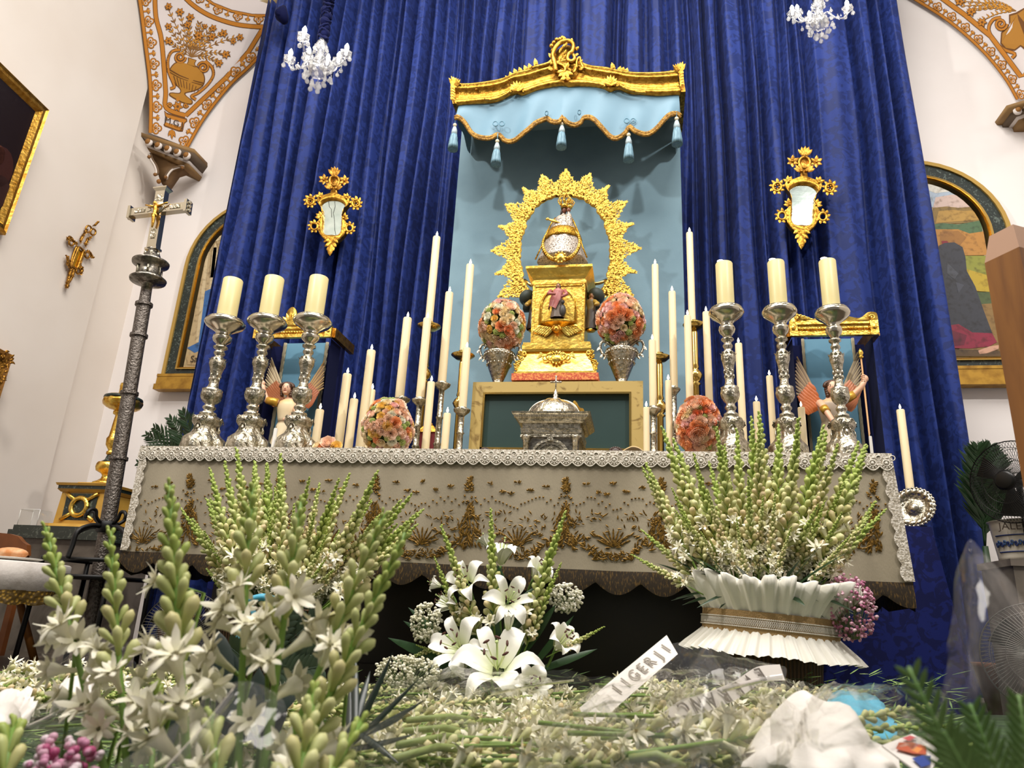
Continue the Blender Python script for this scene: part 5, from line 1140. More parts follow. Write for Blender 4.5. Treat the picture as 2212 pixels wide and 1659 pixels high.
# ================================================================== GILT MIRRORS
def mirror(C0,C1,tilt,lab,Ym,broken):
    """C0 bottom tip px, C1 top tip px"""
    h=C0[1]-C1[1]; sc=h/245.; 
    ax=Vector((C1[0]-C0[0],C1[1]-C0[1]))/h
    def Q(u,v,d=0.): # u right, v up from bottom tip in 1/245 units
        x=C0[0]+ax.x*v*sc+u*sc; y=C0[1]+ax.y*v*sc+u*sc*tilt; return at(x,y,Ym)+Vector((0,-d,0))
    s_=mpp(*C0,Ym)*sc; q=lambda p:p*s_
    t=thing('gilt_mirror',Q(0,0)+Vector((0,.02,0)),lab,'mirror','carved gilt mirrors')
    out=[(0,22),(-12,38),(-24,50),(-34,62),(-42,80),(-34,100),(-26,112),(-30,130),(-44,146),(-40,164),(-26,166),(-12,172),(0,175),(12,172),(26,166),(40,164),(44,146),(30,130),(26,112),(34,100),(42,80),(34,62),(24,50),(12,38)]
    inn=[(0,60),(-12,58),(-22,62),(-25,75),(-24,95),(-27,112),(-32,126),(-32,138),(-26,146),(-14,152),(0,153),(14,152),(26,146),(32,138),(32,126),(27,112),(24,95),(25,75),(22,62),(12,58)]
    ic=catmull(inn,3,True); oc=catmull(out,3,True)
    # resample by angle about centre
    def byang(P,n=72):
        c=(0,105); A=sorted([(math.atan2(p[1]-c[1],p[0]-c[0]),math.hypot(p[0]-c[0],p[1]-c[1])) for p in P]); o=[]
        for k in range(n):
            a=-PI+2*PI*(k+.5)/n; j=bisect.bisect([z[0] for z in A],a)%len(A); r=(A[j][1]+A[j-1][1])/2; o.append((c[0]+r*math.cos(a),c[1]+r*math.sin(a)))
        return o
    O=byang(oc); I=byang(ic)
    rows=[]
    for f,d in ((0,-.02),(0,.012),(.15,.03),(.4,.022),(.6,.036),(.85,.03),(1,.012),(1,-.02)): rows.append([Q(a[0]*(1-f)+b[0]*f,a[1]*(1-f)+b[1]*f,d) for a,b in zip(O,I)])
    mb=MB(); mb.grid(rows,True); fr=mb.build('frame',M['cgold'],t)
    mb=MB(); mb.add([Q(a,b,.006) for a,b in I],[tuple(range(len(I)))]); gl=mb.build('glass',mat('old_mirror_glass','#c3cfc9',.16,.85,c2='#a9b8b2',cscale=9,cramp=(.4,.7),bump=('noise',6,.15)),t,False)
    if broken:
        mb=MB()
        for pts in ([(2,152),(4,138),(0,120),(4,100),(6,75),(10,60)],[(-14,150),(-12,136),(-6,130),(-4,108)]): mb.tube([Q(a,b,.008) for a,b in pts],q(.5),4)
        mb.build('crack',M['wick'],gl)
    def leafs(nm,c,dirs,l,w,mt='cgold',d=.02):
        mb=MB()
        for a in dirs: mb.leaf(Q(*c,d),Q(c[0]+l*math.cos(math.radians(a)),c[1]+l*math.sin(math.radians(a)),d+.012),q(w),(0,-1,0),.008,0,4)
        mb.ell(Q(*c,d+.006),q(4),q(4),q(4),8,5); mb.build(nm,M[mt],t)['kind']='stuff'
    # bottom palmette, side flowers, lower scrolls
    mb=MB()
    for k,(y_,w) in enumerate(((4,0),(14,10),(24,16),(36,20))):
        for sg in (-1,1): mb.leaf(Q(0,y_+14,.02),Q(sg*w,y_,.03),q(6),(0,-1,0),.01,0,4)
    mb.leaf(Q(0,30,.03),Q(0,-1,.03),q(8),(0,-1,0),.012,0,4); mb.build('bottom_palmette',M['cgold'],t)['kind']='stuff'
    for sg in (-1,1):
        for (cx,cy,r) in ((sg*48,78,15),(sg*62,146,16)):
            mb=MB(); mb.tube([Q(cx+r*.62*math.cos(a),cy+r*.62*math.sin(a),.02) for a in [2*PI*k/16 for k in range(17)]],q(r*.26),7,False)
            for k in range(9): a=2*PI*k/9; mb.leaf(Q(cx+r*.6*math.cos(a),cy+r*.6*math.sin(a),.022),Q(cx+r*1.25*math.cos(a+.25),cy+r*1.25*math.sin(a+.25),.028),q(r*.26),(0,-1,0),.006,0,3)
            if cy>100:
                for k in range(5): a=2*PI*k/5; mb.ell(Q(cx+r*.3*math.cos(a),cy+r*.3*math.sin(a),.02),q(r*.2),q(r*.2),q(r*.2),6,4)
            mb.build('pierced_rosette',M['cgold'],t)['kind']='stuff'
        leafs('side_leaf',(sg*30,104),(90+sg*-20,90-sg*60,90-sg*95),16,5)
        leafs('side_leaf',(sg*36,158),(90-sg*10,90-sg*70,90+sg*30),14,5)
    # neck and top cross
    mb=MB(); mb.prism([Q(a,b,.02) for a,b in catmull([(-9,172),(-7,182),(-16,196),(-20,206),(-14,212),(-24,222) if 0 else (-14,216),(14,216),(20,206),(16,196),(7,182),(9,172)],2,True)],(0,.03,0)); mb.build('neck',M['oldgold'],t)
    mb=MB(); c=(0,205); mb.tube([Q(13*math.cos(a),c[1]+13*math.sin(a),.02) for a in [2*PI*k/18 for k in range(19)]],q(4),7,False); mb.build('ring',M['oldgold'],t)
    leafs('top_palmette',(0,220),(90,66,114,40,140),22,6,'oldgold')
    for sg in (-1,1):
        leafs('cross_arm_leaf',(sg*28,206),[k*60+30 for k in range(6)],15,5,'oldgold'); leafs('neck_leaf',(sg*6,184),(90-sg*50,90-sg*75,90-sg*20),20,6,'oldgold')
    return t
mirror((716,556),(726,362),-.07+.12,'smaller carved gilt mirror with cracked glass hanging on the blue curtain',YC-.16,True)
mirror((1729,542),(1738,318),.0+.02,'larger carved gilt mirror with bright glass hanging on the blue curtain',YC-.16,False)
# ================================================================== CHANDELIERS
M['crystal']=film('cut_crystal',(.93,.94,.96),.26,.04,90.,.16,(.9,.9,.88))
def drop_mesh():
    mb=MB(); mb.lathe([(.0005,-1),(.28,-.8),(.36,-.6),(.22,-.25),(.06,0),(.001,.05)],(0,0),8); mb.ell((0,0,.2),.13,.13,.13,6,4)
    me=bpy.data.meshes.new('crystal_drop'); me.from_pydata(mb.v,[],mb.f); me.materials.append(M['crystal']); return me
DROP=drop_mesh()
def chandelier(c,lab,Yc,bulbs):
    s_=mpp(*c,Yc); p=at(*c,Yc); X,Z=p.x,p.z; u=lambda a:a*s_
    t=thing('crystal_chandelier',(X,Yc,Z),lab,'chandelier','crystal chandeliers')
    mb=MB(); mb.lathe([(u(4),Z-u(26)),(u(16),Z-u(22)),(u(20),Z-u(14)),(u(14),Z-u(8)),(u(8),Z-u(2)),(u(6),Z+u(8)),(u(9),Z+u(16)),(u(6),Z+u(24)),(u(7),Z+u(34)),(u(12),Z+u(42)),(u(8),Z+u(56)),(u(3),Z+u(66))],(X,Yc),16,lambda a,z:1+.08*math.cos(8*2*PI*a)); mb.build('crystal_stem',M['crystal'],t)
    mb=MB(); r_=random.Random(2)
    zz_=Z+u(64)
    for k in range(9):
        z=zz_+u(k*14); mb.ell((X+u(r_.uniform(-3,3)),Yc+u(r_.uniform(-3,3)),z),u(r_.uniform(8,12)),u(r_.uniform(8,12)),u(9),10,7)
        mb.tube([(X+u(10)*math.cos(a+k),Yc+u(10)*math.sin(a+k),z+u(5)*math.sin(2*a)) for a in [2*PI*j/10 for j in range(11)]],u(2.2),5,False)
    mb.build('cloth_chain_sleeve',M['velvet'],t)
    n=6
    for k in range(n):
        a=math.radians((188,150,265,68,352,100)[k]); hi=k%2; R_=u(60 if not hi else 46); zc=Z+u(8 if not hi else 40); dv=Vector((math.cos(a),math.sin(a),0)); o=Vector((X,Yc,0))
        mb=MB(); pts=[o+dv*(R_*f)+Vector((0,0,zz)) for f,zz in ((.08,Z+u(6+hi*14)),(.3,Z+u(14+hi*16)),(.55,Z-u(6)+hi*u(20)),(.8,Z-u(12)+hi*u(26)),(.97,Z-u(2)+hi*u(30)),(1,zc))]
        pts=[Vector(q_) for q_ in catmull([tuple(q_) for q_ in pts],3)]; mb.tube(pts,u(2.0),6); arm=mb.build('arm',M['crystal'],t)
        e=o+dv*R_+Vector((0,0,zc))
        mb=MB(); mb.lathe([(u(3),e.z-u(4)),(u(10),e.z),(u(12),e.z+u(7)),(u(10),e.z+u(8)),(u(4),e.z+u(4))],(e.x,e.y),12,lambda a_,z:1+.1*math.cos(6*2*PI*a_)); mb.build('bobeche',M['crystal'],arm)
        mb=MB(); mb.lathe([(u(3),e.z+u(4)),(u(3),e.z+u(14)),(u(4.4),e.z+u(18)),(u(4.6),e.z+u(22)),(u(2),e.z+u(28)),(.0005,e.z+u(31))],(e.x,e.y),10); mb.build('candle_bulb',M['bulb'] if (k in bulbs) else M['waxw'],arm)
        for j in range(3):
            b=a+2*PI*j/3; d=bpy.data.objects.new('crystal_drop',DROP); link(d,t); d.location=Vector((e.x+u(10)*math.cos(b),e.y+u(10)*math.sin(b),e.z-u(3)))-t.location; q=u(13); d.scale=(q,q,q)
        for j in range(7): # bead swags
            f=(j+1)/8; z=e.z+(Z+u(20)-e.z)*f-u(16)*math.sin(PI*f); d=bpy.data.objects.new('crystal_bead',DROP); link(d,t); pp=o+dv*(R_*(1-f)); d.location=Vector((pp.x,pp.y,z))-t.location; d.scale=(u(5),)*3
    for ring,(R_,zz,nn,q) in enumerate(((28,-14,8,12),(19,-30,6,13),(38,-8,8,11),(10,-48,4,14),(13,40,8,11),(24,-24,7,11))):
        for k in range(nn):
            a=2*PI*k/nn+ring; d=bpy.data.objects.new('crystal_drop',DROP); link(d,t); d.location=(u(R_)*math.cos(a),u(R_)*math.sin(a),u(zz)); d.scale=(u(q),)*3
    for a in (0,1):
        pass
    return t
YH=YT+1.35
chandelier((688,140),'crystal chandelier with lit bulbs hanging beside the tied blue curtain end',YH,(0,1,2,3,4,5)); chandelier((1770,40),'crystal chandelier with hanging drops above the larger gilt mirror',YH,(0,1,2,3,4,5))
for cx,cy in ((688,110),(1770,20)):
    p=at(cx,cy,YH); d=bpy.data.lights.new('chandelier_light','POINT'); d.energy=5; d.color=(1,.97,.92); d.shadow_soft_size=.15; o=bpy.data.objects.new('chandelier_light',d); COL.objects.link(o); o.location=p+Vector((0,-.25,.05))
# ================================================================== ANGELS UNDER SMALL GILT CORNICES
M['clothb']=mat('blue_backcloth','#5d8da6',.7,c2='#4f7f99',cscale=3,cramp=(.35,.65),sheen=.1)
M['rope']=mat('cream_rope','#b5aa8c',.7,bump=('wave',60,.8))
def small_canopy(cor,back,lab,Ya,crest):
    (x0_,x1_,yt,yb)=cor; A=lambda x,y,d=0.:at(x,y,Ya)+Vector((0,-d,0)); s_=mpp(x0_,yt,Ya); a=lambda p:p*s_
    ym=(yt+yb)/2; xm=(x0_+x1_)/2; P0=A(x0_,yb); P1=A(x1_,yb); zt=A(xm,yt).z; zb_=A(xm,yb).z
    bx0_,bx1_,byt=back
    t=thing('angel_dais_canopy',(P0.x*.5+P1.x*.5,Ya+.2,0),lab,'canopy','small gilt canopies')
    Yb=Ya+.20
    mb=MB(); mb.box((P0.x,Ya,zb_),(P1.x,Ya+.03,zt)); mb.box((P0.x,Ya-.012,zb_-.006),(P1.x,Ya,zb_+.006)); mb.box((P0.x,Ya-.014,zt-.012),(P1.x,Ya,zt)); mb.build('cornice_front',M['brightgold'],t,False)
    mb=MB(); n=26
    for k in range(n): x=P0.x+.03+(P1.x-P0.x-.06)*(k+.5)/n; mb.ell((x,Ya-.006,(zt+zb_)/2),.012,.006,.007,6,4,Matrix.Rotation(.5,3,'Y'))
    mb.build('rope_moulding',M['brightgold'],t)['kind']='stuff'
    for X in (P0.x+.02,P1.x-.02):
        mb=MB(); mb.box((X-.022,Ya-.02,zb_-.01),(X+.022,Ya,zt+.004)); mb.ell((X,Ya-.02,(zt+zb_)/2),.014,.008,.014,8,5); mb.build('corner_block',M['brightgold'],t,False)
    for X,nm in ((P0.x,1),(P1.x,-1)):
        mb=MB(); mb.box((X-.015 if nm>0 else X-.015,Ya+.02,zb_),(X+.015,Ya+.34,zt)); mb.build('cornice_side',M['oldgold'],t,False)
    mb=MB()
    if crest=='palm':
        c=A(xm-8,yt+2); 
        mb.prism([c+Vector((a(px_),-.004,a(pz))) for px_,pz in catmull([(-40,-2),(-30,14),(-14,20),(-9,38),(0,46),(9,38),(14,20),(30,14),(42,-2)],3)],(0,.02,0))
        for k in range(7): b=PI*(k+.5)/7; mb.leaf(c+Vector((0,-.008,a(8))),c+Vector((a(20)*math.cos(b),-.016,a(8)+a(26)*math.sin(b))),a(4),(0,-1,0),.006,0,3)
        for sg in (-1,1): mb.tube([c+Vector((sg*a(14+8*math.cos(k*.55)*(1-k/16)),-.01,a(10+8*math.sin(k*.55)*(1-k/16)))) for k in range(14)],a(1.8),5)
    else:
        c=A(xm,yt+2)
        mb.prism([A(x,y,.004) for x,y in catmull([(x0_,yt+3),(x0_+2,yt-14),(x0_+16,yt-20),(x0_+30,yt-8),(xm-30,yt-10),(xm,yt-24),(xm+30,yt-14),(x1_-40,yt-10),(x1_-22,yt-22),(x1_-4,yt-20),(x1_,yt+2)],4)],(0,.02,0))
        for xx,sg in ((x0_+14,1),(x1_-14,-1)):
            cc=A(xx,yt-10); mb.tube([cc+Vector((sg*a(7)*(1-k/16)*math.cos(k*.6),-.012,a(7)*(1-k/16)*math.sin(k*.6))) for k in range(14)],a(2),5)
            for k in range(4): mb.leaf(cc,cc+Vector((sg*a(12+8*k),-.016,a(6-k*4))),a(4),(0,-1,0),.006,0,3)
    mb.build('crest',M['brightgold'],t)['kind']='stuff'
    q0=at(bx0_,byt,Yb); q1=at(bx1_,byt,Yb); zf=.45
    mb=MB(); mb.box((q0.x,Yb,zf),(q1.x,Yb+.012,q0.z)); mb.build('backcloth',M['clothb'],t,False)
    for X in (q0.x,q1.x):
        mb=MB(); mb.tube([(X,Yb-.006,zf+(q0.z-zf)*k/60) for k in range(61)],[a(3.2)*(1+.15*(k%2)) for k in range(61)],6); mb.build('rope_edge',M['rope'],t)
    mb=MB(); mb.box((P0.x+.0,Yb+.015,zf),(P1.x-.0,Yb+.03,zb_+.02)); mb.build('dark_blue_hanging',M['velvet'],t,False)
    mb=MB(); mb.grid([[(P1.x-.02,Ya+.04+(.16)*j/6,zf+(zb_-zf)*i/6) for j in range(7)] for i in range(7)]); mb.grid([[(P0.x+.02,Ya+.04+(.16)*j/6,zf+(zb_-zf)*i/6) for j in range(7)] for i in range(7)]); mb.build('side_hanging',M['velvet'],t)['kind']='stuff'
    mb=MB(); mb.box((P0.x-.02,Ya-.01,0),(P1.x+.02,Yb+.2,zf)); mb.build('dais',M['damask2'],t,False)
    return t,zf
def wing(mb,root,tip,side,w0,cols,nf=11):
    root=Vector(root); tip=Vector(tip); d=tip-root; L=d.length; dn=d.normalized(); sd=Vector(side).normalized()
    for k in range(nf):
        f=k/(nf-1); st=root+dn*(L*.12*f)+sd*(w0*.1*k/nf); en=root+dn*(L*(1-.52*f))+sd*(w0*(.12+f*.9)); mb.col=lin(cols[0] if k%2 else cols[1]); mb.leaf(st+Vector((0,-.002*k,0)),en+Vector((0,-.002*k,0)),w0*.095,(0,-1,0),.004,0,6,.35)
    for r in range(4):
        for k in range(7):
            f=k/6; st=root+dn*(L*(.04+.1*r*(1-f*.4)))+sd*(w0*(f*.75)); mb.col=lin(cols[2]); mb.leaf(st+Vector((0,-.024-.002*r,0)),st+dn*(L*.17)+sd*w0*.18+Vector((0,-.03,0)),w0*.11,(0,-1,0),.006,0,4,.4)
def arm_hand(t,pts,r,skin,sleeve,grip):
    mb=MB(); mb.col=lin(skin); mb.tube(pts,r,9); p=Vector(pts[-1]); q=r[-1]
    mb.ell(p,q*1.3,q*1.0,q*1.5,8,6)
    for k in range(4):
        z=p.z+q*(1.2-k*.75); mb.tube([(p.x,p.y,z),(grip.x+q*.2,grip.y-q*1.0,z),(grip.x-q*.9*(1 if p.x>grip.x else -1),grip.y-q*.4,z-q*.1)],q*.38,5)
    mb.tube([(p.x,p.y,p.z+q),(grip.x,grip.y+q*.9,p.z+q*1.5)],q*.4,5)
    mb.build('arm',M['vrough'],t)
    mb=MB(); mb.col=lin(sleeve); a=Vector(pts[0]); b=Vector(pts[1]); mb.tube([a,a*.5+b*.5,b],[r[0]*1.25,r[0]*1.2,r[1]*1.2],9); mb.build('gilt_sleeve',M['vgold'],t)
M['vgold']=mat('polychrome_gilt',rough=.35,metal=.5,vcol=True)
# first angel
Ya=YT+1.15; t1,zf=small_canopy((550,716,708,728),(618,708,742),'small gilt canopy with palmette crest and blue backcloth behind the angel',Ya,'palm')
Yg=Ya+.06; A=lambda x,y,d=0.:at(x,y,Yg)+Vector((0,-d,0)); s_=mpp(620,900,Yg); a_=lambda p:p*s_
an=thing('angel_statue',(A(615,960).x,Yg,zf),'carved angel in cream tunic raising a gold tipped staff','statue')
X=A(621,880).x; zz=lambda y:zpx(618,y,Yg)
mb=MB(); n=22; rows=[]; cs=[]
for r,y,c_ in ((0,0,None),):
    pass
pf=[(26,None,'#2f4a5a'),(30,1010,'#2f4a5a'),(28,975,'#5a6a62'),(24,955,'#d8c49c'),(20,935,'#dccaa6'),(17,918,'#dccaa6'),(15,912,'#6a5030'),(17,905,'#dccaa6'),(20,890,'#d9c69f'),(22,878,'#d9c69f'),(18,868,'#d3b27a'),(8,862,'#d9a98a'),(5.5,856,'#d9a98a'),(5.5,848,'#d9a98a')]
for r,y,c_ in pf:
    z=zf if y is None else zz(y); rows.append([(X+a_(r)*math.cos(2*PI*k/n)*(1+.05*math.cos(6*2*PI*k/n)),Yg+a_(r)*.66*math.sin(2*PI*k/n)*(1+.07*math.cos(7*2*PI*k/n)),z) for k in range(n)]); cs+=[lin(c_)]*n
mb.col=(0,0,0); mb.grid(rows,True); mb.c=cs; mb.build('body',M['vrough'],an)
def head(t,c,r,hair,skin='#dcae90',turn=0.):
    mb=MB(); mb.col=lin(skin); R3=Matrix.Rotation(turn,3,'Z'); e=lambda v_,*rr:mb.ell(c+R3@Vector(v_),*rr)
    mb.ell(c,r*.8,r*.88,r*1.08,16,12); e((0,-r*.88,-r*.12),r*.12,r*.2,r*.24,8,5); e((0,-r*.6,-r*.8),r*.35,r*.28,r*.25,8,5)
    mb.col=lin('#b2564c'); e((0,-r*.84,-r*.52),r*.2,r*.08,r*.06,8,4)
    for sg in (-1,1):
        mb.col=lin('#f0e6dc'); e((sg*r*.32,-r*.76,r*.08),r*.14,r*.08,r*.075,8,5); mb.col=lin('#2a1a12'); e((sg*r*.32,-r*.82,r*.08),r*.065,r*.05,r*.065,6,4); e((sg*r*.33,-r*.78,r*.26),r*.17,r*.05,r*.03,6,4); mb.col=lin(skin); e((sg*r*.8,0,-r*.05),r*.1,r*.16,r*.22,6,4)
    mb.build('head',M['vrough'],t)
    mb=MB(); mb.col=lin(hair); e((0,r*.2,r*.22),r*.98,r*.95,r*1.02,16,10)
    for k in range(12):
        a=PI*k/11; e((r*1.0*math.cos(a),-r*.1,r*.5*math.sin(a)+r*.35),r*.3,r*.4,r*.34,7,5)
    for sg in (-1,1):
        for k in range(4): e((sg*r*(.85-.04*k),r*.15,-r*(.1+.32*k)),r*.3,r*.4,r*.34,7,5)
    mb.build('hair',M['vrough'],t)
head(an,Vector((A(623,843).x,Yg-.02,zz(842))),a_(12.5),'#4a2c18',turn=.15)
st0=A(583,792,.06); st1=A(577,985,.06); mb=MB(); mb.tube([st0,Vector((st0.x,st0.y,zf+.002))],a_(1.5),7); mb.build('staff',mat('staff_wood','#b58a5a',.5),an)
mb=MB(); mb.lathe([(a_(2),st0.z-a_(6)),(a_(4.5),st0.z-a_(3)),(a_(2.5),st0.z),(a_(4.8),st0.z+a_(4)),(a_(3.5),st0.z+a_(9)),(.0006,st0.z+a_(14))],(st0.x,st0.y),10); mb.build('staff_finial',M['brightgold'],an)
arm_hand(an,[(X-a_(18),Yg-.02,zz(872)),(A(583,866,.03).x,Yg-.04,zz(868)),(A(577,853,.05).x,Yg-.055,zz(848)),(st0.x+.006,st0.y-.004,zz(835))],[a_(7),a_(6),a_(5),a_(4.4)],'#d9a98a','#c89a3a',Vector((st0.x,st0.y,0)))
mb=MB(); mb.col=lin('#d9a98a'); mb.tube([(X+a_(18),Yg,zz(874)),(X+a_(26),Yg-.03,zz(895)),(X+a_(16),Yg-.08,zz(912))],[a_(7),a_(6),a_(4.5)],9); mb.ell((X+a_(14),Yg-.09,zz(914)),a_(5),a_(4),a_(4),8,6); mb.build('arm',M['vrough'],an)
mb=MB(); wing(mb,(X-a_(8),Yg+.06,zz(876)),at(590,772,Yg+.1),(-1,0,-.15),a_(34),('#8a7350','#b8a47c','#a8643c')); mb.build('wing',M['vrough'],an)['kind']='stuff'
mb=MB(); wing(mb,(X+a_(10),Yg+.06,zz(876)),at(697,778,Yg+.1),(1,0,-.25),a_(36),('#7d5a32','#b08a4c','#9a5630')); mb.build('wing',M['vrough'],an)['kind']='stuff'
# second angel, mostly hidden by a candlestick
t2,zf2=small_canopy((1706,1897,697,723),(1733,1841,733),'small gilt canopy with scrolled ends and blue backcloth over the hidden angel',Ya,'scroll')
an=thing('angel_statue',(A(1797,960).x,Yg,zf2),'carved angel half hidden behind a silver candlestick, holding a staff','statue')
X=A(1797,900).x; zz=lambda y:zpx(1797,y,Yg); rows=[]; cs=[]
for r,y,c_ in [(26,None,'#a08a70'),(30,1010,'#a08a70'),(26,975,'#cdbb98'),(20,930,'#c9b79a'),(17,912,'#7a6a50'),(20,890,'#9a8a78'),(22,876,'#9a8a78'),(18,868,'#b89a6a'),(8,862,'#d9a98a'),(5.5,856,'#d9a98a'),(5.5,848,'#d9a98a')]:
    z=zf2 if y is None else zz(y); rows.append([(X+a_(r)*math.cos(2*PI*k/n)*(1+.05*math.cos(6*2*PI*k/n)),Yg+a_(r)*.66*math.sin(2*PI*k/n)*(1+.07*math.cos(7*2*PI*k/n)),z) for k in range(n)]); cs+=[lin(c_)]*n
mb=MB(); mb.col=(0,0,0); mb.grid(rows,True); mb.c=cs; mb.build('body',M['vrough'],an)
head(an,Vector((A(1797,840).x,Yg-.02,zz(840))),a_(12.5),'#4a2c18',turn=-.2)
st0=A(1853,776,.06); mb=MB(); mb.tube([st0,Vector((st0.x,st0.y,zf2+.002))],a_(1.5),7); mb.build('staff',MATS['staff_wood'],an)
mb=MB(); mb.lathe([(a_(2),st0.z-a_(6)),(a_(4.5),st0.z-a_(3)),(a_(2.5),st0.z),(a_(4.8),st0.z+a_(4)),(a_(3.5),st0.z+a_(9)),(.0006,st0.z+a_(14))],(st0.x,st0.y),10); mb.build('staff_finial',M['brightgold'],an)
arm_hand(an,[(X+a_(18),Yg-.02,zz(868)),(A(1842,858,.03).x,Yg-.04,zz(856)),(A(1856,846,.05).x,Yg-.055,zz(842)),(st0.x+.008,st0.y-.004,zz(826))],[a_(7),a_(6),a_(5),a_(4.4)],'#d9a98a','#c89a3a',Vector((st0.x,st0.y,0)))
mb=MB(); mb.col=lin('#d9a98a'); mb.tube([(X-a_(18),Yg,zz(870)),(X-a_(15),Yg-.06,zz(890)),(X-a_(8),Yg-.10,zz(918)),(X-a_(3),Yg-.11,zz(928))],[a_(7),a_(5.5),a_(4.5),a_(3)],9); mb.build('arm',M['vrough'],an)
mb=MB(); mb.col=lin('#c89a3a'); mb.tube([(X-a_(16),Yg-.05,zz(886)),(X-a_(13.5),Yg-.07,zz(897))],[a_(7.5),a_(7)],10); mb.build('bracelet',M['vgold'],an)
mb=MB(); wing(mb,(X-a_(10),Yg+.05,zz(884)),at(1726,768,Yg+.06),(-1,0,-.5),a_(36),('#7a5f42','#a08560','#b5602e')); mb.build('wing',M['vrough'],an)['kind']='stuff'
mb=MB(); wing(mb,(X+a_(10),Yg+.05,zz(884)),at(1848,760,Yg+.06),(1,0,-.3),a_(30),('#7a6a52','#988766','#b5704a')); mb.build('wing',M['vrough'],an)['kind']='stuff'
# ================================================================== SIDES OF THE CHANCEL
def xf(mb,M4): mb.v=[tuple(M4@Vector(p)) for p in mb.v]
LW=lambda x,y,d=0.:atX(x,y,XL+d)
# big dark painting leaning on the left wall
pt_=[(-230,-85,.16),(101,238,.16),(6,508,.04),(-300,290,.04)]
O=[LW(x,y,d) for x,y,d in pt_]; cen=sum(O,Vector())/4
t=thing('framed_painting',cen,'large dark old painting in a gilt frame on the side wall','painting')
nrm=(O[1]-O[0]).cross(O[3]-O[0]).normalized(); nrm=nrm if nrm.x>0 else -nrm
eu=(O[0]-O[1]).normalized(); ev=(O[2]-O[1]).normalized()
def inset(d,o=0.): return [O[0]-eu*d+ev*d+nrm*o,O[1]+eu*d+ev*d+nrm*o,O[2]+eu*d-ev*d+nrm*o,O[3]-eu*d-ev*d+nrm*o]
mb=MB()
lv=[inset(0,-.02),inset(0,.025),inset(.012,.04),inset(.03,.03),inset(.055,.036),inset(.075,.012),inset(.085,.0)]
mb.grid(lv,True); mb.build('frame',M['gold'],t,False)
mb=MB(); mb.col=lin('#1d120d'); I=inset(.085,.004); mb.add(I,[(0,1,2,3)]); 
for (fx,fy,r,c_) in ((.1,.62,.10,'#3a1f16'),(.14,.55,.05,'#5a3426'),(.22,.75,.09,'#2c1a14'),(.05,.8,.08,'#33201a'),(.3,.5,.08,'#2a1812')):
    c=I[1]+(I[0]-I[1])*fx+(I[2]-I[1])*fy+nrm*.003; mb.col=lin(c_); a=(I[0]-I[1]).normalized(); b=(I[2]-I[1]).normalized(); mb.add([c+a*r*math.cos(k*PI/8)+b*r*1.5*math.sin(k*PI/8) for k in range(16)],[tuple(range(16))])
mb.build('canvas',mat('varnished_canvas',rough=.3,vcol=True,bump=('noise',40,.1)),t,False)
# lower frame corner
O=[LW(-160,672,.05),LW(24,768,.05),LW(-12,882,.03),LW(-190,800,.03)]; cen=sum(O,Vector())/4
t=thing('small_painting',cen,'small picture in a richly carved gilt frame low on the side wall','painting')
eu=(O[0]-O[1]).normalized(); ev=(O[2]-O[1]).normalized(); nrm=Vector((1,0,0))
mb=MB(); mb.grid([inset(0,-.02),inset(0,.02),inset(.05,.035),inset(.10,.02),inset(.11,0)],True); mb.build('frame',M['oldgold'],t,False)
mb=MB(); fr_=random.Random(4)
for k in range(90):
    e=fr_.random(); c=(O[1]+(O[2]-O[1])*e+eu*fr_.uniform(.02,.09) if k%2 else O[0]+(O[1]-O[0])*e+ev*fr_.uniform(.02,.09))+nrm*.03; a=fr_.uniform(0,6.28); mb.leaf(c,c+Vector((.01,math.cos(a)*.03,math.sin(a)*.03)),.009,(1,0,0),.006,0,3)
mb.build('carved_leaves',M['oldgold'],t)['kind']='stuff'
mb=MB(); mb.col=lin('#2a1a12'); mb.add(inset(.11,.004),[(0,1,2,3)]); mb.build('canvas',M['canvas'],t,False)
# gilt sconce mirror on the left wall
S8=lambda x,y,d=0.02:LW(x/9.22+130,y/9.22+460,d)
t=thing('gilt_sconce',S8(300,900,0),'pierced gilt rococo sconce with yellow reflecting glass on the side wall','sconce')
mb=MB(); mb.add([S8(*p,.02) for p in ((375,710),(440,770),(330,1090),(255,1050))],[(0,1,2,3)]); mb.build('glass',mat('golden_reflecting_glass','#c9a83c',.2,.9),t,False)
mb=MB()
for pts in ([(365,690),(320,800),(270,930),(235,1060),(300,1110),(350,1080),(400,940),(455,770),(400,690),(365,690)],[(330,660),(280,780),(230,940),(205,1080)],[(480,740),(440,880),(400,1010),(370,1110)]):
    q=catmull(pts,4); mb.tube([S8(x,y,.03) for x,y in q],.010,6)
mb.build('frame',M['oldgold'],t)
mb=MB(); sr=random.Random(8)
for pts,w in (([(400,560),(460,440),(520,350)],.01),([(500,640),(540,540),(610,480)],.01),([(150,520),(200,480),(260,560),(330,620)],.012),([(540,760),(600,800),(640,900)],.012),([(150,860),(160,1000),(210,1100)],.012),([(400,1060),(440,1130),(400,1210)],.012),([(220,1120),(180,1250),(150,1400),(130,1490)],.014),([(270,1130),(240,1260),(170,1380)],.012)):
    q=catmull(pts,4); mb.tube([S8(x,y,.03) for x,y in q],w,6)
    for (x,y) in q:
        for k in range(2): a=sr.uniform(0,6.28); l=sr.uniform(35,60); mb.leaf(S8(x,y,.03),S8(x+l*math.cos(a),y+l*math.sin(a),.045),.009,(1,0,0),.005,0,3)
for (cx,cy,r) in ((565,320,55),(655,380,52),(225,590,50),(540,840,50),(180,1000,45),(360,1160,45)):
    mb.tube([S8(cx+r*math.cos(a),cy+r*1.2*math.sin(a),.03) for a in [2*PI*k/12 for k in range(13)]],.008,6,False)
for k in range(6): mb.leaf(S8(650+k*15,270-k*16,.03),S8(700+k*12+(30 if k%2 else -30),230-k*12,.045),.010,(1,0,0),.006,0,3)
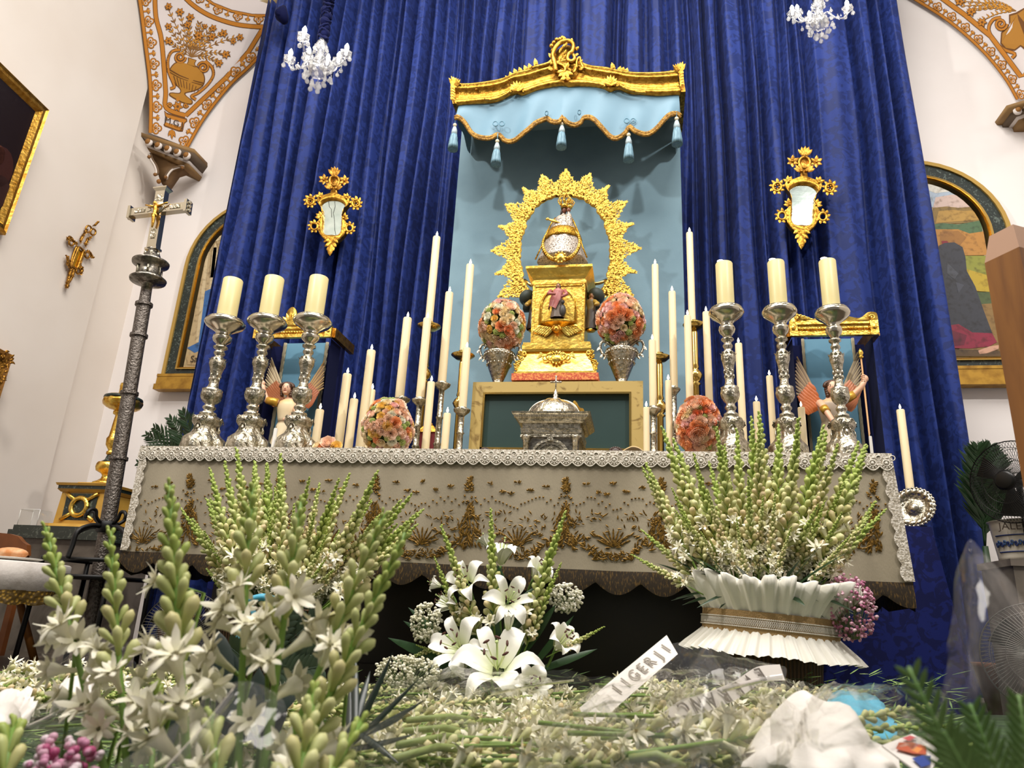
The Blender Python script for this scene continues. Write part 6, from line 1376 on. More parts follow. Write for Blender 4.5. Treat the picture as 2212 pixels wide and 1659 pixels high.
mb.build('rococo_scrolls',M['oldgold'],t)['kind']='stuff'
# ------------------------------------------------------------------ arched paintings on the back wall
YP=YW-.06
def arch_pts(xc,hw,z0,zs_,ins,n=24,Y=YP):
    h=hw-ins; return [(xc-h,Y,z0+ins*.42)]+[(xc-h*math.cos(PI*k/n),Y,zs_+h*math.sin(PI*k/n)) for k in range(n+1)]+[(xc+h,Y,z0+ins*.42)]
def arched(xc,hw,z0,zs_,lab,paint):
    t=thing('arched_painting',(xc,YP,z0),lab,'painting','arched altar paintings')
    V_=lambda P,d:[Vector(p)+Vector((0,-d,0)) for p in P]
    A=[arch_pts(xc,hw,z0,zs_,i) for i in (0,.035,.135,.155,.175,.195)]
    mb=MB(); mb.grid([V_(A[0],-.05),V_(A[0],.02),V_(A[1],.025),V_(A[1],.01)],True); mb.build('outer_gilt_band',mat('dull_gilt_band','#b8964c',.5,.35),t,False)
    mb=MB(); mb.grid([V_(A[1],.01),V_(A[2],.01)],True); mb.build('marbled_band',M['gmarble'],t,False)
    mb=MB(); mb.grid([V_(A[2],.01),V_(A[2],.03),V_(A[3],.035),V_(A[3],.02),V_(A[4],.03),V_(A[5],.004)],True); mb.build('inner_gilt_moulding',M['brass'],t,True,40)
    mb=MB(); mb.col=lin('#b5a078'); P=V_(A[5],.002); mb.add(P,[tuple(range(len(P)))]); CLIP[:]=[(p.x,p.z) for p in P][::-1]; paint(mb); mb.build('canvas',M['canvas'],t,False)
    mb=MB(); w=hw+.01; mb.box((xc-w,YP-.05,z0-.09),(xc+w,YP+.03,z0)); mb.box((xc-w-.01,YP-.06,z0-.14),(xc+w+.01,YP+.03,z0-.09)); mb.box((xc-w,YP-.055,z0-.02),(xc+w,YP,z0+.004)); mb.build('gilt_sill',M['oldgold'] if 0 else mat('gilded_sill','#b98f3a',.4,.6,c2='#8a6224',cscale=12,cramp=(.4,.7)),t,False)
    return t
CLIP=[]
def clip_poly(S):
    for i in range(len(CLIP)):
        a,b=CLIP[i],CLIP[(i+1)%len(CLIP)]; out=[]
        side=lambda p:(b[0]-a[0])*(p[1]-a[1])-(b[1]-a[1])*(p[0]-a[0])
        for j in range(len(S)):
            p,q=S[j-1],S[j]; sp,sq=side(p),side(q)
            if (sp>=0)!=(sq>=0): t=sp/(sp-sq); out.append((p[0]+(q[0]-p[0])*t,p[1]+(q[1]-p[1])*t))
            if sq>=0: out.append(q)
        S=out
        if not S: return S
    return S
def poly_at(mb,pts,col,lay,Y=YP):
    S=clip_poly([(p.x,p.z) for p in (at(x,y,Y) for x,y in pts)])
    if len(S)>2: mb.col=lin(col); mb.add([(x,Y-.003-.0009*lay,z) for x,z in S],[tuple(range(len(S)))])
XR_=at(2188,520,YP).x; hwA=.70
zb_=at(2110,796,YP).z; zsA=at(2185,505,YP).z
def z9(x,y): return (1900+x/3.317,400+y/3.317)
def paintR(mb):
    P=lambda pts,c,l:poly_at(mb,[z9(*p) for p in pts],c,l)
    P([(150,-160),(500,-150),(640,-60),(720,20),(740,160),(150,160)],'#a9b8c8',1); P([(300,-110),(520,-90),(600,-20),(560,40),(400,60),(300,20)],'#d5d2c8',2); P([(400,90),(520,70),(620,90),(690,110),(700,165),(380,165)],'#cbb3a8',3); P([(350,-40),(430,-60),(470,-20),(400,10)],'#8d98a8',3); P([(500,10),(560,-10),(580,40),(520,50)],'#dccb9a',3)
    P([(700,60),(740,60),(800,380),(830,800),(760,800),(740,400),(700,160)],'#c9b7a8',4)
    P([(380,165),(480,155),(560,165),(710,155),(720,270),(380,285)],'#8a6f3a',4); P([(420,190),(520,180),(600,190),(700,180),(715,250),(400,275)],'#b08a42',5)
    P([(380,285),(450,275),(560,285),(725,255),(735,335),(640,350),(560,320),(380,325)],'#4d6a48',5)
    P([(380,320),(560,320),(640,350),(740,335),(770,505),(380,510)],'#b5803a',6); P([(430,340),(560,330),(620,380),(560,450),(430,440)],'#9a6a30',7)
    P([(560,510),(770,510),(790,660),(640,650),(560,560)],'#8a8c34',7); P([(600,600),(790,655),(800,770),(650,760)],'#b59a2c',8)
    P([(650,770),(800,770),(810,850),(700,860)],'#4a5a34',8); P([(680,860),(820,850),(870,1225),(560,1225),(600,900)],'#8a6c3c',9)
    P([(440,405),(480,405),(500,430),(460,480)],'#8a2030',10)
    P([(460,420),(530,415),(590,450),(610,520),(620,620),(680,730),(740,900),(800,1060),(830,1130),(700,1110),(540,1090),(420,1090),(420,440)],'#35373f',11)
    P([(480,560),(560,640),(530,680),(480,640)],'#4a4d56',12); P([(540,700),(600,720),(560,780)],'#454852',12)
    P([(420,1020),(560,1000),(660,1060),(800,1065),(835,1130),(780,1160),(640,1175),(420,1170)],'#8a1f3a',12); P([(500,1040),(620,1080),(600,1150),(500,1160)],'#6a1830',13)
    P([(700,1190),(780,1160),(850,1150),(845,1180),(760,1210),(710,1215)],'#c99a80',13); P([(420,1175),(700,1185),(860,1195),(880,1230),(420,1230)],'#5a4428',12)
pR=arched(XR_-hwA,hwA,zb_,zsA,'arched painting of a cloaked figure in a ploughed landscape, marbled frame',paintR)
XL_=at(404,560,YP).x
def z10(x,y): return (370+x/3.95,570+y/3.95)
def paintL(mb):
    P=lambda pts,c,l:poly_at(mb,pts,c,l)
    P([(418,700),(428,600),(446,520),(470,478),(520,440),(560,440),(560,790),(404,790)],'#b7a17a',1)
    for dx in (0,34,70):
        P([(452+dx,600),(456+dx,540),(466+dx,515),(476+dx,540),(474+dx,600)],'#9a855e',2); P([(455+dx,600),(459+dx,545),(466+dx,524),(473+dx,545),(471+dx,600)],'#c8b48e',3)
    for x in (446,462,480): P([(x,535),(x+7,535),(x-14,740),(x-22,740)],'#cbb892',3)
    P([(436,520),(500,505),(500,513),(436,530)],'#d8c8a6',4)
    P([(444,630),(462,622),(470,720),(455,780),(425,765),(405,752),(430,740)],'#2f62a0',5); P([(420,764),(450,750),(470,790),(405,788),(404,768)],'#b59a6e',6)
pL=arched(XL_+hwA,hwA,zb_,zsA,'arched painting of beige architecture, half covered by the blue curtain',paintL)
p=at(426,777,YP)+Vector((0,-.016,0)); text_mesh('lettering','San',.085,frame3(p,(1,0,0),(0,0,1)),M['ink'],pL)
# ------------------------------------------------------------------ processional cross
Yp=YT+.35; B0=at(233,1130,Yp); B1=at(352,410,Yp); axd=(B1-B0); La=axd.length; up_=axd.normalized()
xr=Vector((1,0,0)); xr=(xr-up_*xr.dot(up_)).normalized(); fr3=up_.cross(xr) # fr3 points away (+y)
MX=Matrix(((xr.x,fr3.x,up_.x,B0.x),(xr.y,fr3.y,up_.y,B0.y),(xr.z,fr3.z,up_.z,B0.z),(0,0,0,1)))
if fr3.y<0: MX=Matrix(((xr.x,-fr3.x,up_.x,B0.x),(xr.y,-fr3.y,up_.y,B0.y),(xr.z,-fr3.z,up_.z,B0.z),(0,0,0,1)))
def zl(y): return La*(1130-y)/720.
sP=mpp(300,760,Yp); q_=lambda p:p*sP
t=thing('processional_cross',(B0.x,Yp,0),'tall silver processional cross with gilt Christ on a hammered pole','cross')
def addp(name,mb,m,smooth=True,auto=None):
    xf(mb,MX); return mb.build(name,m,t,smooth,auto)
mb=MB(); zz0=-(B0.z/up_.z)+.02; pr=[(q_(13),zz0)]
pr+=[(q_(13),zl(1010))]
for y in (1008,877,754,685): pr+=[(q_(12.8),zl(y+4)),(q_(16),zl(y+3)),(q_(16),zl(y-3)),(q_(12.8),zl(y-4))]
pr=pr[:-1]+[(q_(10.5),zl(680)),(q_(9.5),zl(637))]
mb.lathe(pr,(0,0),20); addp('pole',mb,M['polesil'],True,50)
mb=MB(); mb.lathe([(q_(9.5),zl(686)),(q_(10),zl(640)),(q_(14),zl(638)),(q_(33),zl(632)),(q_(34),zl(628)),(q_(28),zl(623)),(q_(22),zl(619)),(q_(21),zl(600)),(q_(24),zl(597)),(q_(34),zl(592)),(q_(34.5),zl(588)),(q_(26),zl(584)),(q_(18),zl(580)),(q_(15),zl(570)),(q_(9),zl(565)),(q_(9),zl(560)),(q_(12),zl(557))],(0,0),28); addp('knop',mb,M['silverdk'])
mb=MB()
for k in range(6):
    a=2*PI*k/6; mb.lathe([(q_(2.4),zl(619)),(q_(2.4),zl(600))],(q_(23)*math.cos(a),q_(23)*math.sin(a)),8)
    mb.ell((q_(13)*math.cos(a),q_(13)*math.sin(a),zl(570)),q_(3.5),q_(3.5),q_(5),7,5)
addp('knop_colonnettes',mb,M['silver'])['kind']='stuff'
mb=MB(); w=q_(10.5); d=q_(7); zc=zl(462)
mb.box((-w,-d,zl(557)),(w,d,zl(417))); mb.frustum((0,0),w,d,zl(417),q_(15),q_(10),zl(411)); mb.box((-q_(15.5),-q_(10.5),zl(411)),(q_(15.5),q_(10.5),zl(408))); mb.box((-q_(13),-q_(9),zl(560)),(q_(13),q_(9),zl(555)))
addp('upright',mb,M['silverpl'],False)
for sg in (-1,1):
    mb=MB(); mb.box((min(sg*w,sg*q_(62)),-d,zc-q_(8.5)),(max(sg*w,sg*q_(62)),d,zc+q_(8.5)))
    mb.box((min(sg*q_(61),sg*q_(67)),-d*1.4,zc-q_(14)),(max(sg*q_(61),sg*q_(67)),d*1.4,zc+q_(14)))
    for k in (-1,0,1): mb.ell((sg*q_(68),0,zc+k*q_(9)),q_(4),q_(5),q_(5),7,5)
    addp('cross_arm',mb,M['silverpl'],False)
mb=MB()
for (xa,xb,za,zb2) in ((-q_(52),-q_(28),zc-q_(4),zc+q_(4)),(q_(28),q_(52),zc-q_(4),zc+q_(4)),(-q_(5),q_(5),zl(444),zl(428)),(-q_(5),q_(5),zl(534),zl(512))): mb.box((xa,-d-q_(1.6),za),(xb,-d,zb2))
addp('raised_panels',mb,M['silver'],False)['kind']='stuff'
mb=MB(); mb.lathe([(q_(15),0),(q_(15),q_(2)),(q_(12),q_(3)),(q_(2),q_(5))],(0,0),24); xf(mb,Matrix.Translation((0,-d,zc+q_(4)))@Matrix.Rotation(PI/2,4,'X')); 
for k in range(8):
    a=2*PI*k/8+PI/8; mb.tube([(q_(15)*math.cos(a),-d,zc+q_(4)+q_(15)*math.sin(a)),(q_(24)*math.cos(a),-d,zc+q_(4)+q_(24)*math.sin(a))],q_(1),5)
addp('nimbus',mb,M['silverpl'])
# gilt corpus: one body with stretched arms
mb=MB(); f=-d-q_(6); Zc=zc
mb.tube([(0,f,Zc+q_(4)),(q_(1),f,Zc-q_(4)),(q_(.5),f,Zc-q_(14)),(-q_(.5),f-q_(1),Zc-q_(20)),(q_(1.5),f-q_(2),Zc-q_(30)),(0,f,Zc-q_(42)),(-q_(.5),f,Zc-q_(47))],[q_(4.2),q_(4.6),q_(3.6),q_(4.2),q_(3.6),q_(2.2),q_(1.4)],10)
for sg in (-1,1): mb.tube([(sg*q_(3),f,Zc+q_(2)),(sg*q_(12),f,Zc+q_(4)),(sg*q_(22),f+q_(1),Zc+q_(8)),(sg*q_(25),f+q_(2),Zc+q_(9))],[q_(2.2),q_(1.8),q_(1.4),q_(1.6)],8)
mb.ell((-q_(2),f-q_(1),Zc+q_(9)),q_(3.6),q_(3.8),q_(4.6),10,7); mb.ell((-q_(2),f-q_(4.5),Zc+q_(8.5)),q_(.6),q_(.9),q_(1),5,4)
mb.tube([(-q_(4),f-q_(1),Zc-q_(17)),(0,f-q_(4),Zc-q_(19)),(q_(4),f-q_(1),Zc-q_(17)),(q_(6),f,Zc-q_(23))],q_(2.4),7)
addp('gilt_corpus',mb,M['gold'])
# ------------------------------------------------------------------ black iron rack holding the cross
t=thing('iron_stand',(B0.x,Yp,0),'black wrought iron stand with curved arms holding the cross pole','stand')
hz=B0.z
mb=MB(); mb.lathe([(.04,hz-.05),(.048,hz-.045),(.048,hz+.005),(.04,hz+.01)],(B0.x,Yp),14); mb.build('collar',M['black'],t)
for k,a in enumerate((PI*1.02,PI*1.45,PI*1.9,PI*.35,PI*.7)):
    dv=Vector((math.cos(a),math.sin(a),0)); o=Vector((B0.x,Yp,0)); pts=[o+dv*r+Vector((0,0,z)) for r,z in ((.045,hz-.02),(.10,hz-.025),(.16,hz-.06),(.17,hz-.13),(.18,hz-.19))]
    mb=MB(); mb.tube([Vector(p) for p in catmull([tuple(p) for p in pts],4)],.012,7); mb.build('curved_arm',M['black'],t)
    pts=[o+dv*r+Vector((0,0,z)) for r,z in ((.05,hz+.0),(.075,hz+.02),(.085,hz+.05),(.11,hz+.055),(.13,hz+.04),(.13,hz+.02))]
    mb=MB(); mb.tube([Vector(p) for p in catmull([tuple(p) for p in pts],4)],.009,6); mb.build('hook',M['black'],t)
for zr,rr in ((hz-.19,.19),(hz-.27,.2)):
    mb=MB()
    for (xa,ya,xb,yb) in ((-1,-1,1,-1),(1,-1,1,1),(1,1,-1,1),(-1,1,-1,-1)):
        mb.tube([(B0.x+xa*rr*1.0,Yp+ya*rr*.8,zr),(B0.x+xb*rr,Yp+yb*rr*.8,zr)],.011,6)
    mb.build('rail',M['black'],t)['kind']='stuff'
for sx in (-1,1):
    for sy in (-1,1):
        mb=MB(); mb.tube([(B0.x+sx*.19,Yp+sy*.15,hz-.18),(B0.x+sx*.2,Yp+sy*.16,.0)],.012,6); mb.build('leg',M['black'],t)
mb=MB(); mb.box((B0.x-.19,Yp-.15,hz-.28),(B0.x+.19,Yp+.15,hz-.26)); mb.build('tray',M['black'],t,False)
# ------------------------------------------------------------------ gilt torchere on a stone block
Yg2=YT+1.35; G=lambda x,y:at(x,y,Yg2); sg2=mpp(230,1000,Yg2); u2=lambda p:p*sg2
xb=G(213,1100).x; z0b=G(200,1149).z
t=thing('stone_block',(xb,Yg2,0),'grey veined marble block supporting the yellow pedestal','pedestal')
M['gstone']=mat('grey_veined_marble','#6f665c',.35,c2='#4c453d',cscale=4,cdetail=6,cdist=2,cramp=(.4,.65))
wb=u2(92)
mb=MB(); mb.box((xb-wb*.92,Yg2-wb*.92,0),(xb+wb*.92,Yg2+wb*.6,z0b-.08)); mb.build('shaft',M['gstone'],t,False)
mb=MB(); mb.box((xb-wb,Yg2-wb,z0b-.08),(xb+wb,Yg2+wb*.65,z0b-.03)); mb.box((xb-wb*.95,Yg2-wb*.95,z0b-.03),(xb+wb*.95,Yg2+wb*.62,z0b)); mb.build('cap',MATS.get('green_marble_cap') or mat('green_marble_cap','#2c312b',.35,c2='#666c60',cscale=20,cdist=2,cramp=(.55,.7)),t,False)
t=thing('torchere',(xb,Yg2,z0b),'gilded baluster torchere with fluted dish on a yellow pedestal','torchere')
M['yellow']=mat('ochre_lacquer','#c79b42',.45,c2='#b58834',cscale=8,cramp=(.3,.7))
mb=MB(); zg=lambda y:G(215,y).z
mb.frustum((xb,Yg2),u2(60),u2(60),z0b+.001,u2(56),u2(56),zg(1140)); mb.frustum((xb,Yg2),u2(47),u2(47),zg(1140),u2(45),u2(45),zg(1072)); mb.frustum((xb,Yg2),u2(47),u2(47),zg(1072),u2(52),u2(52),zg(1066)); mb.frustum((xb,Yg2),u2(53),u2(53),zg(1059),u2(55),u2(55),zg(1054)); mb.frustum((xb,Yg2),u2(34),u2(34),zg(1054),u2(30),u2(30),zg(1048)); mb.build('pedestal_body',M['yellow'],t,False)
mb=MB(); mb.box((xb-u2(51),Yg2-u2(51),zg(1066)),(xb+u2(51),Yg2+u2(51),zg(1059))); mb.build('green_frieze',M['gmarble'],t,False)
yf2=Yg2-u2(46.5); zc=zg(1103)
mb=MB(); mb.box((xb-u2(32),yf2-.002,zc-u2(24)),(xb+u2(32),yf2+.004,zc+u2(24))); mb.build('inset_panel',M['gmarble'],t,False)
mb=MB(); mb.tube([(xb+u2(16)*math.cos(a),yf2-.008,zc+u2(16)*math.sin(a)) for a in [2*PI*k/18 for k in range(19)]],u2(4.5),6,False)
for sx in (-1,1):
    for sz in (-1,1): mb.tube([(xb+sx*u2(13),yf2-.006,zc+sz*u2(12)),(xb+sx*u2(33),yf2-.006,zc+sz*u2(24))],u2(3.6),6)
mb.build('ring_tracery',M['brightgold'],t)
mb=MB(); lathe_px(mb,[(19,1048),(21,1044),(14,1040),(8,1034),(7,1028),(9,1024),(19,1018),(21,1010),(20,1003),(18,1000)],(213,1050),(264,870),Yg2,24,lambda u,z:1+.04*math.cos(12*2*PI*u),X=xb); mb.build('vase_knop',M['brightgold'],t)
mb=MB(); lathe_px(mb,[(16,1000),(9,994),(7,986),(6,982)],(213,1050),(264,870),Yg2,18,X=xb); mb.build('green_neck',M['gmarble'],t)
mb=MB(); lathe_px(mb,[(6,984),(9,981),(9,977),(6,974),(13,962),(14,950),(11,944),(10,930),(9,912),(8,900),(8,898),(13,895),(13,891),(9,888)],(213,1050),(264,870),Yg2,18,lambda u,z:1+.05*math.cos(9*2*PI*u),X=xb); mb.build('shaft',M['brightgold'],t)
mb=MB(); lathe_px(mb,[(10,890),(14,886),(26,883),(33,877),(35,870),(34,866)],(213,1050),(264,870),Yg2,36,lambda u,z:1+.035*math.cos(24*2*PI*u),X=xb); mb.build('fluted_dish',M['brightgold'],t)
mb=MB(); lathe_px(mb,[(34,866),(35,863),(34,860),(20,858)],(213,1050),(264,870),Yg2,28,X=xb); mb.build('dark_rim',M['gmarble'],t)
mb=MB(); lathe_px(mb,[(20,860),(30,858),(14,856),(11,850),(11,840),(12,836),(11,830)],(213,1050),(264,870),Yg2,18,X=xb); mb.build('cup',M['brightgold'],t)
zt_=G(290,690).z; zb3=zg(830)+.02
tc=thing('taper_candle',(xb,Yg2,zb3),'long pale yellow candle rising from the gilded torchere','candle'); mb=MB(); mb.lathe([(.017,zg(838)),(.013,zt_),(.003,zt_+.005)],(xb,Yg2),12); mb.build('wax',M['waxy'],tc); mb=MB(); mb.tube([(xb,Yg2,zt_),(xb,Yg2,zt_+.014)],.0015,5); mb.build('wick',M['wick'],tc)
# clear acrylic box beside the torchere
mb=MB(); t=thing('acrylic_box',(xb-wb*.82,Yg2-wb*.75,z0b),'clear acrylic box on the marble block','box'); h=.1
mb.box((xb-wb*.93,Yg2-wb*.9,z0b+.001),(xb-wb*.5,Yg2-wb*.6,z0b+h)); mb.build('box',film('acrylic',(.95,.96,.96),.10,.05,3.,.08),t,False)
mb=MB()
for (x,y) in ((xb-wb*.93,Yg2-wb*.9),(xb-wb*.5,Yg2-wb*.9),(xb-wb*.93,Yg2-wb*.6)): mb.tube([(x,y,z0b),(x,y,z0b+h)],.002,4)
for (a,b) in (((xb-wb*.93,Yg2-wb*.9),(xb-wb*.5,Yg2-wb*.9)),((xb-wb*.93,Yg2-wb*.9),(xb-wb*.93,Yg2-wb*.6))): mb.tube([(*a,z0b+h),(*b,z0b+h)],.002,4)
mb.build('edges',M['waxw'],t)['kind']='stuff'
# ------------------------------------------------------------------ side table with bread
Ys=YT+.15; c=at(-30,1212,Ys); sS=mpp(0,1212,Ys); R_=140*sS
t=thing('side_table',(c.x,Ys,0),'small round wooden table with splayed legs by the side wall','table')
mb=MB(); mb.lathe([(R_*.95,c.z-.03),(R_*.97,c.z-.006)],(c.x,Ys),32); mb.build('table_top',M['wood'],t,False)
for k in range(4):
    a=PI/4+PI/2*k; mb=MB(); mb.tube([(c.x+R_*.3*math.cos(a),Ys+R_*.3*math.sin(a),c.z-.03),(c.x+R_*.85*math.cos(a),Ys+R_*.85*math.sin(a),.0)],.018,6); mb.build('leg',M['wood'],t)
mb=MB(); mb.tube([(c.x+R_*.1,Ys-R_*.55,c.z-.03),(c.x+R_*.75,Ys-R_*.55,.0)],.014,6); mb.build('stretcher',M['wood'],t)
t=thing('table_cloth',(c.x,Ys,c.z),'white embroidered cloth with gold lace hem on the small side table','cloth')
mb=MB(); zh=at(50,1276,Ys).z; ze=at(50,1303,Ys).z
mb.lathe([(R_*1.02,zh),(R_*1.0,c.z-.004),(R_*.98,c.z+.002),(.001,c.z+.003)],(c.x,Ys),48,lambda u,z:1+(.02*math.cos(14*2*PI*u) if z<c.z-.01 else 0)); mb.build('linen',mat('white_linen','#d5cdc6',.8,c2='#bdb4ab',cscale=14,cdetail=5,cramp=(.5,.7),bump=('noise',60,.15)),t)
mb=MB(); n=96; mb.grid([[(c.x+R_*(1.02+.02*math.cos(14*2*PI*k/n))*math.cos(2*PI*k/n),Ys+R_*(1.02+.02*math.cos(14*2*PI*k/n))*math.sin(2*PI*k/n),z-(.008*abs(math.sin(k*PI/4)) if z<zh else 0)) for k in range(n+1)] for z in (zh+.002,ze)]); mb.build('gold_lace_hem',mat('gold_lace_hem','#8f6f25',.6,.3,c2='#4f3c14',cscale=60,ctype='voronoi',cramp=(.25,.5),bump=('voronoi',60,.6)),t)
t=thing('plate',at(30,1202,Ys-.1)+Vector((0,0,0)),'white oval plate under the bread roll','plate'); pc=Vector((at(30,1202,Ys-.06).x,Ys-.06,c.z+.004))
t.location=pc; mb=MB(); mb.lathe([(.06,pc.z),(.11,pc.z+.006),(.125,pc.z+.014),(.12,pc.z+.015),(.07,pc.z+.008)],(pc.x,pc.y),28); mb.build('dish',mat('white_china','#dcd8d0',.2),t)
mb=MB(); br=MB(); bc=Vector((at(25,1192,Ys-.06).x,Ys-.06,pc.z+.034)); br.ell(bc,.085,.05,.028,18,10); o=br.build('bread_roll',mat('bread_crust','#c4804a',.7,c2='#e0b48a',cscale=18,cramp=(.4,.65),bump=('noise',30,.4))); tag(o,'golden brown bread roll on the white plate','bread')
# wooden chair back behind the table
Yk=YT+.7; t=thing('wooden_chair',(at(10,1165,Yk).x,Yk,0),'brown wooden chair with shaped back behind the side table','chair')
mb=MB(); pts=[(-90,1152),(-30,1148),(20,1153),(38,1158),(48,1170),(58,1177),(58,1200),(-100,1200)]; mb.prism([at(x,y,Yk) for x,y in pts],(0,.03,0)); mb.build('backrest',M['dwood'],t,False)
for xx in (-95,50):
    p=at(xx,1195,Yk); mb=MB(); mb.box((p.x-.018,Yk,0),(p.x+.018,Yk+.03,p.z)); mb.build('leg',M['dwood'],t,False)
    mb=MB(); mb.box((p.x-.018,Yk-.40,0),(p.x+.018,Yk-.37,.40)); mb.build('leg',M['dwood'],t,False)
a=at(-95,1195,Yk).x; b=at(50,1195,Yk).x; mb=MB(); mb.box((a-.02,Yk-.42,.38),(b+.02,Yk+.03,.42)); mb.build('seat',M['dwood'],t,False)
# ------------------------------------------------------------------ fans
M['fan']=mat('black_fan_wire','#1a1918',.35,.4); M['fanlt']=mat('fan_wire_glossy','#6b6863',.3,.7)
def fan(loc,R_,yaw,pitch,label,m,floor=True):
    t=thing('electric_fan',(loc[0],loc[1],0),label,'fan','electric fans'); Mx=Matrix.Translation(loc)@Matrix.Rotation(yaw,4,'Z')@Matrix.Rotation(pitch,4,'X')
    def ad(nm,mb,mm,st=False):
        xf(mb,Mx); o=mb.build(nm,mm,t)
        if st: o['kind']='stuff'
    for sy in (-1,1):
        mb=MB()
        for rr,yy in ((1,0.),(.82,.16),(.55,.22),(.25,.24)): mb.tube([(R_*rr*math.cos(a),sy*R_*yy,R_*rr*math.sin(a)) for a in [2*PI*k/40 for k in range(41)]],R_*(.014 if rr==1 else .007),5,False)
        for k in range(80):
            a=2*PI*k/80; mb.tube([(R_*r*math.cos(a+tw),sy*R_*y,R_*r*math.sin(a+tw)) for r,y,tw in ((.22,.24,0),(.55,.22,.12),(.82,.16,.22),(1,0,.28))],R_*.006,3,False)
        ad('grille',mb,m,True)
    mb=MB(); mb.lathe([(R_*.24,0),(R_*.24,R_*.02),(R_*.18,R_*.05)],(0,0),20); xf(mb,Matrix.Translation((0,-R_*.24,0))@Matrix.Rotation(PI/2,4,'X')); ad('hub_cap',mb,M['fan'])
    for k in range(3):
        a=2*PI*k/3+.4; ca,sa=math.cos(a),math.sin(a); mb=MB()
        mb.grid([[(R_*(r*ca-w*sa),R_*(.04*w*6),R_*(r*sa+w*ca)) for w in (-.28*r-.02,0,.34*r+.02)] for r in (.12,.3,.55,.75,.84)]); ad('blade',mb,M['fan'])
    mb=MB(); mb.lathe([(R_*.12,0),(R_*.14,R_*.2),(R_*.1,R_*.35)],(0,0),14); xf(mb,Matrix.Translation((0,R_*.08,0))@Matrix.Rotation(-PI/2,4,'X')); ad('motor',mb,M['fan'])
    mb=MB(); bk=Matrix.Translation(loc)@Matrix.Rotation(yaw,4,'Z')@Vector((0,R_*.3,0)); mb.tube([(bk.x,bk.y,loc[2]-R_*.05),(bk.x,bk.y,.02)],.014,8); mb.build('post',M['fan'],t)
    mb=MB(); mb.lathe([(R_*.8,0),(R_*.8,.012),(R_*.2,.03)],(bk.x,bk.y),24); mb.build('base',M['fan'],t)
Yf=YT+.62; p=at(2184,1040,Yf); fan(p,98*mpp(2192,1040,Yf),-.95,0,'black cage fan before the palm and ceramic planter',M['fan'])
Yf2=YT-.35; p=at(2235,1420,Yf2); fan((p.x+.02,p.y,max(p.z,.18)),.16,-.5,-.1,'low grey wire fan behind the clear cone wrap',M['fanlt'])
Yf3=YT-.75; p=at(395,1372,Yf3); fan((p.x,p.y,max(p.z,.15)),.13,.3,0,'small wire fan beside the wicker flower basket',M['fanlt'])
# ------------------------------------------------------------------ palms
M['palm']=mat('palm_leaf','#1d3a18',.45,c2='#12280f',cscale=6,cramp=(.3,.7))
def palm(root,Y,tips,label):
    o=at(*root,Y); t=thing('potted_palm',(o.x,Y,0),label,'plant','areca palms'); r=random.Random(int(root[0]))
    mb=MB(); mb.lathe([(.09,0),(.13,.22),(.14,.24),(.12,.24),(.11,.2)],(o.x,Y),20); mb.build('pot',mat('terracotta','#7a4a34',.7),t)
    mb=MB(); mb.tube([(o.x,Y,.2),(o.x,Y,o.z)],[.03,.015],8); mb.build('trunk',M['palm'],t)
    for (x,y) in tips:
        e=at(x,y,Y+r.uniform(-.12,.06)); d=e-o; pts=[o+d*f+Vector((0,0,.16*d.length*math.sin(PI*f))) for f in [k/14 for k in range(15)]]
        mb=MB(); mb.tube(pts,[.006*(1-k/18) for k in range(15)],5)
        for k in range(3,15):
            tg=(pts[k]-pts[k-1]).normalized(); sd=tg.cross(Vector((0,-1,0))); sd=sd.normalized() if sd.length>.1 else Vector((1,0,0)); l=.17*math.sin(PI*min(1,.3+.62*(k/14)))
            for sg in (-1,1):
                for h in (0,.5): p_=pts[k]-(pts[k]-pts[k-1])*h; mb.leaf(p_,p_+(sd*sg*.6+tg*.85+Vector((0,r.uniform(-.3,.3),-.05)))*l,.008,Vector((0,-1,0)),.002,0,3)
        mb.build('frond',M['palm'],t)
palm((425,1130),YT+1.6,((318,940),(312,970),(335,925),(368,905),(395,890),(340,985),(300,1000),(380,950)),'green areca palm behind the altar end near the cross pole')
palm((2128,1180),YT+1.25,((2112,965),(2122,985),(2140,965),(2155,985),(2112,1030),(2150,1030),(2145,1075)),'green areca palm in the gap between curtain and black fan')
# ------------------------------------------------------------------ planter on a grey pedestal, right
Yq=YT+.78; cq=at(2222,1175,Yq); sq=mpp(2200,1175,Yq); zq0=at(2200,1215,Yq).z; zq1=at(2200,1128,Yq).z; Rq=80*sq
cq.x=at(2142,1150,Yq).x+Rq; 
t=thing('grey_pedestal',(cq.x,Yq,0),'grey marble pedestal under the painted ceramic planter','pedestal')
mb=MB(); mb.box((cq.x-Rq*1.02,Yq-Rq,0),(cq.x+Rq*1.02,Yq+Rq,zq0-.03)); mb.build('shaft',M['gstone'],t,False); mb=MB(); mb.box((cq.x-Rq*1.1,Yq-Rq*1.08,zq0-.03),(cq.x+Rq*1.1,Yq+Rq*1.08,zq0)); mb.build('cap',M['gstone'],t,False)
t=thing('ceramic_planter',(cq.x,Yq,zq0),'white ceramic planter with blue scrolls and lettering','planter')
M['vceram']=mat('glazed_ceramic',rough=.18,vcol=True); hq=zq1-zq0
def rad(f): return Rq*(.86+.14*f)
mb=MB(); mb.col=lin('#c9c2b4'); mb.lathe([(rad(f)*.98,zq0+hq*f+.001) for f in (0,.1,.3,.5,.7,.9,.97)]+[(rad(1)*1.03,zq1),(rad(1)*.95,zq1),(rad(.9)*.9,zq1-.03)],(cq.x,Yq),48); mb.build('body',M['vceram'],t)
def onq(a,f,d=.002): return (cq.x+(rad(f)+d)*math.sin(a),Yq-(rad(f)+d)*math.cos(a),zq0+hq*f)
mb=MB(); mb.col=lin('#22346a')
for f in (.22,.62): mb.tube([onq(a,f,-.001) for a in [-1.5+3*k/30 for k in range(31)]],.003,4)
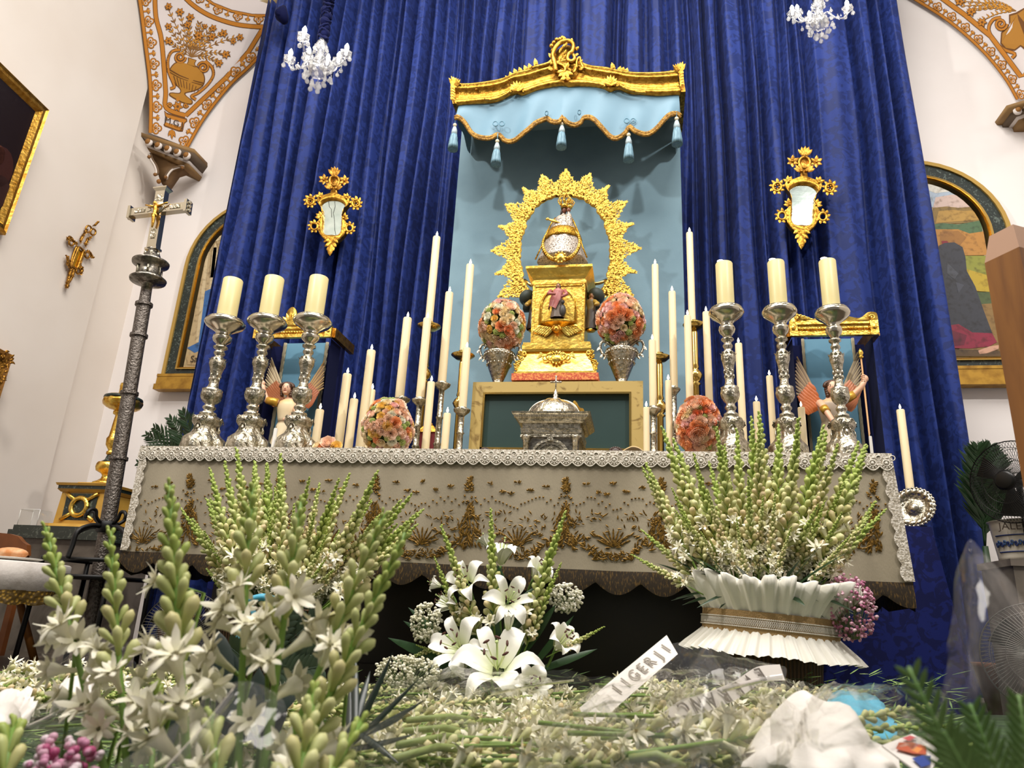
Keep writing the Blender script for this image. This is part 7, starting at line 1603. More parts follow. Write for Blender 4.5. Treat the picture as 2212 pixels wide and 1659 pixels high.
mb.col=lin('#5a7090')
for k in range(26):
    a0=-1.5+k*.115; mb.col=lin('#3c5a8a' if k%2 else '#22346a'); sgn=1 if k%2 else -1; mb.tube([onq(a0+.05*math.cos(j*.55)*(1-j/14),.42+sgn*.09*math.sin(j*.55)*(1-j/14)) for j in range(13)],.0035,4)
mb.build('blue_scroll_band',M['vceram'],t)['kind']='stuff'
for txt,f,sz,a in (('JALEZ  AR D',.80,.045,-.35),('ALM',.10,.045,-.12)):
    c0=Vector(onq(a,f,.004)); dx_=Vector((math.cos(a),math.sin(a),0)); text_mesh('lettering',txt,sz,frame3(c0,dx_,(0,0,1)),M['ink'],t)
# ------------------------------------------------------------------ blue draped plinth with silver plate and candle
Yd=YT+.95; zpl=at(1985,1137,Yd).z; x1p=at(2012,1137,Yd).x; x0p=x1p-.62; x1b=at(2062,1290,Yd).x
t=thing('draped_plinth',((x0p+x1p)/2,Yd+.1,0),'plinth draped in dark blue damask beside the altar end','plinth')
mb=MB(); rows=[]
for f in (0,.25,.5,.75,1): 
    e=(x1b-x1p)*1.7*(1-f)
    rows.append([(x0p-e*.2,Yd+.2,zpl*f),(x0p-e*.2,Yd-.04*(1-f),zpl*f),(x0p+.3,Yd-.05*(1-f),zpl*f),(x1p+e,Yd-.04*(1-f),zpl*f),(x1p+e*.8,Yd+.2,zpl*f)])
mb.grid(rows); mb.add(rows[-1],[tuple(range(5))]); mb.build('cloth',M['damask2'],t,False)
Yl=Yd+.12; c=at(1974,1088,Yl); sl_=mpp(1974,1088,Yl); R_=48*sl_
t=thing('silver_salver',(c.x,Yl,zpl),'round embossed silver salver leaning upright on the blue plinth','plate')
Mx=Matrix.Translation((c.x,Yl,zpl+R_*1.02))@Matrix.Rotation(math.radians(-38),4,'Z')@Matrix.Rotation(math.radians(78),4,'X')
mb=MB(); mb.lathe([(R_*.3,.012),(R_*.34,.004),(R_*.5,.0),(R_*.62,.012),(R_*.98,.02),(R_,.016),(R_*.97,.01),(R_*.6,-.004),(R_*.3,-.006),(.001,-.006)],(0,0),40); xf(mb,Mx); mb.build('dish',M['silver'],t)
mb=MB()
for k in range(32): a=2*PI*k/32; mb.ell((R_*.97*math.cos(a),R_*.97*math.sin(a),.018),.008,.008,.006,6,4)
for k in range(18): a=2*PI*k/18; mb.leaf((R_*.66*math.cos(a),R_*.66*math.sin(a),.015),(R_*.9*math.cos(a+.1),R_*.9*math.sin(a+.1),.024),.02,(0,0,1),.008,0,3)
mb.ell((0,0,.01),R_*.26,R_*.26,.012,14,6); xf(mb,Mx); mb.build('embossing',M['silverpl'],t)['kind']='stuff'
mb=MB(); mb.box((c.x-.05,Yl+.0,zpl),(c.x+.05,Yl+.05,zpl+.02)); mb.build('rest',M['black'],t,False)
candle((1946,885),(1962,1035),9,Yl+.09,'lit ivory taper candle on the blue plinth before the silver salver','ivory taper candles',zb=zpl+.002)
# ------------------------------------------------------------------ oak post close on the right
Yo=1.75; pc=at(2178,560,Yo); so=mpp(2178,560,Yo); wo=44*so; zt=at(2190,503,Yo).z; zsh=at(2150,560,Yo).z
t=thing('oak_post',(pc.x+.03,Yo,0),'chamfered oak post rising close beside the ceramic planter','post')
Mx=Matrix.Translation((pc.x+wo*.35,Yo,0))@Matrix.Rotation(math.radians(28),4,'Z')
mb=MB(); mb.box((-wo,-wo,0),(wo,wo,zsh)); xf(mb,Mx); mb.build('shaft',M['wood'],t,False)
mb=MB(); mb.frustum((0,0),wo,wo,zsh,wo*.7,wo*.7,zt); xf(mb,Mx); mb.build('chamfered_top',mat('pale_top_wood','#b08a70',.5),t,False)  # top facets in a paler colour than the shaft
mb=MB(); mb.box((-wo*1.2,-wo*1.2,0),(wo*1.2,wo*1.2,.08)); xf(mb,Mx); mb.build('foot',M['wood'],t,False)
# ================================================================== FLOWERS
GR=lin('#6d8a3a'); 
def lerp(a,b,t): return tuple(x*(1-t)+y*t for x,y in zip(a,b))
cG0,cG1=lin('#7a9440'),lin('#a6b45a'); cB0,cB1=lin('#a3ad5c'),lin('#e0dba8'); cPk=lin('#dfbd98'); cW=lin('#f4efdb'); cW2=lin('#dfdcae')
def bud_geo(mb,p,d,l,r,c0,c1,n=6):
    d=Vector(d).normalized(); a=d.orthogonal().normalized(); b=d.cross(a); p=Vector(p)
    prof=((0,.35),(.2,.5),(.45,.72),(.7,1.),(.88,.85),(1,.15)); base=len(mb.v); rows=[]; cols=[]
    for f,w in prof:
        rows.append([p+d*(l*f)+(a*math.cos(2*PI*k/n)+b*math.sin(2*PI*k/n))*r*w for k in range(n)]); cols+=[lerp(c0,c1,f)]*n
    mb.col=None; mb.grid(rows,True); mb.f.append(tuple(len(mb.v)-n+k for k in range(n))); mb.c.extend(cols)
def floret_geo(mb,p,d,l,R_,r,col=cW,two=True):
    """open tuberose floret: tube from p along d with spreading tepals"""
    d=Vector(d).normalized(); a=d.orthogonal().normalized(); b=d.cross(a); p=Vector(p); n=6
    rows=[]; cols=[]
    for f,w in ((0,.0022),(.4,.0032),(.75,.005),(1,.008)):
        rows.append([p+d*(l*f)+(a*math.cos(2*PI*k/n)+b*math.sin(2*PI*k/n))*w*(R_/.017) for k in range(n)]); cols+=[lerp(cW2,col,f)]*n
    mb.col=None; mb.grid(rows,True); mb.c.extend(cols); o=p+d*l
    for ring,(nn,op,sc) in enumerate(((6,.25,1.),(6,-.25,.8)) if two else ((6,.1,1.),)):
        for k in range(nn):
            an=2*PI*k/nn+ring*PI/6+r.uniform(-.15,.15); rad=a*math.cos(an)+b*math.sin(an); tg=rad.cross(d); L_=R_*sc*r.uniform(.85,1.15); w=L_*.21; op_=op+r.uniform(-.15,.2); rows=[]; cols=[]
            for f,ww in ((0,.5),(.4,1.),(.75,.85),(1,.15)):
                c=o+rad*(L_*(f*.95+.15))+d*(L_*(.55*f-op_*f*f*1.6)); rows.append([c-tg*w*ww,c+d*(w*.18),c+tg*w*ww]); cols+=[lerp(cW2,col,min(1,.4+f))]*3
            mb.grid(rows); mb.c.extend(cols)
def spike_meshes(seed,L,nb,t0,nf,green=.5,big=1.):
    """returns stalk, buds, florets meshes of a tuberose spike standing on +Z"""
    r=random.Random(seed); bend=r.uniform(-.03,.03); bd2=r.uniform(-.02,.02)
    cp=lambda t:Vector((bend*t*t,bd2*t*t,L*t))
    ms=MB(); ms.col=lin('#73913f'); ms.tube([cp(k/10) for k in range(11)],[.0036*(1+.3*(big-1))*(1-.5*k/10) for k in range(11)],6)
    mbb=MB(); mf=MB()
    for i in range(nb):
        f=i/(nb-1); t=t0+(1-t0)*f**.9; an=i*2.4+r.uniform(-.3,.3); el=.85*(1-f)+.22*f+r.uniform(-.12,.12); d=Vector((math.cos(an)*math.sin(el),math.sin(an)*math.sin(el),math.cos(el)))
        l=(.030*(1-f)+.009*f)*big*r.uniform(.85,1.15); w=(.0044*(1-f)**.7+.0023)*big*r.uniform(.9,1.1)
        q=max(0,min(1,(f-(1-green)*.9)/.5)); c0=lerp(cB0,cG0,.4+.6*q); c1=lerp(lerp(cB1,cPk,r.choice((0,0,.35,.7))),cG1,q)
        bud_geo(mbb,cp(t),d,l,w,c0,c1)
    for i in range(nf):
        t=t0-.03+.30*(1-t0)*i/max(1,nf)+r.uniform(-.02,.02); an=i*2.1+r.uniform(-.4,.4); el=r.uniform(.6,1.15); d=Vector((math.cos(an)*math.sin(el),math.sin(an)*math.sin(el),math.cos(el)))
        floret_geo(mf,cp(t),d,.030*(.5+.5*big),.0175*(.4+.6*big)*r.uniform(.85,1.15),r)
    out=[]
    for m_,nm in ((ms,'stalk'),(mbb,'bud_cluster'),(mf,'open_florets')):
        me=bpy.data.meshes.new(nm); me.from_pydata(m_.v,[],m_.f); a=me.color_attributes.new('Col','FLOAT_COLOR','POINT'); cc=np.ones((len(m_.v),4),dtype=np.float32)
        if len(m_.v): cc[:,:3]=np.array(m_.c,dtype=np.float32); a.data.foreach_set('color',cc.ravel())
        me.polygons.foreach_set('use_smooth',[True]*len(me.polygons)); me.materials.append(M['vcol']); out.append(me)
    return out
SPK=[spike_meshes(s,.55,58,.22,n,g,1.85) for s,n,g in ((1,5,.75),(2,8,.65),(3,2,.95),(4,7,.6),(5,10,.5),(6,6,.8))]
def place_spike(base,tip,meshes,label,group,roll=0.,L=.55,name='tuberose'):
    base=Vector(base); tip=Vector(tip); d=tip-base; sc=d.length/L
    t=bpy.data.objects.new(name,None); COL.objects.link(t); t.empty_display_size=.02; t.location=base
    t.rotation_euler=(d.to_track_quat('Z','Y')@Matrix.Rotation(roll,3,'Z').to_quaternion()).to_euler(); t.scale=(sc,sc,sc); tag(t,label,'flower',group)
    for me,nm in zip(meshes,('stalk','bud_cluster','open_florets')):
        if len(me.vertices)==0: continue
        o=bpy.data.objects.new(nm,me); link(o,t)
        if nm!='stalk': o['kind']='stuff'
    return t
fr=random.Random(21)
LOOK=['with few florets','with clustered florets','in green bud','with several florets','thick with florets','with long green tip']
def tlab(k,col,fx,y,ya,yb,west,east,where):
    h='tallest' if y<ya else 'middling' if y<yb else 'low'
    d=f'leaning to {west}' if fx<-.3 else f'leaning to {east}' if fx>.4 else 'upright'
    return f'{h} tuberose {LOOK[k]}, {d}, {where}'
# ------------------------------------------------------------------ right basket
YR=YT-.42; sR=mpp(1645,1300,YR); rr_=lambda p:p*sR; cR=at(1648,1350,YR); zR=lambda y:at(1648,y,YR).z
bk=thing('ruffled_basket',(cR.x,YR,0),'tall flower basket wrapped in white crepe ruffles with a burlap and lace band','basket')
M['crepe']=mat('white_crepe_paper','#e9e6dc',.8,c2='#dcd8ca',cscale=5,cramp=(.3,.7),bump=('wave',8,.2))
M['burlap']=mat('burlap_ribbon','#a5875a',.9,bump=('noise',220,.5)); M['wicker']=mat('brown_wicker','#5f4024',.7,c2='#3c2714',cscale=26,ctype='wave',cdist=2,cramp=(.3,.7),bump=('wave',30,.9,2.))
def ruffle(prof,n,folds,amp,seed):
    r=random.Random(seed); ph=[r.uniform(-.5,.5) for _ in range(folds)]; rows=[]
    for (R_,z,a,zw) in prof:
        row=[]
        for k in range(n):
            u=k/n; j=int(u*folds); x=u*folds*2*PI+ph[j%folds]*.6; wv=math.cos(x)+.5*math.cos(2.3*x+ph[(j*3)%folds]*4)
            row.append((cR.x+rr_(R_+a*wv)*math.cos(2*PI*u),YR+rr_(R_+a*wv)*.8*math.sin(2*PI*u),z+rr_(zw)*(wv*.5+.6*math.sin(7*2*PI*u))))
        rows.append(row)
    mb=MB(); mb.grid(rows,True); return mb
mb=ruffle([(136,zR(1338),1,0),(142,zR(1325),3,0),(158,zR(1300),7,1),(178,zR(1275),12,4),(184,zR(1258),16,8),(168,zR(1256),18,8),(140,zR(1262),14,4)],360,26,1,3); mb.build('upper_ruffle',M['crepe'],bk)
mb=ruffle([(190,zR(1415),6,4),(176,zR(1400),6,2),(158,zR(1382),4,0),(142,zR(1366),2,0),(138,zR(1356),1,0)],480,40,1,5); mb.build('lower_ruffle',M['crepe'],bk)
mb=MB(); mb.lathe([(rr_(143),zR(1372)),(rr_(144),zR(1350)),(rr_(143),zR(1328))],(cR.x,YR),64,lambda u,z:1-.2*math.sin(2*PI*u)**2); 
mb=MB(); rows=[[(cR.x+rr_(145)*math.cos(2*PI*k/64),YR+rr_(145)*.8*math.sin(2*PI*k/64),z) for k in range(64)] for z in (zR(1374),zR(1350),zR(1326))]; mb.grid(rows,True); mb.build('burlap_band',M['burlap'],bk)
mb=MB()
for k in range(110):
    a=PI+PI*k/109; c=Vector((cR.x+rr_(147)*math.cos(a),YR+rr_(147)*.8*math.sin(a),zR(1350))); tx=Vector((-math.sin(a),.8*math.cos(a),0)).normalized()
    mb.tube([c+tx*(rr_(3.4)*math.cos(b))+Vector((0,0,rr_(6)*math.sin(b))) for b in [2*PI*j/8 for j in range(9)]],.0011,3,False)
    for sz in (-1,1): mb.ell(c+Vector((0,0,sz*rr_(9))),rr_(3),.002,rr_(1.6),5,3)
mb.build('lace_trim',M['lacehi'],bk)['kind']='stuff'
mb=MB(); mb.lathe([(rr_(92),.0),(rr_(96),.03),(rr_(98),zR(1440)),(rr_(100),zR(1405)),(rr_(104),zR(1340)),(rr_(98),zR(1335))],(cR.x+rr_(10),YR),40,lambda u,z:1+.008*math.cos(36*2*PI*u)); mb.build('wicker_body',M['wicker'],bk)
mb=MB(); rows=[[(cR.x+rr_(r_)*math.cos(2*PI*k/40),YR+rr_(r_)*.8*math.sin(2*PI*k/40),zR(1275)) for k in range(40)] for r_ in (150,2)]; mb.grid(rows,True); mb.build('foam',MATS['dark_green_foam'],bk)
bk.rotation_euler.y=.055
tipsR=[(1432,925),(1475,952),(1500,985),(1395,1000),(1385,1015),(1545,932),(1590,930),(1556,965),(1628,905),(1655,898),(1640,935),(1695,928),(1735,915),(1720,940),(1772,928),(1798,942),(1805,965),(1878,965),(1858,958),(1890,978),(1905,1100),(1892,1082),(1880,1115),(1393,1145),(1364,1200),(1480,1105),(1450,1060),(1515,1045),(1570,1030),(1610,1035),(1690,1030),(1750,1050),(1820,1045),(1705,1140),(1640,1180),(1580,1130),(1420,1110),(1850,1030),(1540,1000),(1665,985)]+[(1645+fr.uniform(-1,1)*190,fr.uniform(1060,1190)) for _ in range(22)]
for i,(x,y) in enumerate(tipsR):
    fx=(x-1640)/250.; b=at(1640+fx*115+fr.uniform(-12,12),1280+fr.uniform(-8,8),YR+fr.uniform(-.1,.08)); e=at(x,y,YR+fr.uniform(-.16,.12))
    place_spike(b,e,SPK[i%6],tlab(i%6,'white',fx,y,930,1080,'the lilies','the silver salver','in ruffled basket'),'tuberoses in the ruffled basket',fr.uniform(0,6))
# dark strap leaves round the rim
M['strap']=mat('dark_strap_leaf','#24401f',.4,c2='#1a3018',cscale=8,cramp=(.3,.7))
lv=thing('leaf_collar',(cR.x,YR,zR(1280)),'collar of dark green strap leaves around the rim of the ruffled basket','leaves')
for i in range(46):
    a=fr.uniform(-2.9,-.25) if i%3 else fr.uniform(-.3,.3)+(0 if i%2 else PI); l=fr.uniform(70,170); b=Vector((cR.x+rr_(90)*math.cos(a)*fr.uniform(.4,1.1),YR+rr_(80)*math.sin(a),zR(1280))); e=b+Vector((math.cos(a)*rr_(l)*1.0,math.sin(a)*rr_(l)*.6,rr_(fr.uniform(-30,110)))); mb=MB(); mb.leaf(b,e,rr_(fr.uniform(4,11)),Vector((0,-.4,1)),.004,-rr_(fr.uniform(5,40)),7); mb.build('leaf',M['strap'],lv)
# pink baby's breath
def gyps(c,rx,ry,rz,n,label,col,name='babys_breath',sz=.0045,group='sprays of baby\'s breath'):
    r=random.Random(n); c=Vector(c); t=thing(name,c-Vector((0,0,rz)),label,'flower',group); mb=MB(); st=MB(); st.col=lin('#6a7a4a')
    for k in range(n):
        while True:
            v_=Vector((r.uniform(-1,1),r.uniform(-1,1),r.uniform(-1,1)))
            if v_.length<1: break
        v_=v_.normalized()*v_.length**.45; p=c+Vector((v_.x*rx,v_.y*ry,v_.z*rz)); s_=sz*r.uniform(.6,1.25); mb.col=lin(r.choice(col))
        for j in range(2): mb.ell(p+Vector((r.uniform(-s_,s_),r.uniform(-s_,s_),r.uniform(-s_,s_)))*.5,s_,s_,s_*.9,5,4)
        if k%4==0: st.tube([p,c+Vector((v_.x*rx*.2,v_.y*ry*.2,-rz*.9))],.0007,3,False)
    mb.build('blossoms',M['vcol'],t)['kind']='stuff'; st.build('twigs',M['vcol'],t)['kind']='stuff'
p=at(1838,1312,YR-.1); gyps(p,.07,.06,.10,420,"pink baby's breath hanging at the edge of the ruffled basket",('#c987a0','#d9a3b6','#b06a88','#e2bcc8'),'pink_babys_breath')
# ------------------------------------------------------------------ left basket
YL=YT-.55; sL=mpp(590,1300,YL); cL=at(590,1330,YL); zL=lambda y:at(590,y,YL).z
bk2=thing('wicker_basket',(cL.x,YL,0),'brown wicker basket with a turquoise ribbon handle full of tuberoses','basket')
mb=MB(); R_=130*sL; mb.lathe([(R_*.72,.0),(R_*.75,.03),(R_*.92,zL(1345)),(R_,zL(1318)),(R_*1.04,zL(1314)),(R_*.96,zL(1312)),(R_*.9,zL(1330))],(cL.x,YL),48,lambda u,z:1+.012*math.cos(40*2*PI*u)); mb.build('wicker_body',M['wicker'],bk2)
mb=MB(); rows=[[(cL.x+r_*math.cos(2*PI*k/32),YL+r_*math.sin(2*PI*k/32),zL(1325)) for k in range(32)] for r_ in (R_*.95,.002)]; mb.grid(rows,True); mb.build('foam',MATS['dark_green_foam'],bk2)
M['turq']=mat('turquoise_ribbon','#4aa7c6',.4,sheen=.1,bump=('noise',30,.2))
hp=[at(x,y,YL-.25) for x,y in catmull([(500,1330),(515,1305),(540,1296),(570,1290),(600,1300),(640,1330)],4)]
mb=MB(); mb.tube(hp,.011,8); mb.build('ribbon_bound_handle',M['turq'],bk2)
mb=MB(); mb.grid([[at(x+w,y,YL-.26) for x,y in catmull([(532,1300),(528,1340),(515,1380),(508,1430)],4)] for w in (-7,7)]); mb.grid([[at(x+w,y,YL-.26) for x,y in catmull([(536,1300),(550,1330),(548,1370)],4)] for w in (-6,6)]); mb.build('ribbon_tails',M['turq'],bk2)
tipsL=[(500,985),(480,1012),(445,1025),(545,1005),(570,1012),(582,1002),(625,985),(612,1012),(655,1038),(690,1050),(742,1025),(722,1040),(830,1035),(808,1062),(880,1068),(868,1088),(905,1095),(893,1112),(906,1150),(888,1158),(402,1098),(420,1125),(440,1150),(465,1080),(520,1060),(560,1060),(600,1062),(640,1092),(680,1112),(720,1092),(762,1112),(790,1082),(822,1122),(850,1132),(470,1182),(510,1152),(560,1152),(620,1162),(700,1172),(760,1192),(800,1202),(442,1232),(530,1020),(490,1050),(660,1080),(610,1110),(735,1150),(540,1110),(580,1200),(660,1210),(500,1210),(720,1230)]+[(630+fr.uniform(-1,1)*190,fr.uniform(1080,1230)) for _ in range(18)]
for i,(x,y) in enumerate(tipsL):
    fx=(x-600)/280.; b=at(595+fx*90+fr.uniform(-10,10),1325+fr.uniform(-6,6),YL+fr.uniform(-.1,.08)); e=at(x,y,YL+fr.uniform(-.14,.14))
    place_spike(b,e,SPK[(i*5+1)%6],tlab((i*5+1)%6,'cream',fx,y,1040,1120,'the cross pole','the lilies','in wicker basket'),'tuberoses in the wicker basket',fr.uniform(0,6))
for i in range(12):
    pass
lv=thing('grey_green_fern',at(640,1380,YL-.3),'grey-green leathery fern fronds tucked before the wicker basket','leaves')
for i,(bx_,by_,tx,ty) in enumerate(((560,1440,640,1300),(560,1440,690,1330),(570,1450,720,1400),(560,1440,600,1310),(580,1460,690,1440),(560,1450,500,1400))):
    mb=MB(); b=at(bx_,by_,YL-.32); e=at(tx,ty,YL-.36); mb.tube([b,e],.002,4)
    for k in range(9):
        p=b+(e-b)*(k+1)/9.5; d=(e-b).normalized(); sd=d.cross(Vector((0,-1,0))).normalized()
        for sg in (-1,1): mb.leaf(p,p+(sd*sg*.7+d*.7)*.075*(1-.05*k),.011,(0,-1,0),.003,.005,4)
    mb.build('frond',mat('grey_green_leaf','#3f5240',.5,c2='#2d3e30',cscale=9,cramp=(.3,.7)),lv)
# ------------------------------------------------------------------ lilies in the centre
YM=YT-.62; sM=mpp(1070,1380,YM); baseM=Vector((at(1085,1470,YM).x,YM,.06))
def lily_meshes(op,seed):
    r=random.Random(seed); tp=[]
    for k in range(6):
        mb=MB(); a=2*PI*k/6; rad=Vector((math.cos(a),math.sin(a),0)); tg=Vector((-math.sin(a),math.cos(a),0)); w0=.30 if k%2 else .20; rows=[]; cols=[]
        for i in range(8):
            f=i/7; rr=op*(.12+f*.95)+(.04 if k%2==0 else 0); z=.05+ (1.05-op*.35)*math.sin(min(1,f*1.05)*PI*.5)*(1.0) - (op*.95)*max(0,f-.55)**1.6*1.6
            w=w0*math.sin(PI*min(.96,.13+f*.83))**.8; c=rad*rr+Vector((0,0,z)); row=[c+tg*(w*j)+ (Vector((0,0,1))*(.06*abs(j)*w0*4) ) for j in (-1,-.5,0,.5,1)]; row[2]=row[2]-Vector((0,0,.02)); rows.append(row); cols+=[lerp(lin('#d5dcae'),lin('#f3f1e8'),min(1,f*3))]*5
        mb.col=None; mb.grid(rows); mb.c=cols; tp.append(mb)
    st=MB()
    for k in range(6):
        a=2*PI*k/6+.5; e=Vector((math.cos(a)*.28*op+.02,math.sin(a)*.28*op,.95)); st.col=lin('#cfd8a0'); st.tube([(0,0,.1),e*.6,e],.016,4); st.col=lin('#4a2418'); st.ell(e,.10,.035,.035,7,4,Matrix.Rotation(a+1.2,3,'Z'))
    st.col=lin('#b9cc88'); st.tube([(0,0,.1),(.05,.03,1.1)],.024,5); st.ell((.05,.03,1.12),.05,.05,.035,6,4)
    return tp,st
def tomesh(mb,nm,mm):
    me=bpy.data.meshes.new(nm); me.from_pydata(mb.v,[],mb.f)
    if mb.c:
        a=me.color_attributes.new('Col','FLOAT_COLOR','POINT'); cc=np.ones((len(mb.v),4),dtype=np.float32); cc[:,:3]=np.array(mb.c,dtype=np.float32); a.data.foreach_set('color',cc.ravel())
    me.polygons.foreach_set('use_smooth',[True]*len(me.polygons)); me.materials.append(mm); return me
LIL={}
for nm,op in (('open',1.05),('half',.62),('bud',.22)):
    tp,st=lily_meshes(op,3); LIL[nm]=([tomesh(m_,'tepal',M['vcol']) for m_ in tp],tomesh(st,'stamens',M['vcol']))
def lily(x,y,rad,face,kind,label,dY=0.):
    p=at(x,y,YM+dY); t=bpy.data.objects.new('lily',None); COL.objects.link(t); tag(t,label,'flower','white lilies'); f=Vector(face).normalized(); s_=rad*sM
    t.location=p-f*s_*.5; t.rotation_euler=f.to_track_quat('Z','Y').to_euler(); t.scale=(s_,)*3
    for me in LIL[kind][0]: link(bpy.data.objects.new('tepal',me),t)
    if kind!='bud': link(bpy.data.objects.new('stamens',LIL[kind][1]),t)['kind']='stuff'
    iv=Matrix.LocRotScale(t.location,t.rotation_euler.to_quaternion(),t.scale).inverted(); mb=MB(); mb.col=lin('#5f7f3c'); b0=t.location; pts=[b0,b0-f*.05+Vector((0,0,-.03)),(b0+baseM)/2+Vector((0,.02,-.02)),baseM]; mb.tube([iv@Vector(q) for q in catmull([tuple(q) for q in pts],4)],.004/s_,6); o=bpy.data.objects.new('stem',tomesh(mb,'stem',M['vcol'])); link(o,t)
for (x,y,r_,f,k,l,dY) in ((1004,1250,48,(-.25,-1,.55),'open','white lily with dark anthers opening upward beside a pinkish tuberose tip',-.02),(1085,1195,56,(.12,-.25,1),'half','upright trumpet-shaped white lily, topmost of the bunch',.04),(1052,1170,36,(-.5,.2,.8),'half','narrow white lily with a green tipped petal behind the topmost lily',.1),(1102,1292,52,(.35,-1,.35),'open','white lily facing forward just under the trumpet-shaped one',-.05),(1163,1232,50,(.5,-.5,.7),'half','white lily leaning towards the ruffled basket over the baby\'s breath',.02),(962,1300,44,(-.8,-.5,.5),'open','white lily turned sideways towards the wicker basket',.02),(983,1392,64,(-.35,-1,.45),'open','wide open white lily with brown anthers in the clear wrap',-.08),(1072,1425,82,(.05,-.9,.75),'open','largest wide open white lily at the front of the bunch',-.14),(1215,1385,58,(.6,-.6,.6),'half','white lily beside the tuberose that points at the dark altar front',-.02),(1148,1480,58,(.35,-.8,.3),'half','white lily lying low under the cellophane edge',-.16),(940,1262,30,(-.8,-.2,.2),'half','small curled white lily under the gold hem',.08),(1098,1345,36,(.1,-.4,.9),'bud','closed greenish white lily bud between open lilies',-.1)):
    lily(x,y,r_,f,k,l,dY)
for i,(bx_,by_,tx,ty) in enumerate(((1050,1440,965,1140),(1010,1400,945,1205),(1070,1420,1057,1105),(1110,1440,1216,1110),(1120,1440,1205,1218),(1180,1420,1305,1357),(1040,1440,900,1400),(1000,1380,870,1420))):
    b=at(bx_,by_,YM); place_spike(b,at(tx,ty,YM-.03),SPK[(0,2,2,2,2,0,3,1)[i]],'pinkish green tuberose spike '+('beside the upward opening lily','furthest from the ruffled basket among the lilies','crossing the topmost lily','tall and leaning over the baby\'s breath','shorter, above the white baby\'s breath','pointing at the dark altar front','low by the ruscus leaves','lowest beside the dark palm leaf')[i],'tuberoses among the lilies',fr.uniform(0,6))
lv=thing('lily_foliage',baseM,'dark green lily leaves and ruscus around the white lilies','leaves')
for (bx_,by_,tx,ty,w) in ((1040,1400,990,1270,11),(1030,1400,1010,1310,12),(1080,1420,1060,1290,11),(1090,1420,1120,1330,10),(1060,1400,1150,1320,10),(1120,1420,1180,1340,10),(1000,1420,870,1340,12),(990,1440,840,1380,12),(1000,1440,850,1430,11),(1150,1440,1240,1330,8),(1160,1450,1290,1400,8),(1100,1300,1075,1220,8),(1090,1330,1160,1265,9),(980,1400,880,1310,9),(1140,1400,1200,1300,9),(1060,1440,1010,1360,13),(1110,1440,1130,1370,12)):
    mb=MB(); mb.leaf(at(bx_,by_,YM+.02),at(tx,ty,YM+fr.uniform(-.05,.1)),w*sM,(0,-1,.3),.003,fr.uniform(-.02,.02),6); mb.build('leaf',mat('lily_leaf','#2f5228',.4,c2='#1f3a1c',cscale=10,cramp=(.3,.7)),lv)
p=at(1222,1292,YM+.05); gyps(p,.055,.04,.045,230,"white baby's breath beside the lilies before the dark altar front",('#e4e0cc','#d3cfb8','#efece0'))
p=at(920,1345,YM-.02); gyps(p,.05,.04,.06,230,"white baby's breath low beside the wide open lilies",('#d9d5bc','#c5c2a4','#e6e3d0'))
p=at(880,1450,YM-.35); gyps(p,.09,.06,.04,380,"white baby's breath under clear wrap by the dark palm leaf",('#d9d5bc','#c5c2a4','#e6e3d0'),sz=.0038)
# ------------------------------------------------------------------ foreground spikes, buds as parts
BUDM=[]
for i,(c0,c1) in enumerate(((cG0,cG1),(lerp(cB0,cG0,.6),lerp(cB1,cG1,.55)),(lerp(cB0,cG0,.6),lerp(lerp(cB1,cPk,.5),cG1,.35)),(lerp(cB0,cG0,.4),lerp(cB1,cG1,.3)))):
    mb=MB(); bud_geo(mb,(0,0,0),(0,0,1),1.,.165,c0,c1,8); BUDM.append(tomesh(mb,'bud',M['vcol']))
FLM=[]
for i in range(3):
    mb=MB(); floret_geo(mb,(0,0,0),(0,0,1),.032,.019,random.Random(30+i)); FLM.append(tomesh(mb,'open_floret',M['vcol']))
def near_spike(tip,base,Y0,Y1,label,nb=34,blen=.22,nf=5,green=.6,big=1.,seed=1):
    r=random.Random(seed); e=at(*tip,Y0); b=at(*base,Y1); d=(e-b); dn=d.normalized()
    k=(b.z-.01)/max(.05,dn.z); b2=b-dn*k if dn.z>.2 else b
    d=e-b2; L=d.length; t=bpy.data.objects.new('tuberose',None); COL.objects.link(t); t.location=b2; t.rotation_euler=d.to_track_quat('Z','Y').to_euler(); tag(t,label,'flower','tall tuberoses in front')
    bend=r.uniform(-.015,.015); cp=lambda z:Vector((bend*(z/L)**2,0,z))
    mb=MB(); mb.col=lin('#6f913c'); mb.tube([cp(L*k/12) for k in range(13)],[.0052*big*(1-.5*k/12) for k in range(13)],8); o=bpy.data.objects.new('stalk',tomesh(mb,'stalk',M['vcol'])); link(o,t)
    for i in range(nb):
        f=i/(nb-1); z=L-blen*(1-f**.85)-.004; an=i*2.4+r.uniform(-.3,.3); el=.62*(1-f)+.25*f+r.uniform(-.1,.1); dd=Vector((math.cos(an)*math.sin(el),math.sin(an)*math.sin(el),math.cos(el)))
        l=(.038*(1-f)+.013*f)*big*r.uniform(.88,1.12); q=f-(1-green)*.8; me=BUDM[0 if q>.35 else 1 if q>.05 else (2 if r.random()<.5 else 3)]
        o=bpy.data.objects.new('bud',me); link(o,t); o.location=cp(z)+dd*.002; o.rotation_euler=dd.to_track_quat('Z','Y').to_euler(); w=l*r.uniform(.95,1.25); o.scale=(w,w,l)
    for i in range(nf):
        z=L-blen-.006-.014*i; an=i*2.3+r.uniform(-.4,.4)-PI/2; el=r.uniform(.6,1.1); dd=Vector((math.cos(an)*math.sin(el),math.sin(an)*math.sin(el),math.cos(el))); o=bpy.data.objects.new('open_floret',r.choice(FLM)); link(o,t); o.location=cp(z); o.rotation_euler=dd.to_track_quat('Z','Y').to_euler(); s_=big*r.uniform(.95,1.25); o.scale=(s_,)*3
    return t
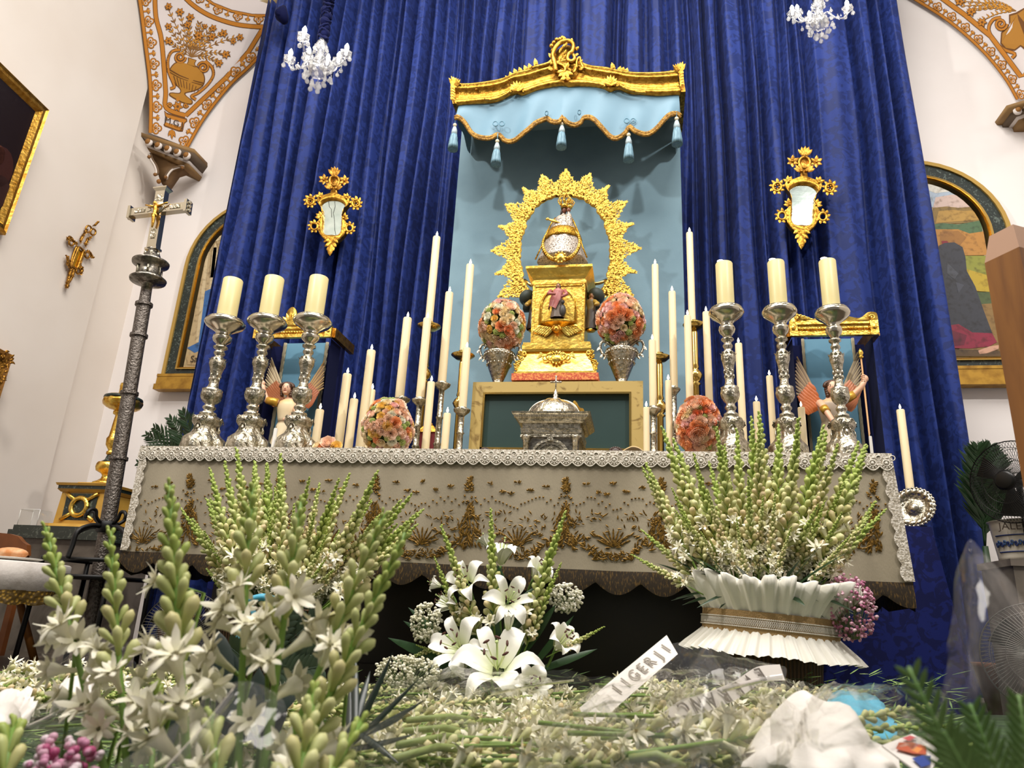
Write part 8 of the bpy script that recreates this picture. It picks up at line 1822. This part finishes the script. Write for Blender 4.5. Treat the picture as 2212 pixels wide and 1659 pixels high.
for i,(tp,bs,Y0,nb,bl,nf,gr,big,l) in enumerate((((97,1140),(190,1520),.84,30,.17,5,.75,.95,'tall green budded tuberose in front of the bread table'),((232,1148),(268,1600),.82,32,.19,5,.7,.95,'tall tuberose in front of the iron stand'),((372,1052),(400,1560),.74,46,.21,7,.85,1.05,'thickest tuberose spike with packed green buds before the cloth corner'),((522,1052),(515,1420),.82,26,.14,6,.8,1.0,'tuberose with white florets under its green tip, before the wicker basket'),((645,1085),(592,1480),.82,24,.15,6,.55,1.05,'brownish tipped tuberose with two wide florets under its buds'),((822,1112),(690,1440),.84,30,.15,4,.5,.95,'pale tuberose leaning towards the lilies'),((882,1150),(650,1640),.78,44,.24,6,.7,1.05,'long dense green tuberose leaning towards the lilies'),((20,1560),(-10,1720),.66,14,.08,2,.8,1.05,'short stubby tuberose tip beside the royal blue bow'),((340,1480),(330,1640),.8,16,.07,3,.7,.95,'small tuberose tip between the taller front spikes'),((650,1490),(625,1700),.68,18,.10,2,.35,1.0,'blunt brownish tuberose tip before the dark palm leaf'),((455,1545),(470,1700),.7,14,.08,3,.6,1.0,'short tuberose under the clear diagonal wrap'),((770,1550),(700,1680),.72,16,.10,0,.7,.9,'lying green tuberose tip over the dark palm leaf'))):
    near_spike(tp,bs,Y0,Y0-.05,l,nb,bl,nf,gr,big,40+i)
# loose white florets of the front group
for i,(x,y,f) in enumerate(((165,1385,(.6,-.8,.5)),(130,1500,(-.7,-.7,.2)),(215,1575,(.2,-1,.2)),(180,1525,(-.2,-1,.6)),(340,1255,(-.8,-.6,.2)),(325,1395,(-.9,-.5,.1)),(430,1450,(.3,-1,.5)),(470,1480,(.6,-.9,.3)),(455,1410,(-.5,-.8,.6)),(485,1310,(-.4,-.9,.5)),(525,1318,(.3,-.9,.6)),(590,1350,(.2,-1,.7)),(635,1290,(.8,-.6,.3)),(735,1375,(.1,-.9,.7)),(700,1600,(.5,-1,.3)),(540,1555,(.2,-1,.6)))):
    p=at(x,y,.8+.04*math.sin(i*2)); t=bpy.data.objects.new('tuberose_flower',None); COL.objects.link(t); d=Vector(f).normalized(); t.location=p; t.rotation_euler=d.to_track_quat('Z','Y').to_euler(); tag(t,'open white tuberose bloom '+('below the spike at the bread table','low under the first spike','above the mauve blossoms','between the two slim spikes','high beside the thickest spike','lower beside the thickest spike','under the thickest spike','at the tip of the diagonal wrap','between thickest and florid spikes','high under the florid spike','beside the florid spike','under the brownish spike','facing away from the brownish spike','before the leaning spikes','near the blunt brownish tip','inside the diagonal wrap')[i],'flower','loose front blooms')
    s_=1.12*fr.uniform(.9,1.15)
    o=bpy.data.objects.new('corolla',FLM[i%3]); link(o,t); o.scale=(s_,)*3; o.location=(0,0,-.03*s_)
    mb=MB(); mb.col=lin('#74923f'); q=t.rotation_euler.to_matrix().inverted(); e=q@(Vector((p.x+.01,p.y+.03,.02))-p); mb.tube([(0,0,-.03*s_),(0,0,-.05*s_),tuple(e)],.0026,5); link(bpy.data.objects.new('stalk',tomesh(mb,'stalk',M['vcol'])),t)
# ------------------------------------------------------------------ heap of wrapped bouquets on the floor
ZP=.085
mat('heap_green','#39502c',.7,c2='#22351c',cscale=20,cramp=(.35,.65))
mb=MB(); hr=random.Random(5)
def G0(x,y,z):
    z+=.10*max(0,min(1,(x-1150)/700.)); p=atZ(x,y,z)
    return p if 0<p.y<2.3 else at(x,y,2.3)
for k in range(3000):
    x=hr.uniform(-40,2060); y=1455+205*hr.random()**.8; p=G0(x,y,ZP*hr.uniform(.3,1.0))
    if p.y>YT-.3 or p.y<.62: continue
    a=hr.uniform(-.6,.6)+(0 if hr.random()<.7 else PI/2); l=hr.uniform(.02,.06); mb.col=lin(hr.choice(('#3d5a30','#54733a','#2c4526','#6b8a4a','#8a9c62','#7f9a55'))); mb.leaf(p,p+Vector((math.cos(a)*l,math.sin(a)*l*.7,hr.uniform(-.01,.02))),hr.uniform(.0015,.0035),(0,-.3,1),.001,0,2)
o=mb.build('fern_bed',M['vcol']); tag(o,'bed of feathery green fern under the bouquets on the floor','fern',kind='stuff')
mb=MB()
for i in range(40):
    for j in range(1): pass
mb=MB(); rows=[]
for iy in range(15):
    Yv_=.55+(YT-.15-.55)*iy/14; rows.append([(-2.4+3.9*ix/30,Yv_,.035+.03*noise.noise(Vector((ix*.4,iy*.5,1)))+.09*max(0,min(1,(-2.4+3.9*ix/30)/.6))) for ix in range(31)])
mb.grid(rows); o=mb.build('leaf_litter',MATS['heap_green']); tag(o,'dark green mat of leaves covering the floor before the altar','foliage')
LIE=[spike_meshes(s,.55,46,.28,n,g,1.25) for s,n,g in ((11,4,.55),(12,7,.45),(13,2,.6),(14,9,.35))]
nl=0
lie=[]
for k in range(30): lie.append((fr.uniform(-60,420),1446+fr.uniform(0,75),fr.uniform(-.12,.15),'tuberose in the long wrapped bunch by the bread table','tuberoses in the long wrapped bunch'))
for k in range(46): lie.append((fr.uniform(760,1330),1490+fr.uniform(0,165),fr.uniform(.15,.7),'tuberose in the wrapped bouquet before the lilies','tuberoses in the bouquet before the lilies'))
for k in range(42): lie.append((fr.uniform(1180,1760),1480+fr.uniform(0,170),fr.uniform(-.1,.5),'tuberose in the bouquet with the printed ribbon','tuberoses in the ribboned bouquet'))
for k in range(14): lie.append((fr.uniform(380,760),1480+fr.uniform(0,150),fr.uniform(.1,.8),'tuberose lying between the tall front spikes','tuberoses lying between the front spikes'))
for (x,y,a,l,g_) in lie:
    p=G0(x,y,ZP+fr.uniform(0,.05)); sc=fr.uniform(.8,1.05)*.55
    if p.y<.8: sc*=.8
    d=Vector((math.cos(a),math.sin(a)*1.2,fr.uniform(-.02,.10))).normalized()
    ki=fr.randint(0,3); place_spike(p-d*sc*.55,p+d*sc*.45,LIE[ki],('half open','well open','budded','fully open')[ki]+' '+l+(', slanting' if abs(a)>.3 else ', lying straight')*1,g_,fr.uniform(0,6))
# cut stem ends
for i,(x0_,y0_,x1_,y1_) in enumerate(((880,1556,1060,1562),(860,1610,1050,1600),(850,1640,1020,1620),(1360,1640,1480,1659),(870,1580,1040,1590))):
    a=G0(x0_,y0_,.15); b=G0(x1_,y1_,.13); mb=MB(); mb.col=lin('#8a9a58'); mb.tube([a,(a+b)/2+Vector((0,0,.01)),b],.006,8); o=mb.build('cut_stem',M['vcol']); tag(o,'bare green cut flower stem lying before the lilies','stem','bare cut stems')
# dark palm leaf
lv=thing('dark_palm_leaf',G0(740,1640,.08),'dark green fan of palm leaflets lying before the lilies','leaves')
M['dpalm']=mat('dark_glossy_leaf','#16291f',.35,c2='#0f1f18',cscale=7,cramp=(.3,.7))
bp=at(735,1640,1.02)
for (tx,ty,w,dy) in ((852,1428,9,.02),(905,1478,9,.0),(920,1530,10,-.02),(880,1565,9,-.04),(900,1600,9,-.05),(770,1425,8,.06),(860,1640,8,-.08),(760,1500,9,.05),(800,1450,10,.05)):
    mb=MB(); e=at(tx,ty,1.06+dy); f=.12+.5*fr.random(); mb.leaf(bp+(at(790,1540,1.04)-bp)*f,e,w*mpp(800,1550,1.04),(0,-.6,.8),.004,fr.uniform(-.01,.02),7); mb.build('leaflet',M['dpalm'],lv)
lv=thing('dark_leaf_spray',G0(480,1560,.08),'dark leathery leaves behind the front tuberoses','leaves')
for (bx_,by_,tx,ty) in ((520,1600,490,1390),(540,1600,560,1440),(500,1580,430,1450),(560,1620,620,1480),(520,1560,400,1400),(380,1620,330,1480),(600,1640,700,1560),(480,1500,470,1360),(560,1560,660,1450),(300,1640,290,1560)):
    mb=MB(); mb.leaf(at(bx_,by_,1.1),at(tx,ty,1.14),.022,(0,-.8,.5),.004,fr.uniform(-.02,.03),6); mb.build('leaf',M['dpalm'],lv)
# pink blossoms bottom left
p=at(140,1640,.72); gyps(p,.035,.03,.022,60,"pink and mauve baby's breath at the foot of the front tuberoses",('#b0507a','#c98aa8','#d9a9bd','#e6d3da'),'mauve_babys_breath',.005)
# ------------------------------------------------------------------ cellophane, papers, ribbons
FILM=film('clear_cellophane',(.985,.985,.98),.05,.07,40.,.012); FILM2=film('folded_cellophane',(.94,.94,.94),.06,.08,30.,.035)
def sheet(pts,label,m,nu=26,nv=18,amp=.012,seed=0,group='clear cellophane wraps',name='cellophane_wrap'):
    """pts: 3x3 control points (3d) of a crumpled sheet"""
    P=[[Vector(p) for p in r] for r in pts]; rows=[]
    def q3(a,b,c,t): return a*((1-t)*(1-2*t))+b*(4*t*(1-t))+c*(t*(2*t-1))
    for i in range(nv+1):
        v_=i/nv; row=[]
        for j in range(nu+1):
            u_=j/nu; p=q3(q3(P[0][0],P[0][1],P[0][2],u_),q3(P[1][0],P[1][1],P[1][2],u_),q3(P[2][0],P[2][1],P[2][2],u_),v_)
            n1=noise.noise(Vector((p.x*9,p.y*9,p.z*9+seed))); n2=noise.noise(Vector((p.x*26+5,p.y*26,p.z*26+seed))); row.append(p+Vector((n2*amp*.5,n1*amp*.6,(abs(n1)*1.6-.3+n2*.5)*amp)))
        rows.append(row)
    mb=MB(); mb.grid(rows); o=mb.build(name,m,None,True); tag(o,label,'wrap',group); return o
g=lambda x,y,z:G0(x,y,z)
sheet([[g(780,1659,.12),g(1050,1659,.20),g(1330,1659,.12)],[g(740,1570,.10),g(1040,1560,.24),g(1360,1560,.12)],[g(760,1480,.09),g(1040,1445,.17),g(1340,1470,.10)]],'clear cellophane stretched over the bouquet before the lilies',FILM,40,28,.022,1)
sheet([[g(1150,1659,.12),g(1400,1659,.2),g(1680,1659,.12)],[g(1160,1570,.12),g(1450,1560,.22),g(1740,1560,.12)],[g(1260,1500,.10),g(1480,1440,.2),g(1800,1500,.10)]],'clear cellophane over the bouquet with the printed ribbon',FILM,40,28,.022,2)
sheet([[at(1440,1500,1.75),at(1560,1520,1.7),at(1700,1500,1.75)],[at(1430,1440,1.8),at(1560,1445,1.72),at(1700,1450,1.8)],[at(1450,1385,1.85),at(1560,1410,1.85),at(1680,1432,1.85)]],'stiff cellophane peak standing under the ruffled basket',FILM2,26,18,.02,3)
sheet([[at(1330,1659,.85),at(1520,1659,.8),at(1720,1659,.85)],[at(1440,1530,.88),at(1520,1520,.83),at(1620,1540,.88)],[at(1515,1412,.92),at(1524,1410,.92),at(1534,1412,.92)]],'pointed cellophane tip close in front of the printed ribbon',FILM2,22,18,.008,4)
sheet([[at(2030,1560,.62),at(2130,1580,.58),at(2260,1560,.62)],[at(2045,1400,.63),at(2140,1380,.58),at(2280,1380,.63)],[at(2090,1190,.66),at(2100,1180,.66),at(2112,1190,.66)]],'tall clear cellophane cone before the oak post foot',FILM2,24,20,.012,5)
sheet([[at(2080,1560,.66),at(2160,1560,.7),at(2260,1560,.66)],[at(2090,1400,.67),at(2170,1390,.7),at(2270,1380,.67)],[at(2092,1190,.67),at(2150,1210,.7),at(2240,1250,.67)]],'back leaf of the tall clear cone with grey reflections',FILM,20,16,.012,15)
sheet([[g(1720,1600,.10),g(1860,1610,.16),g(2010,1600,.10)],[g(1740,1540,.10),g(1880,1540,.19),g(2040,1540,.10)],[g(1760,1490,.08),g(1890,1480,.16),g(2050,1495,.08)]],'clear cellophane over the turquoise tulle at the plinth foot',FILM,30,20,.02,6)
sheet([[at(180,1720,.62),at(420,1700,.6),at(640,1690,.62)],[at(320,1610,.64),at(470,1580,.62),at(620,1590,.64)],[at(420,1530,.67),at(500,1480,.67),at(600,1520,.67)]],'clear diagonal cellophane close in front of the short tuberose',FILM2,24,18,.010,7)
sheet([[g(-80,1640,.12),g(120,1650,.17),g(300,1640,.12)],[g(-80,1580,.12),g(130,1570,.19),g(330,1560,.12)],[g(-60,1530,.10),g(150,1520,.17),g(340,1510,.10)]],'clear cellophane wrap under the royal blue bow',FILM,26,18,.015,8)
sheet([[at(60,1480,1.7),at(160,1490,1.65),at(300,1480,1.7)],[at(100,1440,1.75),at(190,1430,1.7),at(290,1420,1.75)],[at(130,1410,1.8),at(200,1385,1.8),at(260,1350,1.8)]],'cellophane end rising behind the long wrapped bunch',FILM,20,14,.02,9)
# folded seams of film that catch the light
SEAM=film('film_seam',(.9,.9,.9),.3,.06,6.,.25)
for i,(pts,w,l) in enumerate((([(at(330,1700,.6)),at(430,1590,.61),at(510,1490,.63)],.006,'glossy folded seam of the diagonal wrap'),([at(-20,1600,.8),at(90,1560,.82),at(190,1500,.84)],.004,'glossy folded seam of the wrap by the blue bow'),([g(1060,1500,.2),g(1160,1480,.2),g(1240,1470,.19)],.003,'glossy folded seam over the lowest lily'),([g(1560,1490,.2),g(1640,1470,.2),g(1690,1462,.2)],.004,'glossy folded seam of the peak under the ruffled basket'))):
    P=[Vector(q) for q in catmull([tuple(q) for q in pts],5)]; mb=MB(); mb.grid([[p+Vector((0,0,w)) for p in P],[p+Vector((0,-w,0)) for p in P],[p-Vector((0,0,w)) for p in P]]); o=mb.build('cellophane_seam',SEAM); tag(o,l,'wrap','glossy film seams')
M['tissue']=mat('white_tissue_paper','#efe9e2',.8,bump=('noise',16,.5))
sheet([[at(1640,1659,1.02),at(1790,1680,.92),at(1950,1659,.98)],[at(1650,1610,1.05),at(1800,1590,.95),at(1930,1640,1.02)],[at(1690,1545,1.1),at(1760,1535,1.04),at(1860,1580,1.08)]],'large crumpled white paper wrap before the turquoise tulle',M['tissue'],34,26,.03,11,'white paper wraps','paper_wrap')
sheet([[at(1600,1659,1.08),at(1660,1659,1.04),at(1720,1650,1.08)],[at(1615,1620,1.1),at(1665,1605,1.06),at(1712,1610,1.1)],[at(1640,1590,1.14),at(1668,1575,1.1),at(1690,1590,1.14)]],'small white paper corner beside the large paper wrap',M['tissue'],20,16,.025,12,'white paper wraps','paper_wrap')
sheet([[g(-60,1600,.16),g(10,1590,.2),g(70,1560,.17)],[g(-60,1560,.17),g(0,1540,.22),g(70,1520,.18)],[g(-40,1510,.16),g(10,1490,.2),g(60,1495,.16)]],'crumpled white paper by the royal blue bow',M['tissue'],20,16,.014,13,'white paper wraps','paper_wrap')
sheet([[g(110,1540,.15),g(160,1530,.19),g(210,1530,.15)],[g(115,1510,.16),g(150,1490,.2),g(205,1480,.16)],[g(130,1480,.15),g(160,1465,.18),g(205,1460,.15)]],'crumpled white paper between the front tuberose stems',M['tissue'],18,14,.014,14,'white paper wraps','paper_wrap')
M['tulle']=mat('turquoise_tulle','#58a9c4',.6,bump=('noise',40,.6))
sheet([[at(1770,1570,1.45),at(1850,1585,1.42),at(1930,1600,1.45)],[at(1785,1535,1.58),at(1860,1535,1.52),at(1930,1560,1.58)],[at(1805,1508,1.72),at(1870,1500,1.7),at(1925,1522,1.72)]],'turquoise tulle bunched under clear film at the plinth foot',M['tulle'],26,18,.025,16,'turquoise wrappings','tulle_bow')
mb=MB(); mb.tube([at(x,y,Y_) for x,y,Y_ in ((1785,1562,1.55),(1815,1540,1.6),(1850,1522,1.65),(1890,1512,1.7))],[.010,.015,.014,.008],10); o=mb.build('rolled_ribbon',M['turq']); tag(o,'rolled bright turquoise ribbon on the tulle','ribbon')
M['bow']=mat('royal_blue_satin','#1c2f9e',.35)
mb=MB(); c=at(2,1548,.86); mb.tube([c+Vector((-.05,0,0)),c+Vector((-.02,-.01,.012)),c+Vector((.012,-.012,.008)),c+Vector((.014,0,-.012)),c+Vector((-.02,.004,-.016)),c+Vector((-.05,0,0))],.007,8); mb.ell(c+Vector((-.012,0,-.004)),.02,.012,.018,12,8); mb.tube([c,Vector((c.x-.02,c.y+.02,.1))],.006,6); o=mb.build('ribbon_bow',M['bow']); tag(o,'royal blue satin bow on the wrapped bunch','ribbon')
# printed ribbons
M['satinw']=mat('white_satin_ribbon','#d9d2ca',.4,sheen=.1); M['ink2']=mat('grey_print','#8f877a',.7)
def sash(cen,w,label,txt,flip,tsize,t0,t1,mI):
    P=[Vector(p) for p in catmull([tuple(p) for p in cen],6)]; n=len(P); A=[];B=[]; 
    S=Vector(w)
    for p in P: A.append(p+S*.5); B.append(p-S*.5)
    t=thing('printed_ribbon',P[0],label,'ribbon','printed memorial ribbons')
    mb=MB(); mb.grid([A,[p for p in P],B]); mb.build('band',M['satinw'],t)
    for k,ch in enumerate(txt):
        if ch==' ': continue
        f=t0+(t1-t0)*k/max(1,len(txt)-1); i=min(n-2,int(f*(n-1))); p=P[i]+(P[i+1]-P[i])*(f*(n-1)-i); tg=P[i+1]-P[i]; up_=S if not flip else -S; tg=tg if not flip else -tg
        nn=tg.cross(up_).normalized(); nn=nn if nn.dot(CAM-p)>0 else -nn
        text_mesh('letter',ch,tsize,frame3(p+nn*.004,tg,up_),mI,t,.0006)
a=[at(1262,1555,1.55),at(1330,1495,1.62),at(1395,1440,1.7),at(1452,1392,1.76)]
sash(a,(at(1372,1425,1.7)-at(1395,1470,1.66)),'pale ribbon with grey print slanting up to the ruffled basket','IIGERJI',False,.036,.35,.9,M['ink2'])
a=[at(1415,1580,1.28),at(1470,1535,1.34),at(1530,1515,1.4),at(1590,1490,1.46),at(1640,1458,1.52),at(1690,1452,1.55)]
sash(a,(at(1500,1545,1.36)-at(1492,1505,1.38))*-1,'white ribbon printed upside down lying over the tuberoses','EVERANCIA'[::-1],True,.038,.02,.8,mat('dark_grey_print','#6a625a',.7))
# printed card bottom right
pc=[at(1905,1610,.95),at(1970,1585,1.0),at(2040,1620,.98),at(2000,1680,.9)]
t=thing('holy_card',pc[0],'white printed card with a red and blue drawing before the fern','card'); nn=(pc[1]-pc[0]).cross(pc[3]-pc[0]).normalized(); nn=nn if nn.z>0 else -nn
mb=MB(); mb.prism([p for p in pc],-nn*.002); mb.build('card',mat('white_card','#e6e0da',.6),t,False)
mb=MB()
def cp_(u,v): return pc[0]*(1-u)*(1-v)+pc[1]*u*(1-v)+pc[2]*u*v+pc[3]*(1-u)*v+nn*.003
for col,pts in (('#b5583a',[(.1,.25),(.35,.15),(.6,.3),(.75,.6),(.5,.75),(.3,.55)]),('#2f4690',[(.15,.6),(.4,.7),(.55,.85),(.3,.95),(.1,.85)]),('#c4565a',[(.55,.08),(.8,.1),(.85,.25),(.6,.25)]),('#d98a4a',[(.35,.45),(.55,.45),(.6,.6),(.4,.6)])):
    mb.col=lin(col); mb.add([cp_(u,v)+nn*.0005*len(mb.v) *0 for u,v in pts],[tuple(range(len(pts)))])
mb.build('drawing',M['paint'],t,False)
# blurred fern close on the right
lv=thing('near_fern',at(2080,1700,.5),'bright green fern frond close beside the clear cone','leaves')
M['fern']=mat('fresh_fern','#7d9f58',.5,c2='#5f8a44',cscale=20,cramp=(.35,.65))
for (bx_,by_,tx,ty,Y_) in ((2120,1760,1962,1440,.5),(2200,1780,2095,1520,.56),(2240,1760,2200,1500,.56),(2160,1800,2040,1580,.5)):
    b=at(bx_,by_,Y_); e=at(tx,ty,Y_); mb=MB(); mb.tube([b,(b+e)/2,e],.0012,4)
    for k in range(9):
        p=b+(e-b)*(.2+.8*k/9); d=(e-b).normalized(); sd=d.cross(Vector((0,-1,0))).normalized(); l=.026*(1-.06*k)
        for sg in (-1,1): mb.leaf(p,p+(sd*sg*.6+d*.8)*l,.0020,(0,-1,0),.001,.003,4)
    mb.build('frond',M['fern'],lv)
